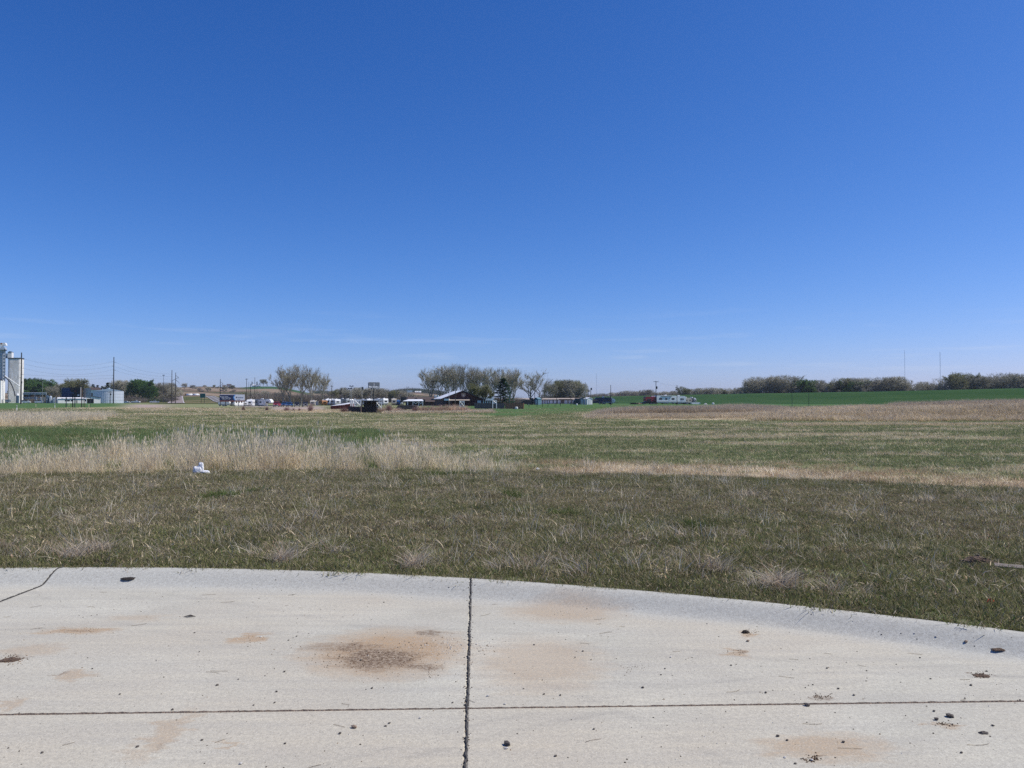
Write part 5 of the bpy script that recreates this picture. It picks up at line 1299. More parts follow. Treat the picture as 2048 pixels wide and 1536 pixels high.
# ------------------------------------------------------------------ poles, masts and cables
def up_pole(label, px, d, top, base_r=.20, arms=None, m='pole_wood', group=None, name='utility_pole', h=None, cat='pole'):
    x, y, z = G(px, d); h = (zrow(top, d) - z) if h is None else h
    t = thing(name, label, cat, (x, y, z), 0, group)
    MB().tube((0, 0, -.3), (0, 0, h), base_r, base_r * .6, 8).build('post', M[m], t)
    for a in arms or []:
        kind, zz, wdt = a; Z = h - zz
        if kind == 'cross':
            MB().box(-wdt / 2, wdt / 2, -.07, .07, Z - .07, Z + .07).build('crossarm', M[m], t)
            for k in (-.46, -.2, .2, .46): MB().tube((k * wdt, 0, Z + .07), (k * wdt, 0, Z + .3), .05, .04, 6).build('insulator', M['grey_pole'], t)
        elif kind in ('left', 'right'):
            s = -1 if kind == 'left' else 1
            MB().tube((0, 0, Z), (s * wdt, 0, Z + .12), .08, .06, 6).build('standoff_arm', M['grey_pole'], t)
        elif kind == 'zig':
            MB().tube((0, 0, Z + 1.6), (wdt, 0, Z + .5), .10, .08, 6).build('brace', M[m], t); MB().tube((-wdt, 0, Z - 1.2), (wdt, 0, Z + .5), .10, .08, 6).build('crossarm', M[m], t)
            MB().tube((0, 0, Z - .8), (wdt * 1.3, 0, Z - 2.6), .10, .08, 6).build('brace', M[m], t); MB().tube((wdt, 0, Z + .5), (wdt * .95, 0, Z - .6), .06, .06, 6).build('insulator', M['grey_pole'], t)
            MB().tube((-wdt, 0, Z - 1.2), (-wdt, 0, Z - 2.3), .06, .06, 6).build('insulator', M['grey_pole'], t); MB().tube((wdt * 1.3, 0, Z - 2.6), (wdt * 1.2, 0, Z - 3.6), .06, .06, 6).build('insulator', M['grey_pole'], t)
        elif kind == 'can': MB().tube((.32, 0, Z), (.32, 0, Z + 1.0), .26, .26, 10).build('transformer', M['pole_steel'], t)
        elif kind == 'flood':
            MB().box(-wdt / 2, wdt / 2, -.05, .05, Z - .05, Z + .05).build('crossarm', M[m], t)
            for k in (-.5, .5): MB().add([(k * wdt - .35, -.3, Z - .05), (k * wdt + .35, -.3, Z - .05), (k * wdt + .25, .2, Z + .1), (k * wdt - .25, .2, Z + .1), (k * wdt - .35, -.2, Z + .35), (k * wdt + .35, -.2, Z + .35), (k * wdt + .25, .25, Z + .4), (k * wdt - .25, .25, Z + .4)],
                [(0, 3, 2, 1), (4, 5, 6, 7), (0, 1, 5, 4), (1, 2, 6, 5), (2, 3, 7, 6), (3, 0, 4, 7)]).build('floodlight', M['black_paint'], t)
        elif kind == 'lamp': MB().tube((0, 0, Z), (wdt, 0, Z + .3), .06, .05, 6).build('lamp_arm', M[m], t); MB().box(wdt - .1, wdt + .6, -.12, .12, Z + .22, Z + .36).build('lamp_head', M[m], t)
    return t
TP = 'tall transmission poles on the left'
TARMS = [('right', 3.0, 1.4), ('left', 5.6, 1.4), ('right', 8.2, 1.4), ('right', 11.5, 1.2), ('left', 13, 1.2)]
up_pole('tallest dark pole standing in front of the white grain silo', 42, 400, 705, .42, TARMS + [('can', 16, 0)], 'pole_steel', TP)
up_pole('tall dark pole in front of the steel tank', 227, 430, 714, .36, [('right', 3.0, 1.2), ('left', 5.2, 1.2), ('right', 7.4, 1.2), ('left', 10.5, 1.0), ('left', 12.2, 1.0)], 'pole_steel', TP)
up_pole('straight dark pole left of the zigzag pole by the highway', 343.5, 420, 740, .26, [('left', 6.0, .8), ('right', 6.0, .8)], 'pole_wood', TP)
up_pole('dark pole with zigzag braces beside the highway', 351, 430, 745, .24, [('zig', 3.2, 1.6)], 'pole_wood', TP)
up_pole('dark pole with zigzag braces at the left edge of the blue billboard', 440.5, 400, 758, .22, [('zig', 3.0, 1.4)], 'pole_wood', TP)
up_pole('thin light pole left of the highway poles', 327, 520, 751, .16, [('flood', 0, .8)], 'pole_steel', name='light_pole')
up_pole('grey street lamp pole in the grain yard', 85, 480, 762, .14, None, 'grey_pole', name='light_pole')
up_pole('short dark pole with a transformer before the steel tank', 220.5, 430, 782, .2, [('cross', .8, 2.2), ('can', 2.4, 0)])
MP = 'poles behind the trailers, left of the cottonwoods'
for a in [(493, 420, 757, .20, [('cross', .4, 1.6)], 'dark pole with a small top arm above the end-on trailer'), (497.5, 560, 764, .14, None, 'thin faint pole just right of the small-armed one'), (501, 430, 768, .22, None, 'dark pole under the hilltop conifers'),
          (509.5, 430, 755, .18, None, 'tallest thin pole above the long fifth-wheel'), (514, 560, 772, .14, None, 'short faint pole right of the tallest thin pole'), (537, 420, 782, .12, None, 'short pale pole at the nose of the long fifth-wheel'), (606, 420, 768, .14, None, 'pale thin pole among the cottonwood trunks')]:
    up_pole(a[5], a[0], a[1], a[2], a[3], a[4], 'pole_wood' if a[3] > .13 else 'grey_pole', MP)
up_pole('dark pole with a cross arm right of the cottonwood clump', 663.5, 330, 770, .17, [('cross', .6, 1.2), ('left', 1.8, .5)], 'pole_wood')
FP = 'floodlight poles in the yard behind the board fence'
up_pole('shorter twin floodlight pole, left of the pair', 700, 300, 777, .12, [('flood', .2, .9)], 'grey_pole', FP, 'floodlight_pole')
up_pole('taller twin floodlight pole, right of the pair', 703, 330, 772, .16, [('flood', .2, 1.1)], 'grey_pole', FP, 'floodlight_pole')
up_pole('grey pole with a transformer between the gates', 724, 300, 773, .16, [('cross', .5, 1.0), ('can', 1.2, 0)], 'grey_pole')
up_pole('slim grey pole just left of the tall sign', 742.5, 250, 781, .10, None, 'grey_pole')
up_pole('far twin floodlight pole left of the wooded hill', 815, 620, 774, .10, [('flood', .2, 1.6)], 'grey_pole', FP, 'floodlight_pole')
up_pole('slim pole before the bright roof slope of the hall', 898, 205, 768, .07, None, 'grey_pole')
up_pole('darker pole before the hall, left of its round sign', 911, 200, 759, .10, None, 'pole_wood')
up_pole('slim green pole before the dark spruce', 1011.5, 235, 770, .06, None, 'pole_steel')
YP = 'poles in front of the storage units'
for px, d, top, r, lab in [(1069.5, 300, 778, .15, 'dark pole beside the blue and white shed'), (1113, 300, 775, .10, 'grey pole before the middle of the storage units'), (1141.5, 300, 780, .12, 'dark pole before the dark open shelter')]:
    up_pole(lab, px, d, top, r, None, 'pole_wood', YP)
up_pole('tall pale pole between the grey shed and the white shed', 1170.5, 260, 764, .14, None, 'grey_pole', YP)
up_pole('dark short lamp post behind the white shed, left of two', 1176.5, 340, 778, .14, [('lamp', .3, -.9)], 'pole_wood', name='light_pole'); up_pole('dark short pole behind the white shed, right of two', 1181.5, 340, 776, .16, [('can', .9, 0)], 'pole_wood')
up_pole('slim dark pole before the dark blue trailer', 1221.5, 250, 770, .13, None, 'pole_steel')
up_pole('dark pole with cross arm behind the red trailer', 1312, 290, 762, .17, [('cross', .3, 1.8), ('can', 3.0, 0)], 'pole_wood')
up_pole('plain dark pole in front of the white trailers at the levee', 1354, 262, 770, .12, None, 'pole_wood')
up_pole('slim green steel post before the levee, left of two', 1584, 190, 780, .06, None, 'pole_steel'); up_pole('slim green steel post before the levee, right of two', 1617.5, 190, 777, .07, None, 'pole_steel')
def mast(label, px, d, top, r):
    x = gx(px, d); h = zrow(top, d); t = thing('radio_mast', label, 'mast', (x, d, -3), 0, 'distant radio masts')
    for k in range(3):
        a = k * 2.094; MB().tube((r * math.cos(a), r * math.sin(a), 0), (r * math.cos(a), r * math.sin(a), h + 3), r * .16, r * .14, 4).build('leg', M['mast_red'], t)
    lat = MB(); n = 40
    for k in range(n):
        z0 = (h + 3) * k / n; z1 = (h + 3) * (k + 1) / n
        for q in range(3):
            a, b = q * 2.094, (q + 1) * 2.094; lat.tube((r * math.cos(a), r * math.sin(a), z0), (r * math.cos(b), r * math.sin(b), z1), r * .05, r * .05, 3, False)
    lat.build('lattice', M['mast_red'], t)
for a in [('faint distant mast above the middle of the high levee', 1810, 680, 700, .20), ('darker distant mast right of the faint one over the levee', 1881, 640, 704, .26), ('faint mast rising beside the spreading dark-limbed tree', 1095.5, 700, 746, .2),
          ('faint mast right of the white shed and lamp posts', 1193, 700, 747, .2), ('short faint mast right of the spreading tree', 1101, 760, 757, .2)]: mast(*a)
up_pole('short brown post with a crossbar on the levee crest', 1752, 362, 764, .12, [('cross', .2, 1.0)], 'pole_wood', h=6.0)
bpy.data.objects[[o.name for o in bpy.data.objects if o.get('label') == 'short brown post with a crossbar on the levee crest'][0]].location.z = 4.0
def cable(label, a, b, sag, r=.03, n=14):
    mb = MB(); pa, pb = Vector(a), Vector(b); prev = None
    for k in range(n + 1):
        t = k / n; p = pa.lerp(pb, t); p.z -= sag * 4 * t * (1 - t)
        if prev is not None: mb.tube(prev, p, r, r, 4, False)
        prev = p
    o = mb.build('overhead_cable', M['wire']); tag(o, label, 'cable', 'overhead cables')
def at(px, py, d): return (gx(px, d), d, zrow(py, d))
for ra, rb, lab, sg in [(717, 723, 'topmost cable strung between the two tallest poles', 3.2), (727, 731, 'second cable down between the two tallest poles', 3.0), (736, 739, 'third cable down between the two tallest poles', 3.2), (749, 750, 'fourth cable down between the two tallest poles', .9), (757, 756, 'lowest cable between the two tallest poles', .8)]:
    cable(lab, at(44, ra, 400), at(226, rb, 430), sg, .032)
for ra, rb, lab in [(724, 748, 'upper cable from the tank pole down to the highway poles'), (733, 753, 'middle cable from the tank pole down to the highway poles'), (740, 758, 'lower cable from the tank pole down to the highway poles')]:
    cable(lab, at(229, ra, 430), at(343, rb, 420), 1.6, .028)
cable('cable sloping from the cross-arm pole to the plain pole at the levee', at(1314, 763.5, 290), at(1354, 771, 262), .4, .016); cable('cable running on right from the plain pole over the levee', at(1354, 771, 262), at(1440, 783, 420), .8, .018)

# ------------------------------------------------------------------ grain elevator
def grain_elevator():
    d = 600; s = d / F; x0 = gx(0, d); z0 = zrow(806.3, d)
    t = thing('grain_elevator', 'white concrete grain elevator with a tall leg tower at the picture edge', 'grain elevator', (x0, d, z0), R(16)); X = lambda px: px * s; Z = lambda py: (806.3 - py) * s
    for cx, r, top in ((24.5, 11.5, 717), (-9, 11.5, 717), (-34, 12, 717), (-60, 12, 717)):
        a_, q_ = X(r), X(r) * .30; cx_ = X(cx)
        def plan(e):
            o = []
            for sx, sy, st in ((1, 1, 0), (-1, 1, 90), (-1, -1, 180), (1, -1, 270)):
                for k in range(5): g_ = R(st + 22.5 * k); o.append((cx_ + sx * (a_ - q_) + (q_ + e) * math.cos(g_), 4 + sy * (a_ - q_) + (q_ + e) * math.sin(g_)))
            return o
        for nm_, e_, z0_, z1_, m_ in (('silo', 0, -.5, Z(top), 'silo_paint'), ('rim', .25, Z(top), Z(top) + .7, 'pole_steel')):
            P_ = plan(e_); n_ = len(P_)
            MB().add([(u, v, z0_) for u, v in P_] + [(u, v, z1_) for u, v in P_], [(i_, (i_ + 1) % n_, n_ + (i_ + 1) % n_, n_ + i_) for i_ in range(n_)] + [tuple(range(n_, 2 * n_)), tuple(range(n_ - 1, -1, -1))]).build(nm_, M[m_], t)
    MB().box(X(-70), X(7), 1, 9, Z(717) + .7, Z(706)).build('gallery', M['bill_back'], t)
    h = MB().box(X(12.5), X(19.5), 0, 4.5, Z(718), Z(704)).build('headhouse', M['white_paint'], t); MB().prism_y([(X(12.2), Z(704)), (X(19.8), Z(704)), (X(16), Z(702))], -.2, 4.7).build('roof', M['pole_steel'], h)
    for k in range(9): MB().tube((X(20 + k * 1.6), 3, Z(717) + .7), (X(20 + k * 1.6), 3, Z(714.5) + (k % 3) * .2), .09, .09, 5).build('railing_post', M['pole_steel'], t)
    MB().tube((X(20), 3, Z(715)), (X(33), 3, Z(715)), .08, .08, 5).build('rail', M['pole_steel'], t)
    for cx, m, r in ((4.0, 'pipe_steel', .45), (6.0, 'rv_white', .42), (8.6, 'pipe_steel', .75), (11, 'rv_white', .42), (12.8, 'pipe_steel', .40)):
        MB().tube((X(cx), -6, Z(763)), (X(cx), -6, Z(700)), r, r, 8).build('elevator_leg', M[m], t)
    for k in range(9): MB().box(X(3.2), X(13.6), -6.6, -5.4, Z(705 + k * 6.5), Z(705 + k * 6.5) + .35).build('brace', M['pipe_steel'], t)
    for cx, w, a, b, m in ((6.5, 5, 694, 689, 'rv_white'), (12, 7, 692, 686.5, 'rv_white'), (7, 4, 690, 687, 'orange_wood'), (9.5, 11, 700, 695, 'galv_steel'), (13.5, 2.5, 702, 699, 'black_paint')):
        MB().prism_y([(X(cx - w / 2), Z(a)), (X(cx + w / 2), Z(a)), (X(cx + w / 2.2), Z((a + b) / 2)), (X(cx + w / 4), Z(b)), (X(cx - w / 4), Z(b)), (X(cx - w / 2.2), Z((a + b) / 2))], -8, -4.5).build('head_drive', M[m], t)
    MB().box(X(3), X(14.2), -8, -4, Z(700.4), Z(699.8)).build('platform', M['galv_steel'], t)
    MB().box(X(-40), X(11.2), -12, -3, -.5, Z(762)).build('annex', M['white_wall'], t); MB().box(X(3.4), X(4.8), -12.3, -12.0, 0, Z(762)).build('downpipe', M['galv_steel'], t)
    MB().box(X(-40), X(9.5), -11, -4, Z(762), Z(759.5)).build('annex_roof', M['pole_steel'], t)
    pv = None; sp = [(14, 753), (20, 759), (25, 765), (29, 774), (32, 784), (33.5, 792)]; mb = MB()
    for a, b in zip(sp[:-1], sp[1:]): mb.tube((X(a[0]), -9, Z(a[1])), (X(b[0]), -9, Z(b[1])), .42, .40, 7, False)
    mb.build('spout', M['pole_steel'], t); MB().tube((X(15), -9, Z(752)), (X(42), -9, Z(773)), .32, .3, 7).build('spout', M['rv_white'], t)
    MB().tube((X(38), -9, Z(806)), (X(38), -9, Z(791)), X(2.6), X(2.6), 14).build('hopper_bin', M['bill_back'], t); MB().tube((X(38), -9, Z(791)), (X(38), -9, Z(786)), X(2.6), X(.6), 14).build('bin_roof', M['rv_white'], t)
    for k in range(3): MB().box(X(12 + 5 * k), X(12.5 + 5 * k), -10, -9.6, 0, Z(799)).build('leg', M['pipe_steel'], t)
    MB().box(X(11.4), X(26), -10.2, -9.4, Z(799.6), Z(799)).build('beam', M['pipe_steel'], t); MB().box(X(17.5), X(25), -10, -7, Z(804), Z(800)).build('dump_scale', M['pipe_steel'], t)
grain_elevator()
def pipe_rack():
    d = 520; s = d / F; x0 = gx(45, d); z0 = Hs(x0, d); t = thing('pipe_rack', 'grey steel pipe rack with tanks beside the grain elevator', 'pipe rack', (x0, d, z0)); X = lambda px: (px - 45) * s; Z = lambda py: (806 - py) * s
    for a, b, y in ((45, 93, 785.5), (45, 93, 787.8), (46, 76, 794.5), (50, 88, 797)): MB().tube((X(a), 0, Z(y)), (X(b), 0, Z(y)), .22, .22, 7).build('pipe', M['pipe_steel' if y > 790 else 'galv_steel'], t)
    for p in (47, 58, 70, 81, 92): MB().tube((X(p), 0, -.2), (X(p), 0, Z(785.5)), .14, .14, 6).build('post', M['pipe_steel'], t)
    for p, w, y, m in ((69, 3, 795, 'pipe_steel'), (78, 4, 796, 'pipe_steel'), (91.5, 6, 792, 'bill_back'), (98, 5, 793, 'galv_steel'), (105, 5, 796.5, 'galv_steel'), (111, 4, 798, 'pipe_steel')):
        MB().tube((X(p), 2, -.2), (X(p), 2, Z(y)), w * s / 2, w * s / 2, 14).build('tank', M[m], t)
        MB().tube((X(p), 2, Z(y)), (X(p), 2, Z(y) + .6), w * s / 2, .2, 14).build('tank_roof', M[m], t)
    for k in range(5): MB().box(X(88 + k * 5.5), X(89 + k * 5.5), -.6, .2, 0, Z(794 + (k % 2) * 3)).build('frame', M['pipe_steel'], t)
pipe_rack()
def steel_tank():
    d = 460; x, y, z = G(203, d); s = d / F; r = 27.5 * s; h = (807 - 782.5) * s
    t = thing('storage_tank', 'large corrugated steel tank with shallow conical roof', 'tank', (x, y + r, z))
    n = 96; vs = []; fs = []
    for k in range(n):
        rr = r * (1 + (.006 if k % 2 else 0)); a = 2 * math.pi * k / n; vs += [(rr * math.cos(a), rr * math.sin(a), -.3), (rr * math.cos(a), rr * math.sin(a), h)]
    for k in range(n): q = (k + 1) % n; fs.append((2 * k, 2 * q, 2 * q + 1, 2 * k + 1))
    MB().add(vs, fs).build('wall', M['galv_steel'], t); MB().tube((0, 0, h), (0, 0, h + 1.4), r + .15, .8, 48).build('roof', M['grey_metal_roof'], t)
    MB().tube((0, 0, h + 1.2), (0, 0, h + 2.0), .8, .8, 12).build('vent', M['galv_steel'], t)
    for k in range(3): MB().tube((0, 0, h * (k + 1) / 4), (0, 0, h * (k + 1) / 4 + .12), r * 1.012, r * 1.012, 96, False).build('hoop', M['galv_steel'], t)
steel_tank()

# ------------------------------------------------------------------ buildings
def low_office():
    d = 445; x, y, z = G(146, d); s = d / F; w = 55 * s; h = 9.3 * s
    t = thing('site_office', 'long low white building under the left billboard', 'building', (x, y, z), R(32)); w *= .93; MB().box(-w / 2, w / 2, 0, 6, -.3, h).build('wall', M['white_wall'], t)
    MB().prism_x([(-.4, h), (6.4, h), (3, h + .7)], -w / 2 - .3, w / 2 + .3).build('roof', M['white_metal_roof'], t)
    for a, b in ((-.27, -.22), (-.20, -.10), (-.07, .01), (.40, .45)): MB().box(a * w, b * w, -.05, .0, h * .42, h * .72).build('window', M['dark_glass'], t)
    MB().box(.10 * w, .16 * w, -.06, 0, 0, h * .75).build('door', M['grey_pole'], t)
low_office()
def lean_shed():
    d = 435; x, y, z = G(173, d); s = d / F; X = lambda p: (p - 173) * s; Z = lambda p: (806 - p) * s
    t = thing('machine_shed', 'white shed with a sloping roof and black open bay before the tank', 'shed', (x, y, z), R(30))
    MB().prism_y([(0, -.3), (X(174), -.3), (X(174), Z(797)), (X(186), Z(797)), (X(186), -.3), (X(198), -.3), (X(198), Z(796)), (0, Z(791))], 0, 9).build('wall', M['white_wall'], t)
    MB().box(X(174), X(186), 4, 4.3, -.3, Z(797)).build('bay_back', M['black_paint'], t)
    MB().prism_y([(-.4, Z(790.6)), (X(198.6), Z(795.2)), (X(198.6), Z(794.4)), (-.4, Z(789.6))], -.4, 9.4).build('roof', M['pole_steel'], t)
lean_shed()
def house(label, px, d, w, h, rh, wallm, roofm, base=None, name='house', nwin=3, dp=7):
    x = gx(px, d); z = Hs(x, d) if base is None else zrow(base, d)
    t = thing(name, label, 'house', (x, d, z)); MB().box(-w / 2, w / 2, 0, dp, -1.5, h).build('wall', M[wallm], t); MB().prism_x([(-.5, h), (dp + .5, h), (dp / 2, h + rh)], -w / 2 - .4, w / 2 + .4).build('roof', M[roofm], t)
    for k in range(nwin): c = -w / 2 + w * (k + .7) / (nwin + .4); MB().box(c - .6, c + .6, -.05, 0, h * .4, h * .78).build('window', M['dark_glass'], t)
    MB().box(w * .40, w * .40 + .9, -.05, 0, 0, h * .75).build('door', M['bill_red'], t)
    return t
house('small cream house with a brown hipped roof behind the left billboard', 184, 580, 6.5, 10.2, 2.0, 'white_wall', 'brown_roof', 807)
house('white farmhouse on the crest of the brown hill', 457, 2040, 11, 5, 3, 'white_paint', 'brown_roof', 774)
house('second small white farm building beside the hilltop farmhouse', 447, 2040, 7, 3.5, 2, 'white_paint', 'brown_roof', 774, nwin=2)
house('small white farm building under the green-hill conifers', 508, 2045, 10, 3, 2.2, 'white_paint', 'white_metal_roof', 773)
house('low white barn under the green-hill conifers', 517, 2040, 8, 2.5, 1.8, 'white_paint', 'white_metal_roof', 773, nwin=2)
house('white house among the blue-green trees of the far hill, left of two', 819, 2070, 14, 6, 6, 'white_paint', 'grey_metal_roof', 789.5)
house('white house among the blue-green trees of the far hill, right of two', 836, 2070, 16, 6, 3, 'white_paint', 'white_metal_roof', 788.5)
for px, r, lab in ((379, 5.0, 'white domed storage tank beyond the median, left of two'), (392, 4.6, 'white domed storage tank beyond the median, right of two')):
    d = 960; x = gx(px, d); z = zrow(792.6, d); t = thing('domed_tank', lab, 'tank', (x, d, z), 0, 'white tanks beyond the highway median')
    MB().tube((-3.4, 0, 1.6), (3.4, 0, 1.6), 1.6, 1.6, 14).build('shell', M['white_paint'], t, True); MB().tube((-3.4, 0, 1.6), (-4.2, 0, 1.6), 1.6, .5, 14).build('end_cap', M['white_paint'], t, True); MB().tube((3.4, 0, 1.6), (4.2, 0, 1.6), 1.6, .5, 14).build('end_cap', M['white_paint'], t, True)
    for k in (-2, 2): MB().box(k - .2, k + .2, -1, 1, -1.0, .8).build('saddle', M['pole_steel'], t)
for i, px in enumerate((362, 371)):
    tree('conifer', px, 787, 955, 'low dark evergreen left of the white tanks, %s of two' % ORD[i], 'evergreens beyond the highway', 'conifer_tree', 1.8, base_py=793)
trailer('white vehicle parked on the far shoulder above the left road', 355, 905, 6, 3, R(40), wins=(), dz=0); 

def brown_hall():
    d = 262; s = d / F; x, y, z = G(918, d); X = lambda p: (p - 918) * s; Z = lambda p: (812 - p) * s
    t = thing('brown_hall', 'dark brown gabled hall with a bright metal roof slope and a shield sign', 'building', (x, y, z)); t.rotation_euler = (0, 0, 0)
    a, b, pk = X(886), X(966), X(926)
    D = 30; sh = -X(918 + 21)   # the side wall runs back to the left
    za, zb, zp = Z(797.5), Z(798.5), Z(782.6)
    # gable wall, then the roof as two slabs running back and left
    MB().prism_y([(a, -.3), (b, -.3), (b, zb), (pk, zp), (a, za)], 0, .3).build('gable_wall', M['brown_siding'], t)
    bx, by = gx(867, d + 16) - x - a + .5, 16.0
    mb = MB(); mb.add([(a - .5, -.8, za - .15), (pk, -.8, zp + .05), (pk + bx, by, zp + .05), (a - .5 + bx, by, za - .15), (a - .5, -.8, za + .05), (pk, -.8, zp + .25), (pk + bx, by, zp + .25), (a - .5 + bx, by, za + .05)],
        [(0, 3, 2, 1), (4, 5, 6, 7), (0, 1, 5, 4), (1, 2, 6, 5), (2, 3, 7, 6), (3, 0, 4, 7)]); mb.build('roof_slope', M['white_metal_roof'], t)  # white puts the bright sheen of the left slope into its colour
    mb = MB(); mb.add([(pk, -.8, zp + .05), (b + .6, -.8, zb - .2), (b + .6 + bx, by, zb - .2), (pk + bx, by, zp + .05), (pk, -.8, zp + .25), (b + .6, -.8, zb), (b + .6 + bx, by, zb), (pk + bx, by, zp + .25)],
        [(0, 3, 2, 1), (4, 5, 6, 7), (0, 1, 5, 4), (1, 2, 6, 5), (2, 3, 7, 6), (3, 0, 4, 7)]); mb.build('roof_slope', M['brown_roof'], t)  # dark colour carries the shade of the right slope
    for (p0, q0, p1, q1) in ((a - .6, za - .28, pk, zp + .0), (pk, zp + .0, b + .7, zb - .3)):
        MB().add([(p0, -.95, q0), (p1, -.95, q1), (p1, -.95, q1 + .28), (p0, -.95, q0 + .28), (p0, -.82, q0), (p1, -.82, q1), (p1, -.82, q1 + .28), (p0, -.82, q0 + .28)],
                 [(0, 1, 2, 3), (7, 6, 5, 4), (0, 4, 5, 1), (3, 2, 6, 7), (0, 3, 7, 4), (1, 5, 6, 2)]).build('barge_board', M['black_paint'], t)
    MB().add([(a, .3, -.3), (a + bx, by, -.3), (a + bx, by, za - .2), (a, .3, za - .2), (a + .3, .3, -.3), (a + bx + .3, by, -.3), (a + bx + .3, by, za - .2), (a + .3, .3, za - .2)],
             [(0, 1, 2, 3), (7, 6, 5, 4), (0, 4, 5, 1), (3, 2, 6, 7), (0, 3, 7, 4), (1, 5, 6, 2)]).build('side_wall', M['brown_siding'], t)
    MB().add([(b - .3, .3, -.3), (b + bx - .3, by, -.3), (b + bx - .3, by, zb - .2), (b - .3, .3, zb - .2), (b, .3, -.3), (b + bx, by, -.3), (b + bx, by, zb - .2), (b, .3, zb - .2)],
             [(0, 1, 2, 3), (7, 6, 5, 4), (0, 4, 5, 1), (3, 2, 6, 7), (0, 3, 7, 4), (1, 5, 6, 2)]).build('side_wall', M['brown_siding'], t)
    # battens of the gable
    for k in range(26):
        xx = a + .3 + k * (b - a - .6) / 25; f = (xx - a) / (pk - a) if xx < pk else (b - xx) / (b - pk); zt = za + f * (zp - za) - .15
        MB().box(xx - .03, xx + .03, -.035, 0, -.2, zt).build('batten', M['brown_siding'], t)
    # shield sign
    cx, cz, w, h = X(927), Z(790.2), 4.2 * s, 4.2 * s
    out = [(-1, 1), (-.55, .82), (0, 1), (.55, .82), (1, 1), (1.05, .35), (.92, -.35), (.5, -.85), (0, -1.1), (-.5, -.85), (-.92, -.35), (-1.05, .35)]
    sg = MB().prism_y([(cx + u * w, cz + v * h) for u, v in out[::-1]], -.22, -.06).build('sign', M['badge_cream'], t)
    MB().prism_y([(cx + u * w * .84, cz + v * h * .84) for u, v in out[::-1]], -.25, -.22).build('sign_field', M['badge_dark'], sg)
    MB().prism_y([(cx - .62 * w, cz - .05 * h), (cx - .2 * w, cz - .62 * h), (cx + .2 * w, cz - .62 * h), (cx + .62 * w, cz - .05 * h), (cx + .62 * w, cz + .12 * h), (cx - .62 * w, cz + .12 * h)], -.28, -.25).build('emblem', M['badge_cream'], sg)
    MB().box(cx - .6 * w, cx + .6 * w, -.28, -.25, cz + .28 * h, cz + .62 * h).build('emblem', M['badge_cream'], sg)
    # porch and doors
    MB().prism_x([(-4.2, Z(801.6)), (-4.2, Z(800.9)), (0, Z(798.2)), (0, Z(798.9))], X(893), X(940)).build('porch_roof', M['shed_beige'], t)
    for p in (893.5, 905, 929, 939.5): MB().box(X(p) - .12, X(p) + .12, -4.1, -3.86, -.3, Z(801.5)).build('porch_post', M['brown_siding'], t)
    MB().box(X(891), X(900), -5.5, -.5, Z(801.2), Z(797.6)).build('white_awning', M['white_paint'], t)
    for p0, p1 in ((898, 902), (908, 912)): MB().box(X(p0), X(p1), -.08, 0, .9, 2.4).build('window', M['dark_glass'], t)
    MB().box(X(955), X(962), -.1, 0, -.2, Z(801)).build('door', M['galv_steel'], t)
    MB().box(X(886) + .2, X(893), -.08, 0, 0, 2.2).build('door', M['black_paint'], t)
brown_hall()
def long_low():
    d = 300; s = d / F; x, y, z = G(845, d); X = lambda p: (p - 845) * s; Z = lambda p: (812 - p) * s
    t = thing('low_wing', 'long low building with a brown roof left of the hall', 'building', (x, y, z))
    MB().box(X(812), X(872), 0, 9, -.3, Z(802.5)).build('wall', M['brown_siding'], t); MB().prism_x([(-.7, Z(802.8)), (9.7, Z(802.8)), (4.5, Z(793))], X(811), X(872.5)).build('roof', M['brown_roof'], t)
    MB().prism_y([(X(801), Z(804)), (X(815), Z(804)), (X(813), Z(793.5)), (X(803), Z(793.5))], -1.5, 3).build('end_bay', M['black_paint'], t)
    MB().prism_y([(X(828), Z(797.5)), (X(838), Z(797.5)), (X(833), Z(794.8))], -1.0, 4).build('dormer', M['brown_roof'], t)
    MB().box(X(868), X(871), 1, 2.5, Z(794), Z(789.5)).build('vent', M['white_paint'], t); MB().box(X(873), X(876.5), 1, 2.5, Z(794), Z(789.5)).build('vent', M['white_paint'], t)
    for p in (822, 833, 845, 856): MB().box(X(p), X(p + 4), -.06, 0, 1.0, 2.0).build('window', M['dark_glass'], t)
long_low()
def carport():
    d = 255; s = d / F; x, y, z = G(826, d); X = lambda p: (p - 826) * s; Z = lambda p: (812.5 - p) * s
    t = thing('carport', 'open shelter with a bright white roof left of the hall', 'carport', (x, y, z))
    MB().add([(X(806), -1, Z(803)), (X(848), -1, Z(802.8)), (X(841), 5, Z(799.2)), (X(813), 5, Z(799.2)), (X(806), -1, Z(802.4)), (X(848), -1, Z(802.2)), (X(841), 5, Z(798.7)), (X(813), 5, Z(798.7))],
        [(0, 3, 2, 1), (4, 5, 6, 7), (0, 1, 5, 4), (1, 2, 6, 5), (2, 3, 7, 6), (3, 0, 4, 7)]).build('roof', M['white_metal_roof'], t)
    for p in (808, 816, 826.5, 838, 846): MB().box(X(p) - .1, X(p) + .1, -.8, -.6, -.3, Z(803)).build('post', M['white_paint' if p > 810 else 'black_paint'], t)
    MB().box(X(807), X(847), 5, 5.2, -.3, Z(799.3)).build('back_wall', M['black_paint'], t)
    for a, b in ((827, 837.5), (838.5, 845.5)):
        MB().tube((X(a), -.7, Z(803.5)), (X((a + b) / 2), -.7, Z(808)), .09, .09, 6).build('brace', M['white_paint'], t); MB().tube((X(b), -.7, Z(803.5)), (X((a + b) / 2), -.7, Z(808)), .09, .09, 6).build('brace', M['white_paint'], t)
carport()
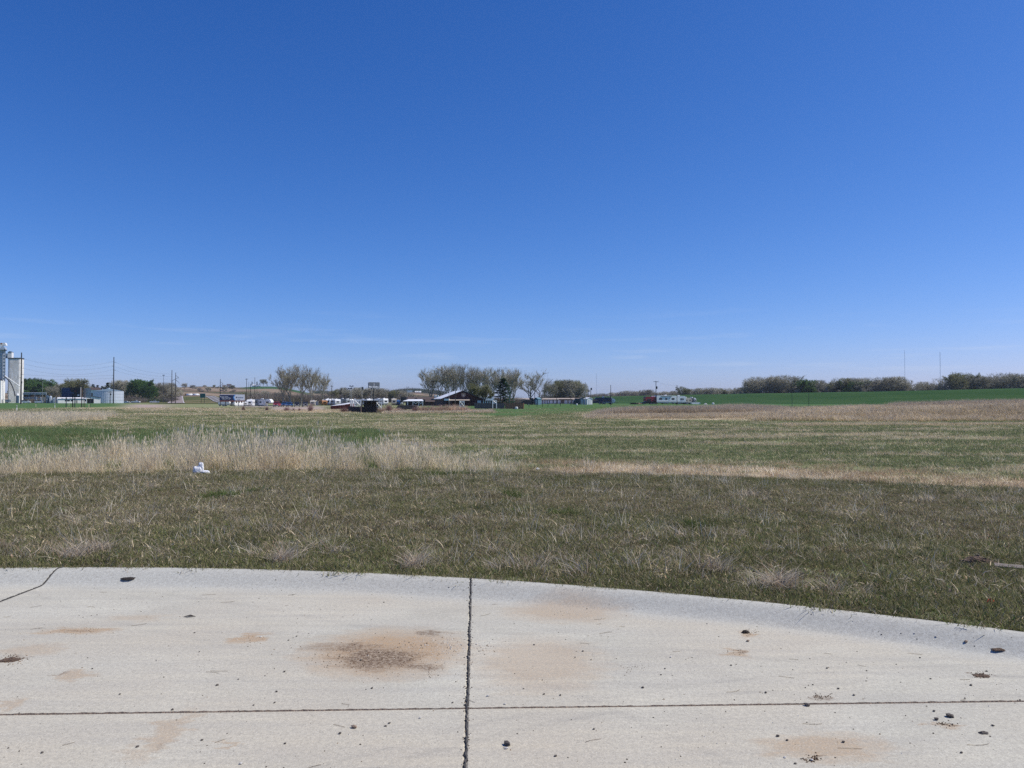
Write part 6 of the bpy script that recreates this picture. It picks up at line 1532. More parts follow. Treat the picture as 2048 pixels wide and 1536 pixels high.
def storage_row():
    d = 520; s = d / F; x, y, z = G(1100, d); X = lambda p: (p - 1100) * s; Z = lambda p: (808 - p) * s
    t = thing('storage_units', 'long low row of storage units with white roll-up doors', 'building', (x, y, z))
    MB().box(X(1012), X(1168), 0, 9, -.4, Z(799)).build('wall', M['storage_wall'], t); MB().prism_x([(-.8, Z(799.4)), (9.8, Z(799.4)), (4.5, Z(796.6))], X(1011), X(1169)).build('roof', M['shed_beige'], t)
    doors = [1018 + 4.3 * k for k in range(6)] + [1077 + 4.55 * k for k in range(5)]
    for p in doors: MB().box(X(p), X(p + 2.7), -.08, 0, 0, Z(801)).build('roller_door', M['door_white'], t)
    for p in (1099.5, 1107.5, 1115.5, 1129, 1137, 1145, 1153): MB().box(X(p), X(p + 5.6), -.08, 0, 0, Z(801)).build('roller_door', M['door_white'], t)
    for k in range(16): MB().box(X(1028 + 8.6 * k), X(1029.4 + 8.6 * k), -1.0, -.8, Z(799.8), Z(798.6)).build('wall_lamp', M['white_paint'], t)
    MB().box(X(1050), X(1160), -6, -.3, -.3, .10).build('apron', M['gravel_drive'], t)
storage_row()
def grey_roof_house():
    d = 330; s = d / F; x, y, z = G(980, d); X = lambda p: (p - 980) * s; Z = lambda p: (811 - p) * s
    t = thing('grey_roofed_building', 'low building with a blue-grey metal roof just right of the hall', 'building', (x, y, z))
    MB().box(X(962), X(988), 0, 10, -.3, Z(799.6)).build('wall', M['brown_siding'], t)
    MB().add([(X(966), -.6, Z(800.4)), (X(991), -.6, Z(800.4)), (X(984), 6, Z(792.8)), (X(960), 6, Z(792.8)), (X(966), -.6, Z(800)), (X(991), -.6, Z(800)), (X(984), 6, Z(792.3)), (X(960), 6, Z(792.3))],
        [(0, 3, 2, 1), (4, 5, 6, 7), (0, 1, 5, 4), (1, 2, 6, 5), (2, 3, 7, 6), (3, 0, 4, 7)]).build('roof', M['grey_metal_roof'], t)
    for p in (966, 970, 974.5, 979, 984): MB().box(X(p), X(p + 2), -.08, 0, Z(808), Z(801.5)).build('window', M['bill_white'], t)
grey_roof_house()
def small_shed(label, px, d, w, h, rh, wm, rm, rz=0, dp=2.4, dm='door_white'):
    x, y, z = G(px, d); t = thing('garden_shed', label, 'shed', (x, y, z), rz, 'sheds before the storage units')
    MB().prism_y([(-w / 2, -.2), (w / 2, -.2), (w / 2, h), (0, h + rh), (-w / 2, h)], 0, dp).build('wall', M[wm], t)
    for s in (-1, 1): MB().add([(s * (w / 2 + .15), -.15, h - .1), (0, -.15, h + rh + .02), (0, dp + .15, h + rh + .02), (s * (w / 2 + .15), dp + .15, h - .1), (s * (w / 2 + .15), -.15, h), (0, -.15, h + rh + .12), (0, dp + .15, h + rh + .12), (s * (w / 2 + .15), dp + .15, h)],
        [(0, 3, 2, 1), (4, 5, 6, 7), (0, 1, 5, 4), (1, 2, 6, 5), (2, 3, 7, 6), (3, 0, 4, 7)]).build('roof', M[rm], t)
    MB().box(-w * .22, w * .22, -.05, 0, 0, h * .85).build('door', M[dm], t)
small_shed('pale blue garden shed with a white end beside the dark pole', 1072, 300, 1.9, 2.3, .5, 'shed_blue', 'shed_blue', R(-35))
small_shed('beige garden shed right of the dark teal container', 1164, 290, 1.7, 2.2, .5, 'shed_beige', 'shed_beige')
small_shed('bright white garden shed right of the tall pale pole', 1179.5, 286, 2.3, 2.1, .5, 'white_paint', 'white_paint', R(25))
def container():
    x, y, z = G(1154, 285); t = thing('container', 'dark teal slant-ended container beside the beige shed', 'container', (x, y, z)); MB().prism_y([(-1.3, 0), (1.1, 0), (1.1, 2.1), (-.6, 2.2), (-1.3, 1.0)], 0, 2.2).build('body', M['teal_dark'], t)
    MB().box(-.7, 1.15, -.06, 2.26, 2.2, 2.3).build('lid', M['pole_steel'], t)
    for k in range(4): MB().box(-.9 + .5 * k, -.82 + .5 * k, -.05, 0, .1, 1.6).build('rib', M['teal_dark'], t)
container()
def shelter():
    d = 300; s = d / F; x, y, z = G(1132, d); t = thing('open_shelter', 'dark flat-roofed open shelter before the storage units', 'shelter', (x, y, z)); w = 26 * s
    MB().box(-w / 2, w / 2, 0, 3, 1.9, 2.1).build('roof', M['pole_wood'], t)
    for k in range(5): MB().box(-w / 2 + .1 + k * (w - .3) / 4, -w / 2 + .22 + k * (w - .3) / 4, .1, .22, -.2, 1.9).build('post', M['pole_wood'], t)
shelter()
def dark_canopy():
    d = 310; s = d / F; x, y, z = G(1051, d); t = thing('dark_canopy', 'dark curved canopy between the spruce and the blue shed', 'canopy', (x, y, z)); X = lambda p: (p - 1051) * s
    MB().prism_y([(X(1042), 0), (X(1042), 2.2), (X(1046), 2.7), (X(1051), 2.6), (X(1056), 1.8), (X(1058), 0), (X(1057), 0), (X(1055), 1.6), (X(1051), 2.4), (X(1046), 2.5), (X(1043), 2.1), (X(1043), 0)], 0, 4).build('cover', M['navy_paint'], t)
    MB().box(X(1062), X(1067), .5, 3, 0, 3.1).build('cabin', M['black_paint'], t)
dark_canopy()
def brick_shed():
    d = 195; s = d / F; x, y, z = G(680, d); X = lambda p: (p - 680) * s; Z = lambda p: (820 - p) * s
    t = thing('red_shed', 'low brick-red shed with a bright white sloping roof', 'shed', (x, y, z))
    MB().prism_y([(X(661.5), -.3), (X(700), -.3), (X(700), Z(808)), (X(661.5), Z(812.2))], 0, 5).build('wall', M['rust_wood'], t)
    MB().add([(X(661), -.3, Z(812.4)), (X(690), -.3, Z(810.4)), (X(700), 5.5, Z(805)), (X(671), 5.5, Z(809)), (X(661), -.3, Z(812)), (X(690), -.3, Z(810)), (X(700), 5.5, Z(804.6)), (X(671), 5.5, Z(808.6))],
        [(0, 3, 2, 1), (4, 5, 6, 7), (0, 1, 5, 4), (1, 2, 6, 5), (2, 3, 7, 6), (3, 0, 4, 7)]).build('roof', M['white_metal_roof'], t)
    for k in range(9): MB().box(X(663 + 4 * k), X(663.5 + 4 * k), -.05, 0, -.2, Z(812.8)).build('batten', M['rust_wood'], t)
brick_shed()

# ------------------------------------------------------------------ fences and gates
def board_fence(label, p0, p1, d0, d1, h, wm, group=None, bw=.19, base=None, cap=True, jitter=.05):
    a = Vector(G(p0, d0)); b = Vector(G(p1, d1)); t = thing('board_fence', label, 'fence', tuple(a), math.atan2(b.y - a.y, b.x - a.x), group)
    L = math.hypot(b.x - a.x, b.y - a.y); n = int(L / bw); dz = (b.z - a.z); rg = random.Random(int(p0))
    bm = MB().box(0, bw * .95, -.012, .012, 0, h).mesh('board', M[wm])
    for k in range(n):
        o = bpy.data.objects.new('board', bm); COL.objects.link(o); o.parent = t; f = k / n
        o.location = (k * bw, rg.uniform(-.008, .008), dz * f - .02 + rg.uniform(-.02, .03)); o.scale = (1, 1, 1 + rg.uniform(-jitter, jitter) * .6)
    for zz in (.25, h * .55, h * .88):
        MB().add([(0, .015, zz), (L, .015, zz + dz), (L, .015, zz + dz + .09), (0, .015, zz + .09), (0, .06, zz), (L, .06, zz + dz), (L, .06, zz + dz + .09), (0, .06, zz + .09)],
                 [(0, 1, 2, 3), (7, 6, 5, 4), (0, 4, 5, 1), (3, 2, 6, 7), (0, 3, 7, 4), (1, 5, 6, 2)]).build('rail', M[wm], t)
    m = max(2, int(L / 2.4) + 1)
    for k in range(m): f = k / (m - 1); MB().box(f * L - .06, f * L + .06, .06, .18, dz * f - .3, dz * f + h + .05).build('post', M[wm], t)
    return t
board_fence('very dark board fence, left section by the red shed', 696, 722, 178, 168, 1.25, 'stain_fence')
board_fence('very dark board fence, right section under the tall sign', 722.5, 754, 167, 163, 1.35, 'stain_fence')
for p, d, lab in ((722, 165.5, 'grey post standing in front of the joint of the dark fence'), (753.5, 161, 'short dark post at the right end of the dark fence')):
    x, y, z = G(p, d); o = MB().tube((0, 0, -.3), (0, 0, 1.6 if p < 730 else .5), .11, .10, 8).build('fence_post', M['old_fence']); o.location = (x, y, z); tag(o, lab, 'post')
board_fence('weathered grey-brown plank fence right of the hall', 949, 1010, 238, 232, 1.75, 'old_fence', bw=.24)
board_fence('sunlit-toned orange-brown plank fence at the right end', 1010.3, 1047, 232, 229, 1.8, 'sunlit_fence', bw=.24)
def xgate(label, p0, p1, d, h, lift=0, m='white_paint', both=True):
    a = G(p0, d); s = d / F; w = (p1 - p0) * s; t = thing('timber_gate', label, 'gate', a, R(14), 'white X-braced timber frames')
    for xx in (0, w - .18): MB().box(xx, xx + .18, 0, .18, -.3, h).build('post', M[m], t)
    for zz in (h - .25, lift): MB().box(.18, w - .18, .03, .15, zz, zz + .18).build('rail', M[m], t)
    MB().tube((.18, .06, h - .25), (w - .18, .06, lift + .15), .09, .09, 6).build('brace', M[m], t); MB().tube((.18, .14, lift + .15), (w - .18, .14, h - .25), .09, .09, 6).build('brace', M[m], t)
xgate('white X-braced frame behind the dark fence, left of the grey post', 708, 722, 190, 2.6, .9); xgate('narrow white frame at the left end of the dark fence', 700.5, 706.5, 192, 2.5, .6)
xgate('white X-braced frame right of the tall sign', 752, 764, 186, 2.1, .5); xgate('white X-braced frame below the shield sign of the hall', 919, 929, 225, 2.4, .7)
xgate('white X-braced frame rising above the plank fence', 985, 994, 226, 2.7, 1.7)
def dark_arbor():
    d = 185; s = d / F; x, y, z = G(738, d); t = thing('dark_arbor', 'black open-fronted shelter between the two white frames', 'shelter', (x, y, z)); w = 30 * s
    MB().box(-w / 2, w / 2, 0, 3, 2.2, 2.4).build('roof', M['black_paint'], t); MB().box(-w / 2, w / 2, 3, 3.1, 0, 2.2).build('back_wall', M['stain_fence'], t)
    for k in range(4): MB().box(-w / 2 + k * (w - .15) / 3, -w / 2 + .15 + k * (w - .15) / 3, 0, .15, -.3, 2.2).build('post', M['black_paint'], t)
dark_arbor()
def pasture_fence():
    t = thing('wire_fence', 'low post and rail fence across the lawn before the storage units', 'fence', G(1047, 250)); o0 = Vector(G(1047, 250)); ps = [1047, 1058, 1074, 1085, 1096, 1110, 1121, 1142]; prev = None
    for k, p in enumerate(ps):
        q = Vector(G(p, 250)) - o0; MB().box(q.x - .07, q.x + .07, -.07, .07, q.z - .2, q.z + 1.1).build('post', M['pole_wood'], t)
        if prev is not None: MB().tube(prev + Vector((0, 0, 1.0)), q + Vector((0, 0, 1.0)), .035, .035, 5).build('rail', M['pole_wood'], t)
        prev = q
pasture_fence()
def stone_bank():
    x, y, z = G(810, 196); t = MB().prism_y([(-2.6, -.2), (3.2, -.2), (3.0, .95), (1.5, 1.15), (-1.8, 1.05)], 0, 2.5).build('low_wall', M['storage_wall']); t.location = (x, y, z); tag(t, 'low grey retaining bank between the carport and brush', 'wall')
stone_bank()

# ------------------------------------------------------------------ signs and billboards
def text(s, size, loc, m, parent, name='lettering', align='LEFT', bold=0.0):
    c = bpy.data.curves.new(name, 'FONT'); c.body = s; c.size = size; c.extrude = .02; c.align_x = align; c.offset = bold; c.resolution_u = 2
    o = bpy.data.objects.new(name, c); COL.objects.link(o); o.parent = parent; o.location = loc; o.rotation_euler = (R(90), 0, 0); c.materials.append(M[m])
    dg = bpy.context.evaluated_depsgraph_get(); dg.update(); me = bpy.data.meshes.new_from_object(o.evaluated_get(dg)); me.name = name
    q = bpy.data.objects.new('tmp', me); COL.objects.link(q); q.parent = parent; q.location = loc; q.rotation_euler = (R(90), 0, 0)
    bpy.data.objects.remove(o); bpy.data.curves.remove(c); q.name = name
    return q
def billboard_left():
    d = 281; s = d / F; x, y, z = G(142, d); X = lambda p: (p - 142) * s; Z = lambda p: (815.2 - p) * s
    t = thing('billboard', 'dark navy billboard on posts in the green verge', 'billboard', (x, y, z), R(-6))
    w0, w1 = X(122.5), X(162); MB().box(w0, w1, 0, .25, Z(794.5), Z(775)).build('panel', M['bill_navy'], t)
    MB().prism_y([(X(145.5), Z(794.5) + .02), (w1 - .1, Z(794.5) + .02), (w1 - .1, Z(775) - .02), (X(140), Z(775) - .02)], -.03, 0).build('picture', M['bill_black'], t)
    MB().prism_y([(X(140), Z(775.4)), (X(148), Z(775.4)), (X(149.5), Z(779)), (X(142), Z(781))], -.05, -.03).build('picture_detail', M['brown_roof'], t)
    MB().box(X(150), X(153.5), -.05, -.03, Z(784), Z(780)).build('picture_detail', M['badge_dark'], t)
    for ss, py, l in (('CAREERS', 778.6, .62), ('Career', 782.2, .95), ('in Trucking', 786.2, .95), ('Apply today', 789.2, .5), ('on line or call', 792.4, .5)):
        text(ss, l, (X(124), -.02, Z(py)), 'bill_dimtext', t)
    MB().box(X(156), X(160), -.06, -.03, Z(791.5), Z(789.2)).build('logo_plate', M['bill_text'], t)
    MB().box(w1, w1 + .12, -.1, .35, Z(794.5), Z(774.6)).build('trim', M['grey_pole'], t); MB().box(w0 - .12, w0, -.1, .35, Z(794.5), Z(774.6)).build('trim', M['grey_pole'], t)
    MB().box(w0, X(167), -.5, .5, Z(797.6), Z(796.9)).build('catwalk', M['pole_steel'], t)
    for p, m in ((130, 'pole_steel'), (144, 'brown_siding'), (148.5, 'pole_steel'), (159, 'brown_siding'), (165.5, 'brown_siding')):
        MB().tube((X(p), .5 if p < 150 else 1.6, -.4), (X(p), .5 if p < 150 else 1.6, Z(777 if p < 160 else 776)), .16 if p < 165 else .09, .15 if p < 165 else .09, 8).build('post', M[m], t)
    for k in range(4): MB().tube((X(126 + 9 * k), -.1, Z(796.9)), (X(126 + 9 * k), -1.3, Z(796)), .05, .04, 6).build('lamp_arm', M['pole_steel'], t)
    # second face turned away behind the first: its slatted back
    f2 = thing('billboard', 'blue-grey slatted back of a second billboard face behind the navy one', 'billboard', (x + X(168), y + 2.2, z), R(35))
    for k in range(9): MB().box(-1.15, 1.15, -.06, .0, Z(795.5) + k * .40, Z(795.5) + k * .40 + .33).build('slat', M['bill_back'], f2)
    MB().box(-1.2, -1.1, 0, .15, 0, Z(776)).build('post', M['pole_steel'], f2); MB().box(1.0, 1.1, 0, .15, 0, Z(776)).build('post', M['pole_steel'], f2)
billboard_left()
def billboard_blue():
    d = 332; s = d / F; x, y, z = G(464, d); X = lambda p: (p - 464) * s; Z = lambda p: (813 - p) * s
    t = thing('billboard', 'navy and white advertising board above the parked trailers', 'billboard', (x, y, z), R(14)); a, b = X(440.5), X(488)
    MB().box(a, b, 0, .25, Z(801.3), Z(789.4)).build('panel', M['bill_white'], t)
    MB().prism_y([(a, Z(801.3) + .02), (X(470), Z(801.3) + .02), (X(467.5), Z(795.4)), (X(470), Z(790.3)), (a, Z(790.3))], -.03, 0).build('navy_field', M['bill_navy'], t)
    MB().prism_y([(X(468.5), Z(801)), (X(470.5), Z(801)), (X(468), Z(795.4)), (X(470.5), Z(790)), (X(468.5), Z(790)), (X(466), Z(795.4))], -.06, -.03).build('arrow', M['bill_blue'], t)
    text('Storage Rent.', .62, (X(441.6), -.05, Z(794.9)), 'bill_text', t, bold=.012); text('Play. Your Life.', .62, (X(444.8), -.05, Z(797.6)), 'bill_text', t, bold=.012); text('storage units for rent', .36, (X(445.5), -.05, Z(799.8)), 'bill_text', t)
    MB().box(X(471.8), X(473.8), -.04, 0, Z(796.2), Z(794.0)).build('logo', M['bill_navy'], t); text('STORAGE', .52, (X(475), -.02, Z(796.2)), 'rv_grey', t, bold=.01); text('self storage', .28, (X(474), -.02, Z(799.4)), 'rv_grey', t)
    MB().box(a, b, -.02, .22, Z(803.8), Z(801.35)).build('skirt', M['rust_wood'], t)
    for p in (442, 452, 464, 476, 487): MB().tube((X(p), .5, -.3), (X(p), .5, Z(791)), .13, .13, 8).build('post', M['pole_wood'], t)
billboard_blue()
def pylon_sign():
    d = 205; s = d / F; x, y, z = G(747.5, d); X = lambda p: (p - 747.5) * s; Z = lambda p: (817.5 - p) * s
    t = thing('pylon_sign', 'tall pole sign with a torn white and grey face above the yard', 'sign', (x, y, z), R(20))
    MB().tube((0, .1, -.3), (0, .1, Z(770)), .12, .11, 10).build('pole', M['pole_steel'], t)
    a, b, zt, zb = X(736), X(759.5), Z(763), Z(775.5)
    def rr(a, b, c, e, r, n=4):
        o = []
        for cx, cy, st in ((b - r, c + r, -90), (b - r, e - r, 0), (a + r, e - r, 90), (a + r, c + r, 180)):
            for k in range(n + 1): q = R(st + 90 * k / n); o.append((cx + r * math.cos(q), cy + r * math.sin(q)))
        return o
    MB().prism_y(rr(a, b, zb, zt, .2)[::-1], -.12, .25).build('frame', M['rv_white'], t)
    MB().prism_y(rr(a + .07, b - .07, zb + .07, zt - .07, .15)[::-1], -.15, -.12).build('border', M['bill_back'], t)
    MB().prism_y(rr(a + .16, b - .16, zb + .14, zt - .18, .1)[::-1], -.17, -.15).build('face', M['rv_grey'], t)
    W = b - a; xw = lambda u: a + u * W; zw = lambda v: zb + v * (zt - zb)
    MB().prism_y([(xw(.06), zw(.12)), (xw(.30), zw(.12)), (xw(.36), zw(.20)), (xw(.30), zw(.28)), (xw(.16), zw(.34)), (xw(.06), zw(.46))], -.20, -.17).build('torn_panel', M['bill_white'], t)
    MB().prism_y([(xw(.38), zw(.12)), (xw(.90), zw(.12)), (xw(.95), zw(.30)), (xw(.84), zw(.20)), (xw(.74), zw(.34)), (xw(.55), zw(.28)), (xw(.40), zw(.34))], -.20, -.17).build('torn_panel', M['bill_white'], t)
    MB().box(xw(.48), xw(.52), -.2, -.17, zw(.34), zw(.80)).build('torn_panel', M['bill_white'], t)
    for k in range(10): MB().box(xw(.10 + .085 * k), xw(.108 + .085 * k), -.19, -.17, zw(.42), zw(.86)).build('tube_lamp', M['grey_pole'], t)
    MB().tube((X(742), -.3, zb), (X(742), -.3, zb - .25), .16, .12, 8).build('lamp', M['black_paint'], t)
pylon_sign()
def highway_sign():
    d = 455; s = d / F; x = gx(405.5, d); z = float(highway_z(0, d)); t = thing('highway_sign', 'green highway guide sign on two posts beside the road', 'sign', (x, d, z)); 
    MB().box(-5.2 * s, 5.2 * s, 0, .12, (811 - 799.6) * s, (811 - 791.3) * s).build('panel', M['sign_green'], t)
    MB().box(-5.35 * s, 5.35 * s, .02, .10, (811 - 799.8) * s, (811 - 791.1) * s).build('edge', M['bill_text'], t)
    for k in (-3.2, 3.0): MB().box(k * s - .09, k * s + .09, .13, .3, -2.2, (811 - 792) * s).build('post', M['pole_steel'], t)
highway_sign()
for i, (p, d, h, m) in enumerate([(34, 175, 1.30, 'stripe'), (72, 300, 1.1, 'white'), (110, 262, 1.5, 'stripe'), (138, 330, 1.0, 'white'), (178, 270, 1.2, 'white'), (233, 400, 1.0, 'white'), (271, 300, .9, 'white')]):
    x, y, z = G(p, d); t = thing('marker_post', '%s marker post, %s from the left in the green verge' % ('white and dark banded' if m == 'stripe' else 'short pale', ORD[i]), 'post', (x, y, z), 0, 'marker posts in the left verge')
    MB().tube((0, 0, -.2), (0, 0, h * .68), .09, .09, 8).build('post', M['bill_white' if m == 'stripe' else 'badge_cream'], t); MB().tube((0, 0, h * .68), (0, 0, h * .86), .10, .10, 8).build('band', M['black_paint' if m == 'stripe' else 'yellow_plastic'], t)
    MB().tube((0, 0, h * .86), (0, 0, h), .09, .06, 8).build('cap', M['bill_white'], t)
for i, (p, h) in enumerate(((331, 3.2), (334, 2.6))):
    x, y, z = G(p, 430); o = MB().box(-.05, .05, -.05, .05, -.3, h).build('sign_post', M['pole_steel']); o.location = (x, y, z); tag(o, 'thin roadside post, %s of two left of the tall highway poles' % ORD[i], 'post')

# loose white things on the lawn at the levee foot
def small(name, label, cat, px, d, mb, m, rz=0): x, y, z = G(px, d); o = mb.build(name, M[m]); o.location = (x, y, z); o.rotation_euler = (0, 0, rz); tag(o, label, cat); return o
def barrel(r, h): return MB().tube((0, 0, 0), (0, 0, h * .15), r * .8, r, 12).tube((0, 0, h * .15), (0, 0, h * .85), r, r, 12).tube((0, 0, h * .85), (0, 0, h), r, r * .6, 12)
small('white_barrel', 'white rounded barrel lying before the orange plank fence', 'barrel', 1033, 205, barrel(.38, .6), 'white_paint'); small('dark_barrel', 'black low tub beside the white barrel on the lawn', 'tub', 1028, 208, barrel(.42, .35), 'black_paint')
small('white_barrel', 'small white barrel in front of the dark teal container', 'barrel', 1153.5, 262, barrel(.28, .6), 'white_paint'); small('propane_tank', 'small white tank on the grass right of the levee trailers', 'tank', 1426, 290, barrel(.42, .7), 'white_paint')
small('boat', 'small white boat hull by the last levee trailer', 'boat', 1389, 290, MB().prism_y([(-1.6, .5), (-1.2, .1), (1.3, .1), (2.0, .75), (-1.6, .7)], -.6, .6), 'white_paint', R(12)); small('boat', 'white tapered boat hull lying furthest right beside the levee trailers', 'boat', 1395, 292, MB().prism_y([(-1.2, .35), (-.9, .1), (.9, .1), (1.3, .55), (-1.2, .5)], -.5, .5), 'white_paint', R(-14))
small('rubble', 'grey lump of debris on the levee foot left of the white tank', 'rubble', 1411, 292, MB().add([(-.8, 0, 0), (.6, -.3, 0), (.9, .5, 0), (-.5, .7, 0), (-.1, .2, .6), (.4, .2, .4)], [(0, 1, 4), (1, 5, 4), (1, 2, 5), (2, 3, 5), (3, 4, 5), (3, 0, 4)]), 'concrete_post')
small('timber_stack', 'stack of dark timber on the levee foot left of the red trailer', 'timber', 1268, 300, MB().box(-1.6, 1.6, -.4, .4, 0, .25).box(-1.3, 1.8, -.3, .3, .26, .45).box(-1.6, .6, -.2, .3, .46, .62), 'pole_wood')

# ------------------------------------------------------------------ litter and clods near the camera
def crumpled(name, label, cat, px, py, w, h, m, seed, z=.03, tall=1.0, rz=0, n=14, thick=.004):
    g = ground_px(px, py, z); rg = np.random.default_rng(seed); vs = []; fs = []
    for i in range(n):
        for j in range(n):
            u, v = i / (n - 1) - .5, j / (n - 1) - .5
            k = fbm(VN(seed), np.array([u * 6 + 9]), np.array([v * 6 + 9]), 3)[0]; e = 1 - .35 * abs(u) * abs(v) * 4
            vs.append((u * w * e + (k - .5) * w * .25, (v * .55 + (k - .5) * .3) * w * e, max(.004, h * tall * (k * 1.6 - .35) * (1 - (abs(u) * 1.7) ** 2 * .6) + .01)))
    b = len(vs); vs += [(x, y, zz - thick) for x, y, zz in vs]
    for i in range(n - 1):
        for j in range(n - 1):
            a = i * n + j; fs += [(a, a + n, a + n + 1, a + 1), (b + a, b + a + 1, b + a + n + 1, b + a + n)]
    o = MB().add(vs, fs).build(name, M[m]); o.location = (g[0], g[1], z); o.rotation_euler = (0, 0, rz); tag(o, label, cat); return o
def plastic_bag():
    g = ground_px(398, 948, .05); t = thing('plastic_bag', 'crumpled white plastic bag caught against the tall dry grass', 'bag', (g[0], g[1], .03)); t.scale = (.9, .9, .85)
    def blob(name, cx, cy, cz, rx, ry, rz_, seed, sharp):
        nu, nv = 22, 14; vs = []; nn_ = VN(seed)
        for i in range(nv + 1):
            for j in range(nu):
                th = math.pi * i / nv; ph = 2 * math.pi * j / nu; q = (math.sin(th) * math.cos(ph), math.sin(th) * math.sin(ph), math.cos(th))
                k = float(fbm(nn_, np.array([q[0] * 2 + 5 + q[2]]), np.array([q[1] * 2 + 5 - q[2]]), 3)[0]); f = 1 + sharp * (k - .5) * 2
                sq = lambda a: math.copysign(abs(a) ** .7, a)
                vs.append((cx + rx * sq(q[0]) * f, cy + ry * sq(q[1]) * f, max(0.0, cz + rz_ * sq(q[2]) * f)))
        fs = [(i * nu + j, i * nu + (j + 1) % nu, (i + 1) * nu + (j + 1) % nu, (i + 1) * nu + j) for i in range(nv) for j in range(nu)]
        o_ = MB().add(vs, fs).build(name, M['bag_white'], t, True)
    blob('bag_body', -.03, 0, .10, .105, .08, .13, 31, .28); blob('bag_fold', .045, .01, .14, .055, .05, .16, 32, .3); blob('bag_flap', .16, -.02, .045, .10, .07, .065, 33, .3); blob('bag_handle', .03, .0, .27, .035, .02, .045, 34, .3)
plastic_bag()
crumpled('paper_scrap', 'small pale scrap of litter lying in the verge, left side', 'litter', 283, 1034, .10, .04, 'bag_white', 41)
crumpled('plastic_film', 'clear plastic film lying in the verge near the kerb', 'litter', 1525, 1136, .17, .04, 'film_clear', 42)
crumpled('litter_scrap', 'bright orange litter scrap in the grass near the kerb', 'litter', 1981, 1210, .055, .04, 'litter_orange', 43, z=.085, tall=1.2)
crumpled('newspaper', 'folded pale newspaper at the far edge of the verge', 'litter', 1722, 974, .16, .05, 'film_clear', 44, rz=.5)
crumpled('paper_scrap', 'small white paper scrap in the straw beyond the verge', 'litter', 1075, 940, .09, .05, 'bag_white', 45)
def clod(px, py, w, h, m, label, seed, cat='clod', ny=.6, z=0.0, name='soil_clod'):
    g = ground_px(px, py, z); nn_ = VN(seed); nu, nv = 18, 8; vs = []
    for i in range(nv + 1):
        for j in range(nu):
            th = math.pi / 2 * i / nv; ph = 2 * math.pi * j / nu; k = float(fbm(nn_, np.array([math.cos(ph) * 2 + 5 + i * .3]), np.array([math.sin(ph) * 2 + 5 - i * .2]), 3)[0]); f = .55 + .9 * k
            vs.append((w / 2 * math.sin(th) * math.cos(ph) * f, w / 2 * ny * math.sin(th) * math.sin(ph) * f, h * math.cos(th) * f))
    fs = [(i * nu + j, (i + 1) * nu + j, (i + 1) * nu + (j + 1) % nu, i * nu + (j + 1) % nu) for i in range(nv) for j in range(nu)]
    o = MB().add(vs, fs).build(name, M[m]); s = KR - math.hypot(g[0] - KC[0], g[1] - KC[1])
    o.location = (g[0], g[1], float(kerb_prof(max(s, 0))) - .002 if s > 0 else Hs(g[0], g[1])); tag(o, label, cat); return o
clod(257, 1167, .13, .012, 'black_soil', 'flat black clod of soil on the gutter near the left joint', 51)
clod(1491, 1266, .055, .022, 'black_soil', 'dark crumbly clod on the slab below the kerb, right of centre', 52); clod(1998, 1307, .09, .010, 'brown_soil', 'flat brown clod in the gutter near the right picture edge', 53)
clod(1962, 1352, .10, .010, 'brown_soil', 'flat brown patch of caked soil right of the loose stones', 54); clod(1967, 1467, .045, .012, 'stone_dark', 'small dark flat clod low on the right slab', 55); clod(22, 1320, .14, .012, 'brown_soil', 'low brown crust of soil at the left picture edge', 56)
clod(1685, 1168 - 20, .0001 + .26, .05, 'black_soil', 'dark earth tuft in the verge right of the plastic film', 57, z=.08) if False else None
clod(1960, 1130, .34, .07, 'brown_soil', 'bare lump of earth in the verge by the right picture edge', 58, z=.08)
clod(1712, 1078, .16, .05, 'black_soil', 'dark hole-like tuft of soil in the middle of the right verge', 59, z=.06)
# torn cardboard strip at the right
g = ground_px(2030, 1142, .08); o = MB()
for k in range(4): o.box(-.14, .2, -.03 + k * .017, -.017 + k * .017, .012 + .003 * k, .019 + .003 * k)
o = o.build('wood_lath', M['shed_beige']); o.location = (g[0] - .02, g[1], Hs(g[0], g[1]) + .03); o.rotation_euler = (.05, .02, R(-22)); tag(o, 'broken weathered wood lath lying in the verge at the right edge', 'wood')

STONES_D = [(240, 1389), (563, 1181), (389, 1266), (399, 1304), (185, 1338), (530, 1352), (477, 1359), (434, 1371), (553, 1384), (507, 1411), (549, 1406), (404, 1481), (570, 1488), (84, 1506), (569, 1344), (593, 1273), (577, 1281), (586, 1190),
    (1068, 1290), (1088, 1389), (1121, 1391), (1047, 1378), (1286, 1376), (1166, 1303), (1182, 1320), (1150, 1315), (1322, 1350), (1330, 1338), (744, 1377), (779, 1447), (771, 1453), (1111, 1513), (1188, 1459), (905, 1406), (1174, 1218),
    (854, 1287), (818, 1285), (898, 1188), (928, 1191), (722, 1321), (768, 1205), (1414, 1248), (1654, 1337), (1733, 1342), (1574, 1481), (1687, 1485), (1556, 1473), (1763, 1276), (1942, 1371), (1861, 1358), (1974, 1343), (1868, 1423),
    (1591, 1528), (1905, 1449), (1611, 1376), (1626, 1370), (1532, 1386), (1677, 1378), (1708, 1391), (1576, 1236), (1623, 1251), (1840, 1316), (1462, 1331), (1930, 1397), (2040, 1400), (1986, 1452), (1923, 1506), (680, 1468), (345, 1420), (275, 1494)]
STONES_W = [(976, 1393), (1342, 1315), (953, 1289), (1013, 1498), (1570, 1516), (1623, 1521), (1829, 1281), (1872, 1287), (522, 1275), (1010, 1409), (840, 1437), (482, 1528)]
rs = random.Random(9)
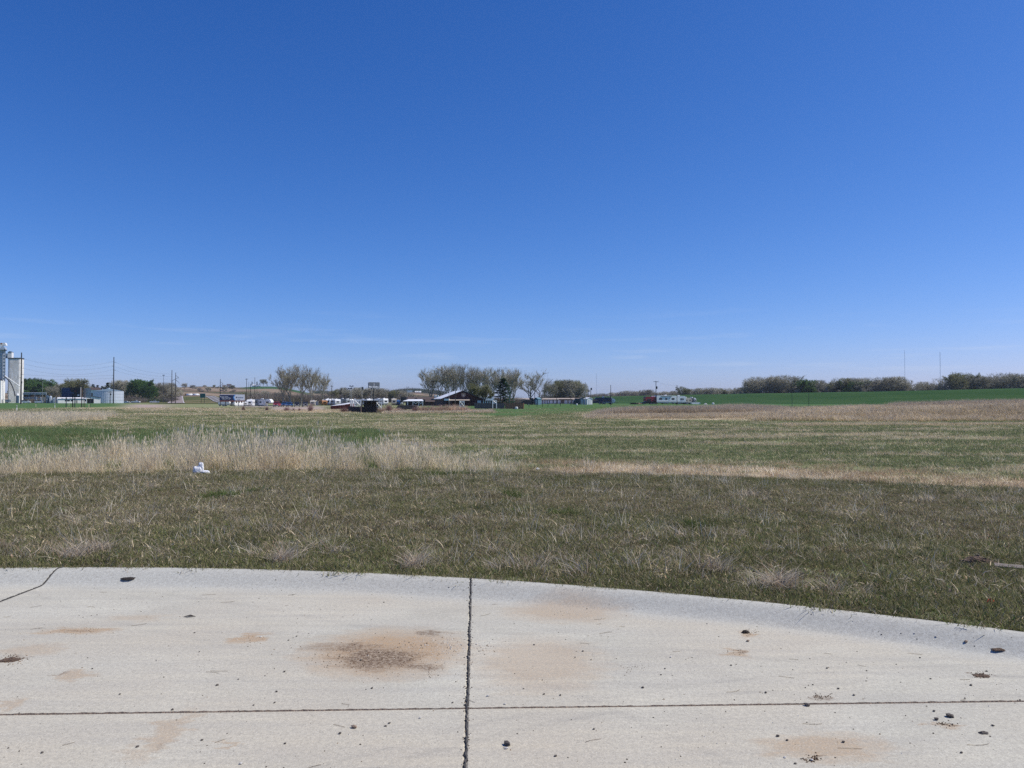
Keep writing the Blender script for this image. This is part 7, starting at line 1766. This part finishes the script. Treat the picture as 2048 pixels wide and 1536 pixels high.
def stone_mesh(seed, m):
    rg = random.Random(seed); bm = bmesh.new(); bmesh.ops.create_icosphere(bm, subdivisions=1, radius=1)
    for v in bm.verts: v.co *= rg.uniform(.72, 1.2); v.co.z *= .75
    me = bpy.data.meshes.new('stone'); bm.to_mesh(me); bm.free(); me.materials.append(M[m]); return me
SMD = [stone_mesh(k, 'stone_dark') for k in range(5)]; SMW = [stone_mesh(20 + k, 'stone_white') for k in range(3)]; SMT = [stone_mesh(30 + k, 'stone_tan') for k in range(2)]
def where(px, py):
    a = 'left of the far left joint' if px < 60 else ('on the left slab' if px < 935 else 'on the right slab')
    return a
def stone(px, py, r, me, label, group):
    g = ground_px(px, py); s = KR - math.hypot(g[0] - KC[0], g[1] - KC[1]); o = bpy.data.objects.new('stone', me); COL.objects.link(o); o.location = (g[0], g[1], float(kerb_prof(max(s, .03))) + r * .45)
    o.scale = (r * rs.uniform(.9, 1.25), r * rs.uniform(.8, 1.1), r * rs.uniform(.75, 1.0)); o.rotation_euler = (0, 0, rs.random() * 6.28); tag(o, label, 'stone', group)
def zone(p):
    return '%s slab %s the thin joint' % ('left' if p[0] < 935 else 'right', 'behind' if p[1] < 1410 else 'before')
def lay(pts, look, meshes, r0, r1):
    zs = {}
    for p in pts: zs.setdefault(zone(p), []).append(p)
    for z_, ps in zs.items():
        for i, p in enumerate(sorted(ps)):
            stone(p[0], p[1], rs.uniform(r0, r1), rs.choice(meshes), 'small %s stone, %s from left on the %s' % (look, ORD[i], z_), 'small %s stones on the %s' % (look, z_))
lay(STONES_D, 'dark', SMD, .0045, .009)
lay(STONES_W, 'white', SMW, .006, .009)
stone(1015, 1490, .019, SMD[1], 'largest dark angular stone, low on the slab right of the tarred joint', None); stone(708, 1456, .014, SMT[0], 'tan and dark stone alone on the lower middle slab', None)
stone(1496, 1283, .013, SMT[1], 'rounded tan stone just below the crumbly dark clod', None); stone(1932, 1296, .013, SMT[0], 'rounded tan stone in the gutter left of the flat brown clod', None)
stone(1614, 1412, .016, SMD[3], 'dark stone just below the thin joint on the right slab', None); stone(1899, 1434, .017, SMD[2], 'dark flat stone above the cluster on the lower right slab', None); stone(1873, 1440, .014, SMD[4], 'dark flat stone left of the flat one on the lower right slab', None)
g = ground_px(378, 1234); o = MB().add([(-.045, 0, .003), (0, -.014, .012), (.05, .004, .004), (.005, .016, .014), (-.045, 0, .001), (0, -.014, .010), (.05, .004, .002), (.005, .016, .012)], [(0, 1, 3), (1, 2, 3), (4, 7, 5), (5, 7, 6)]).build('dead_leaf', M['black_soil']); o.location = (g[0], g[1], 0); tag(o, 'dark curled dead leaf on the left slab', 'leaf')
g = ground_px(1117, 1202); o = MB().tube((-.05, 0, .004), (0, .01, .008), .004, .003, 5).tube((0, .01, .008), (.06, -.004, .004), .003, .002, 5).build('twig', M['black_soil']); o.location = (g[0], g[1], .012); tag(o, 'short dark twig in the gutter right of the tarred joint', 'twig')
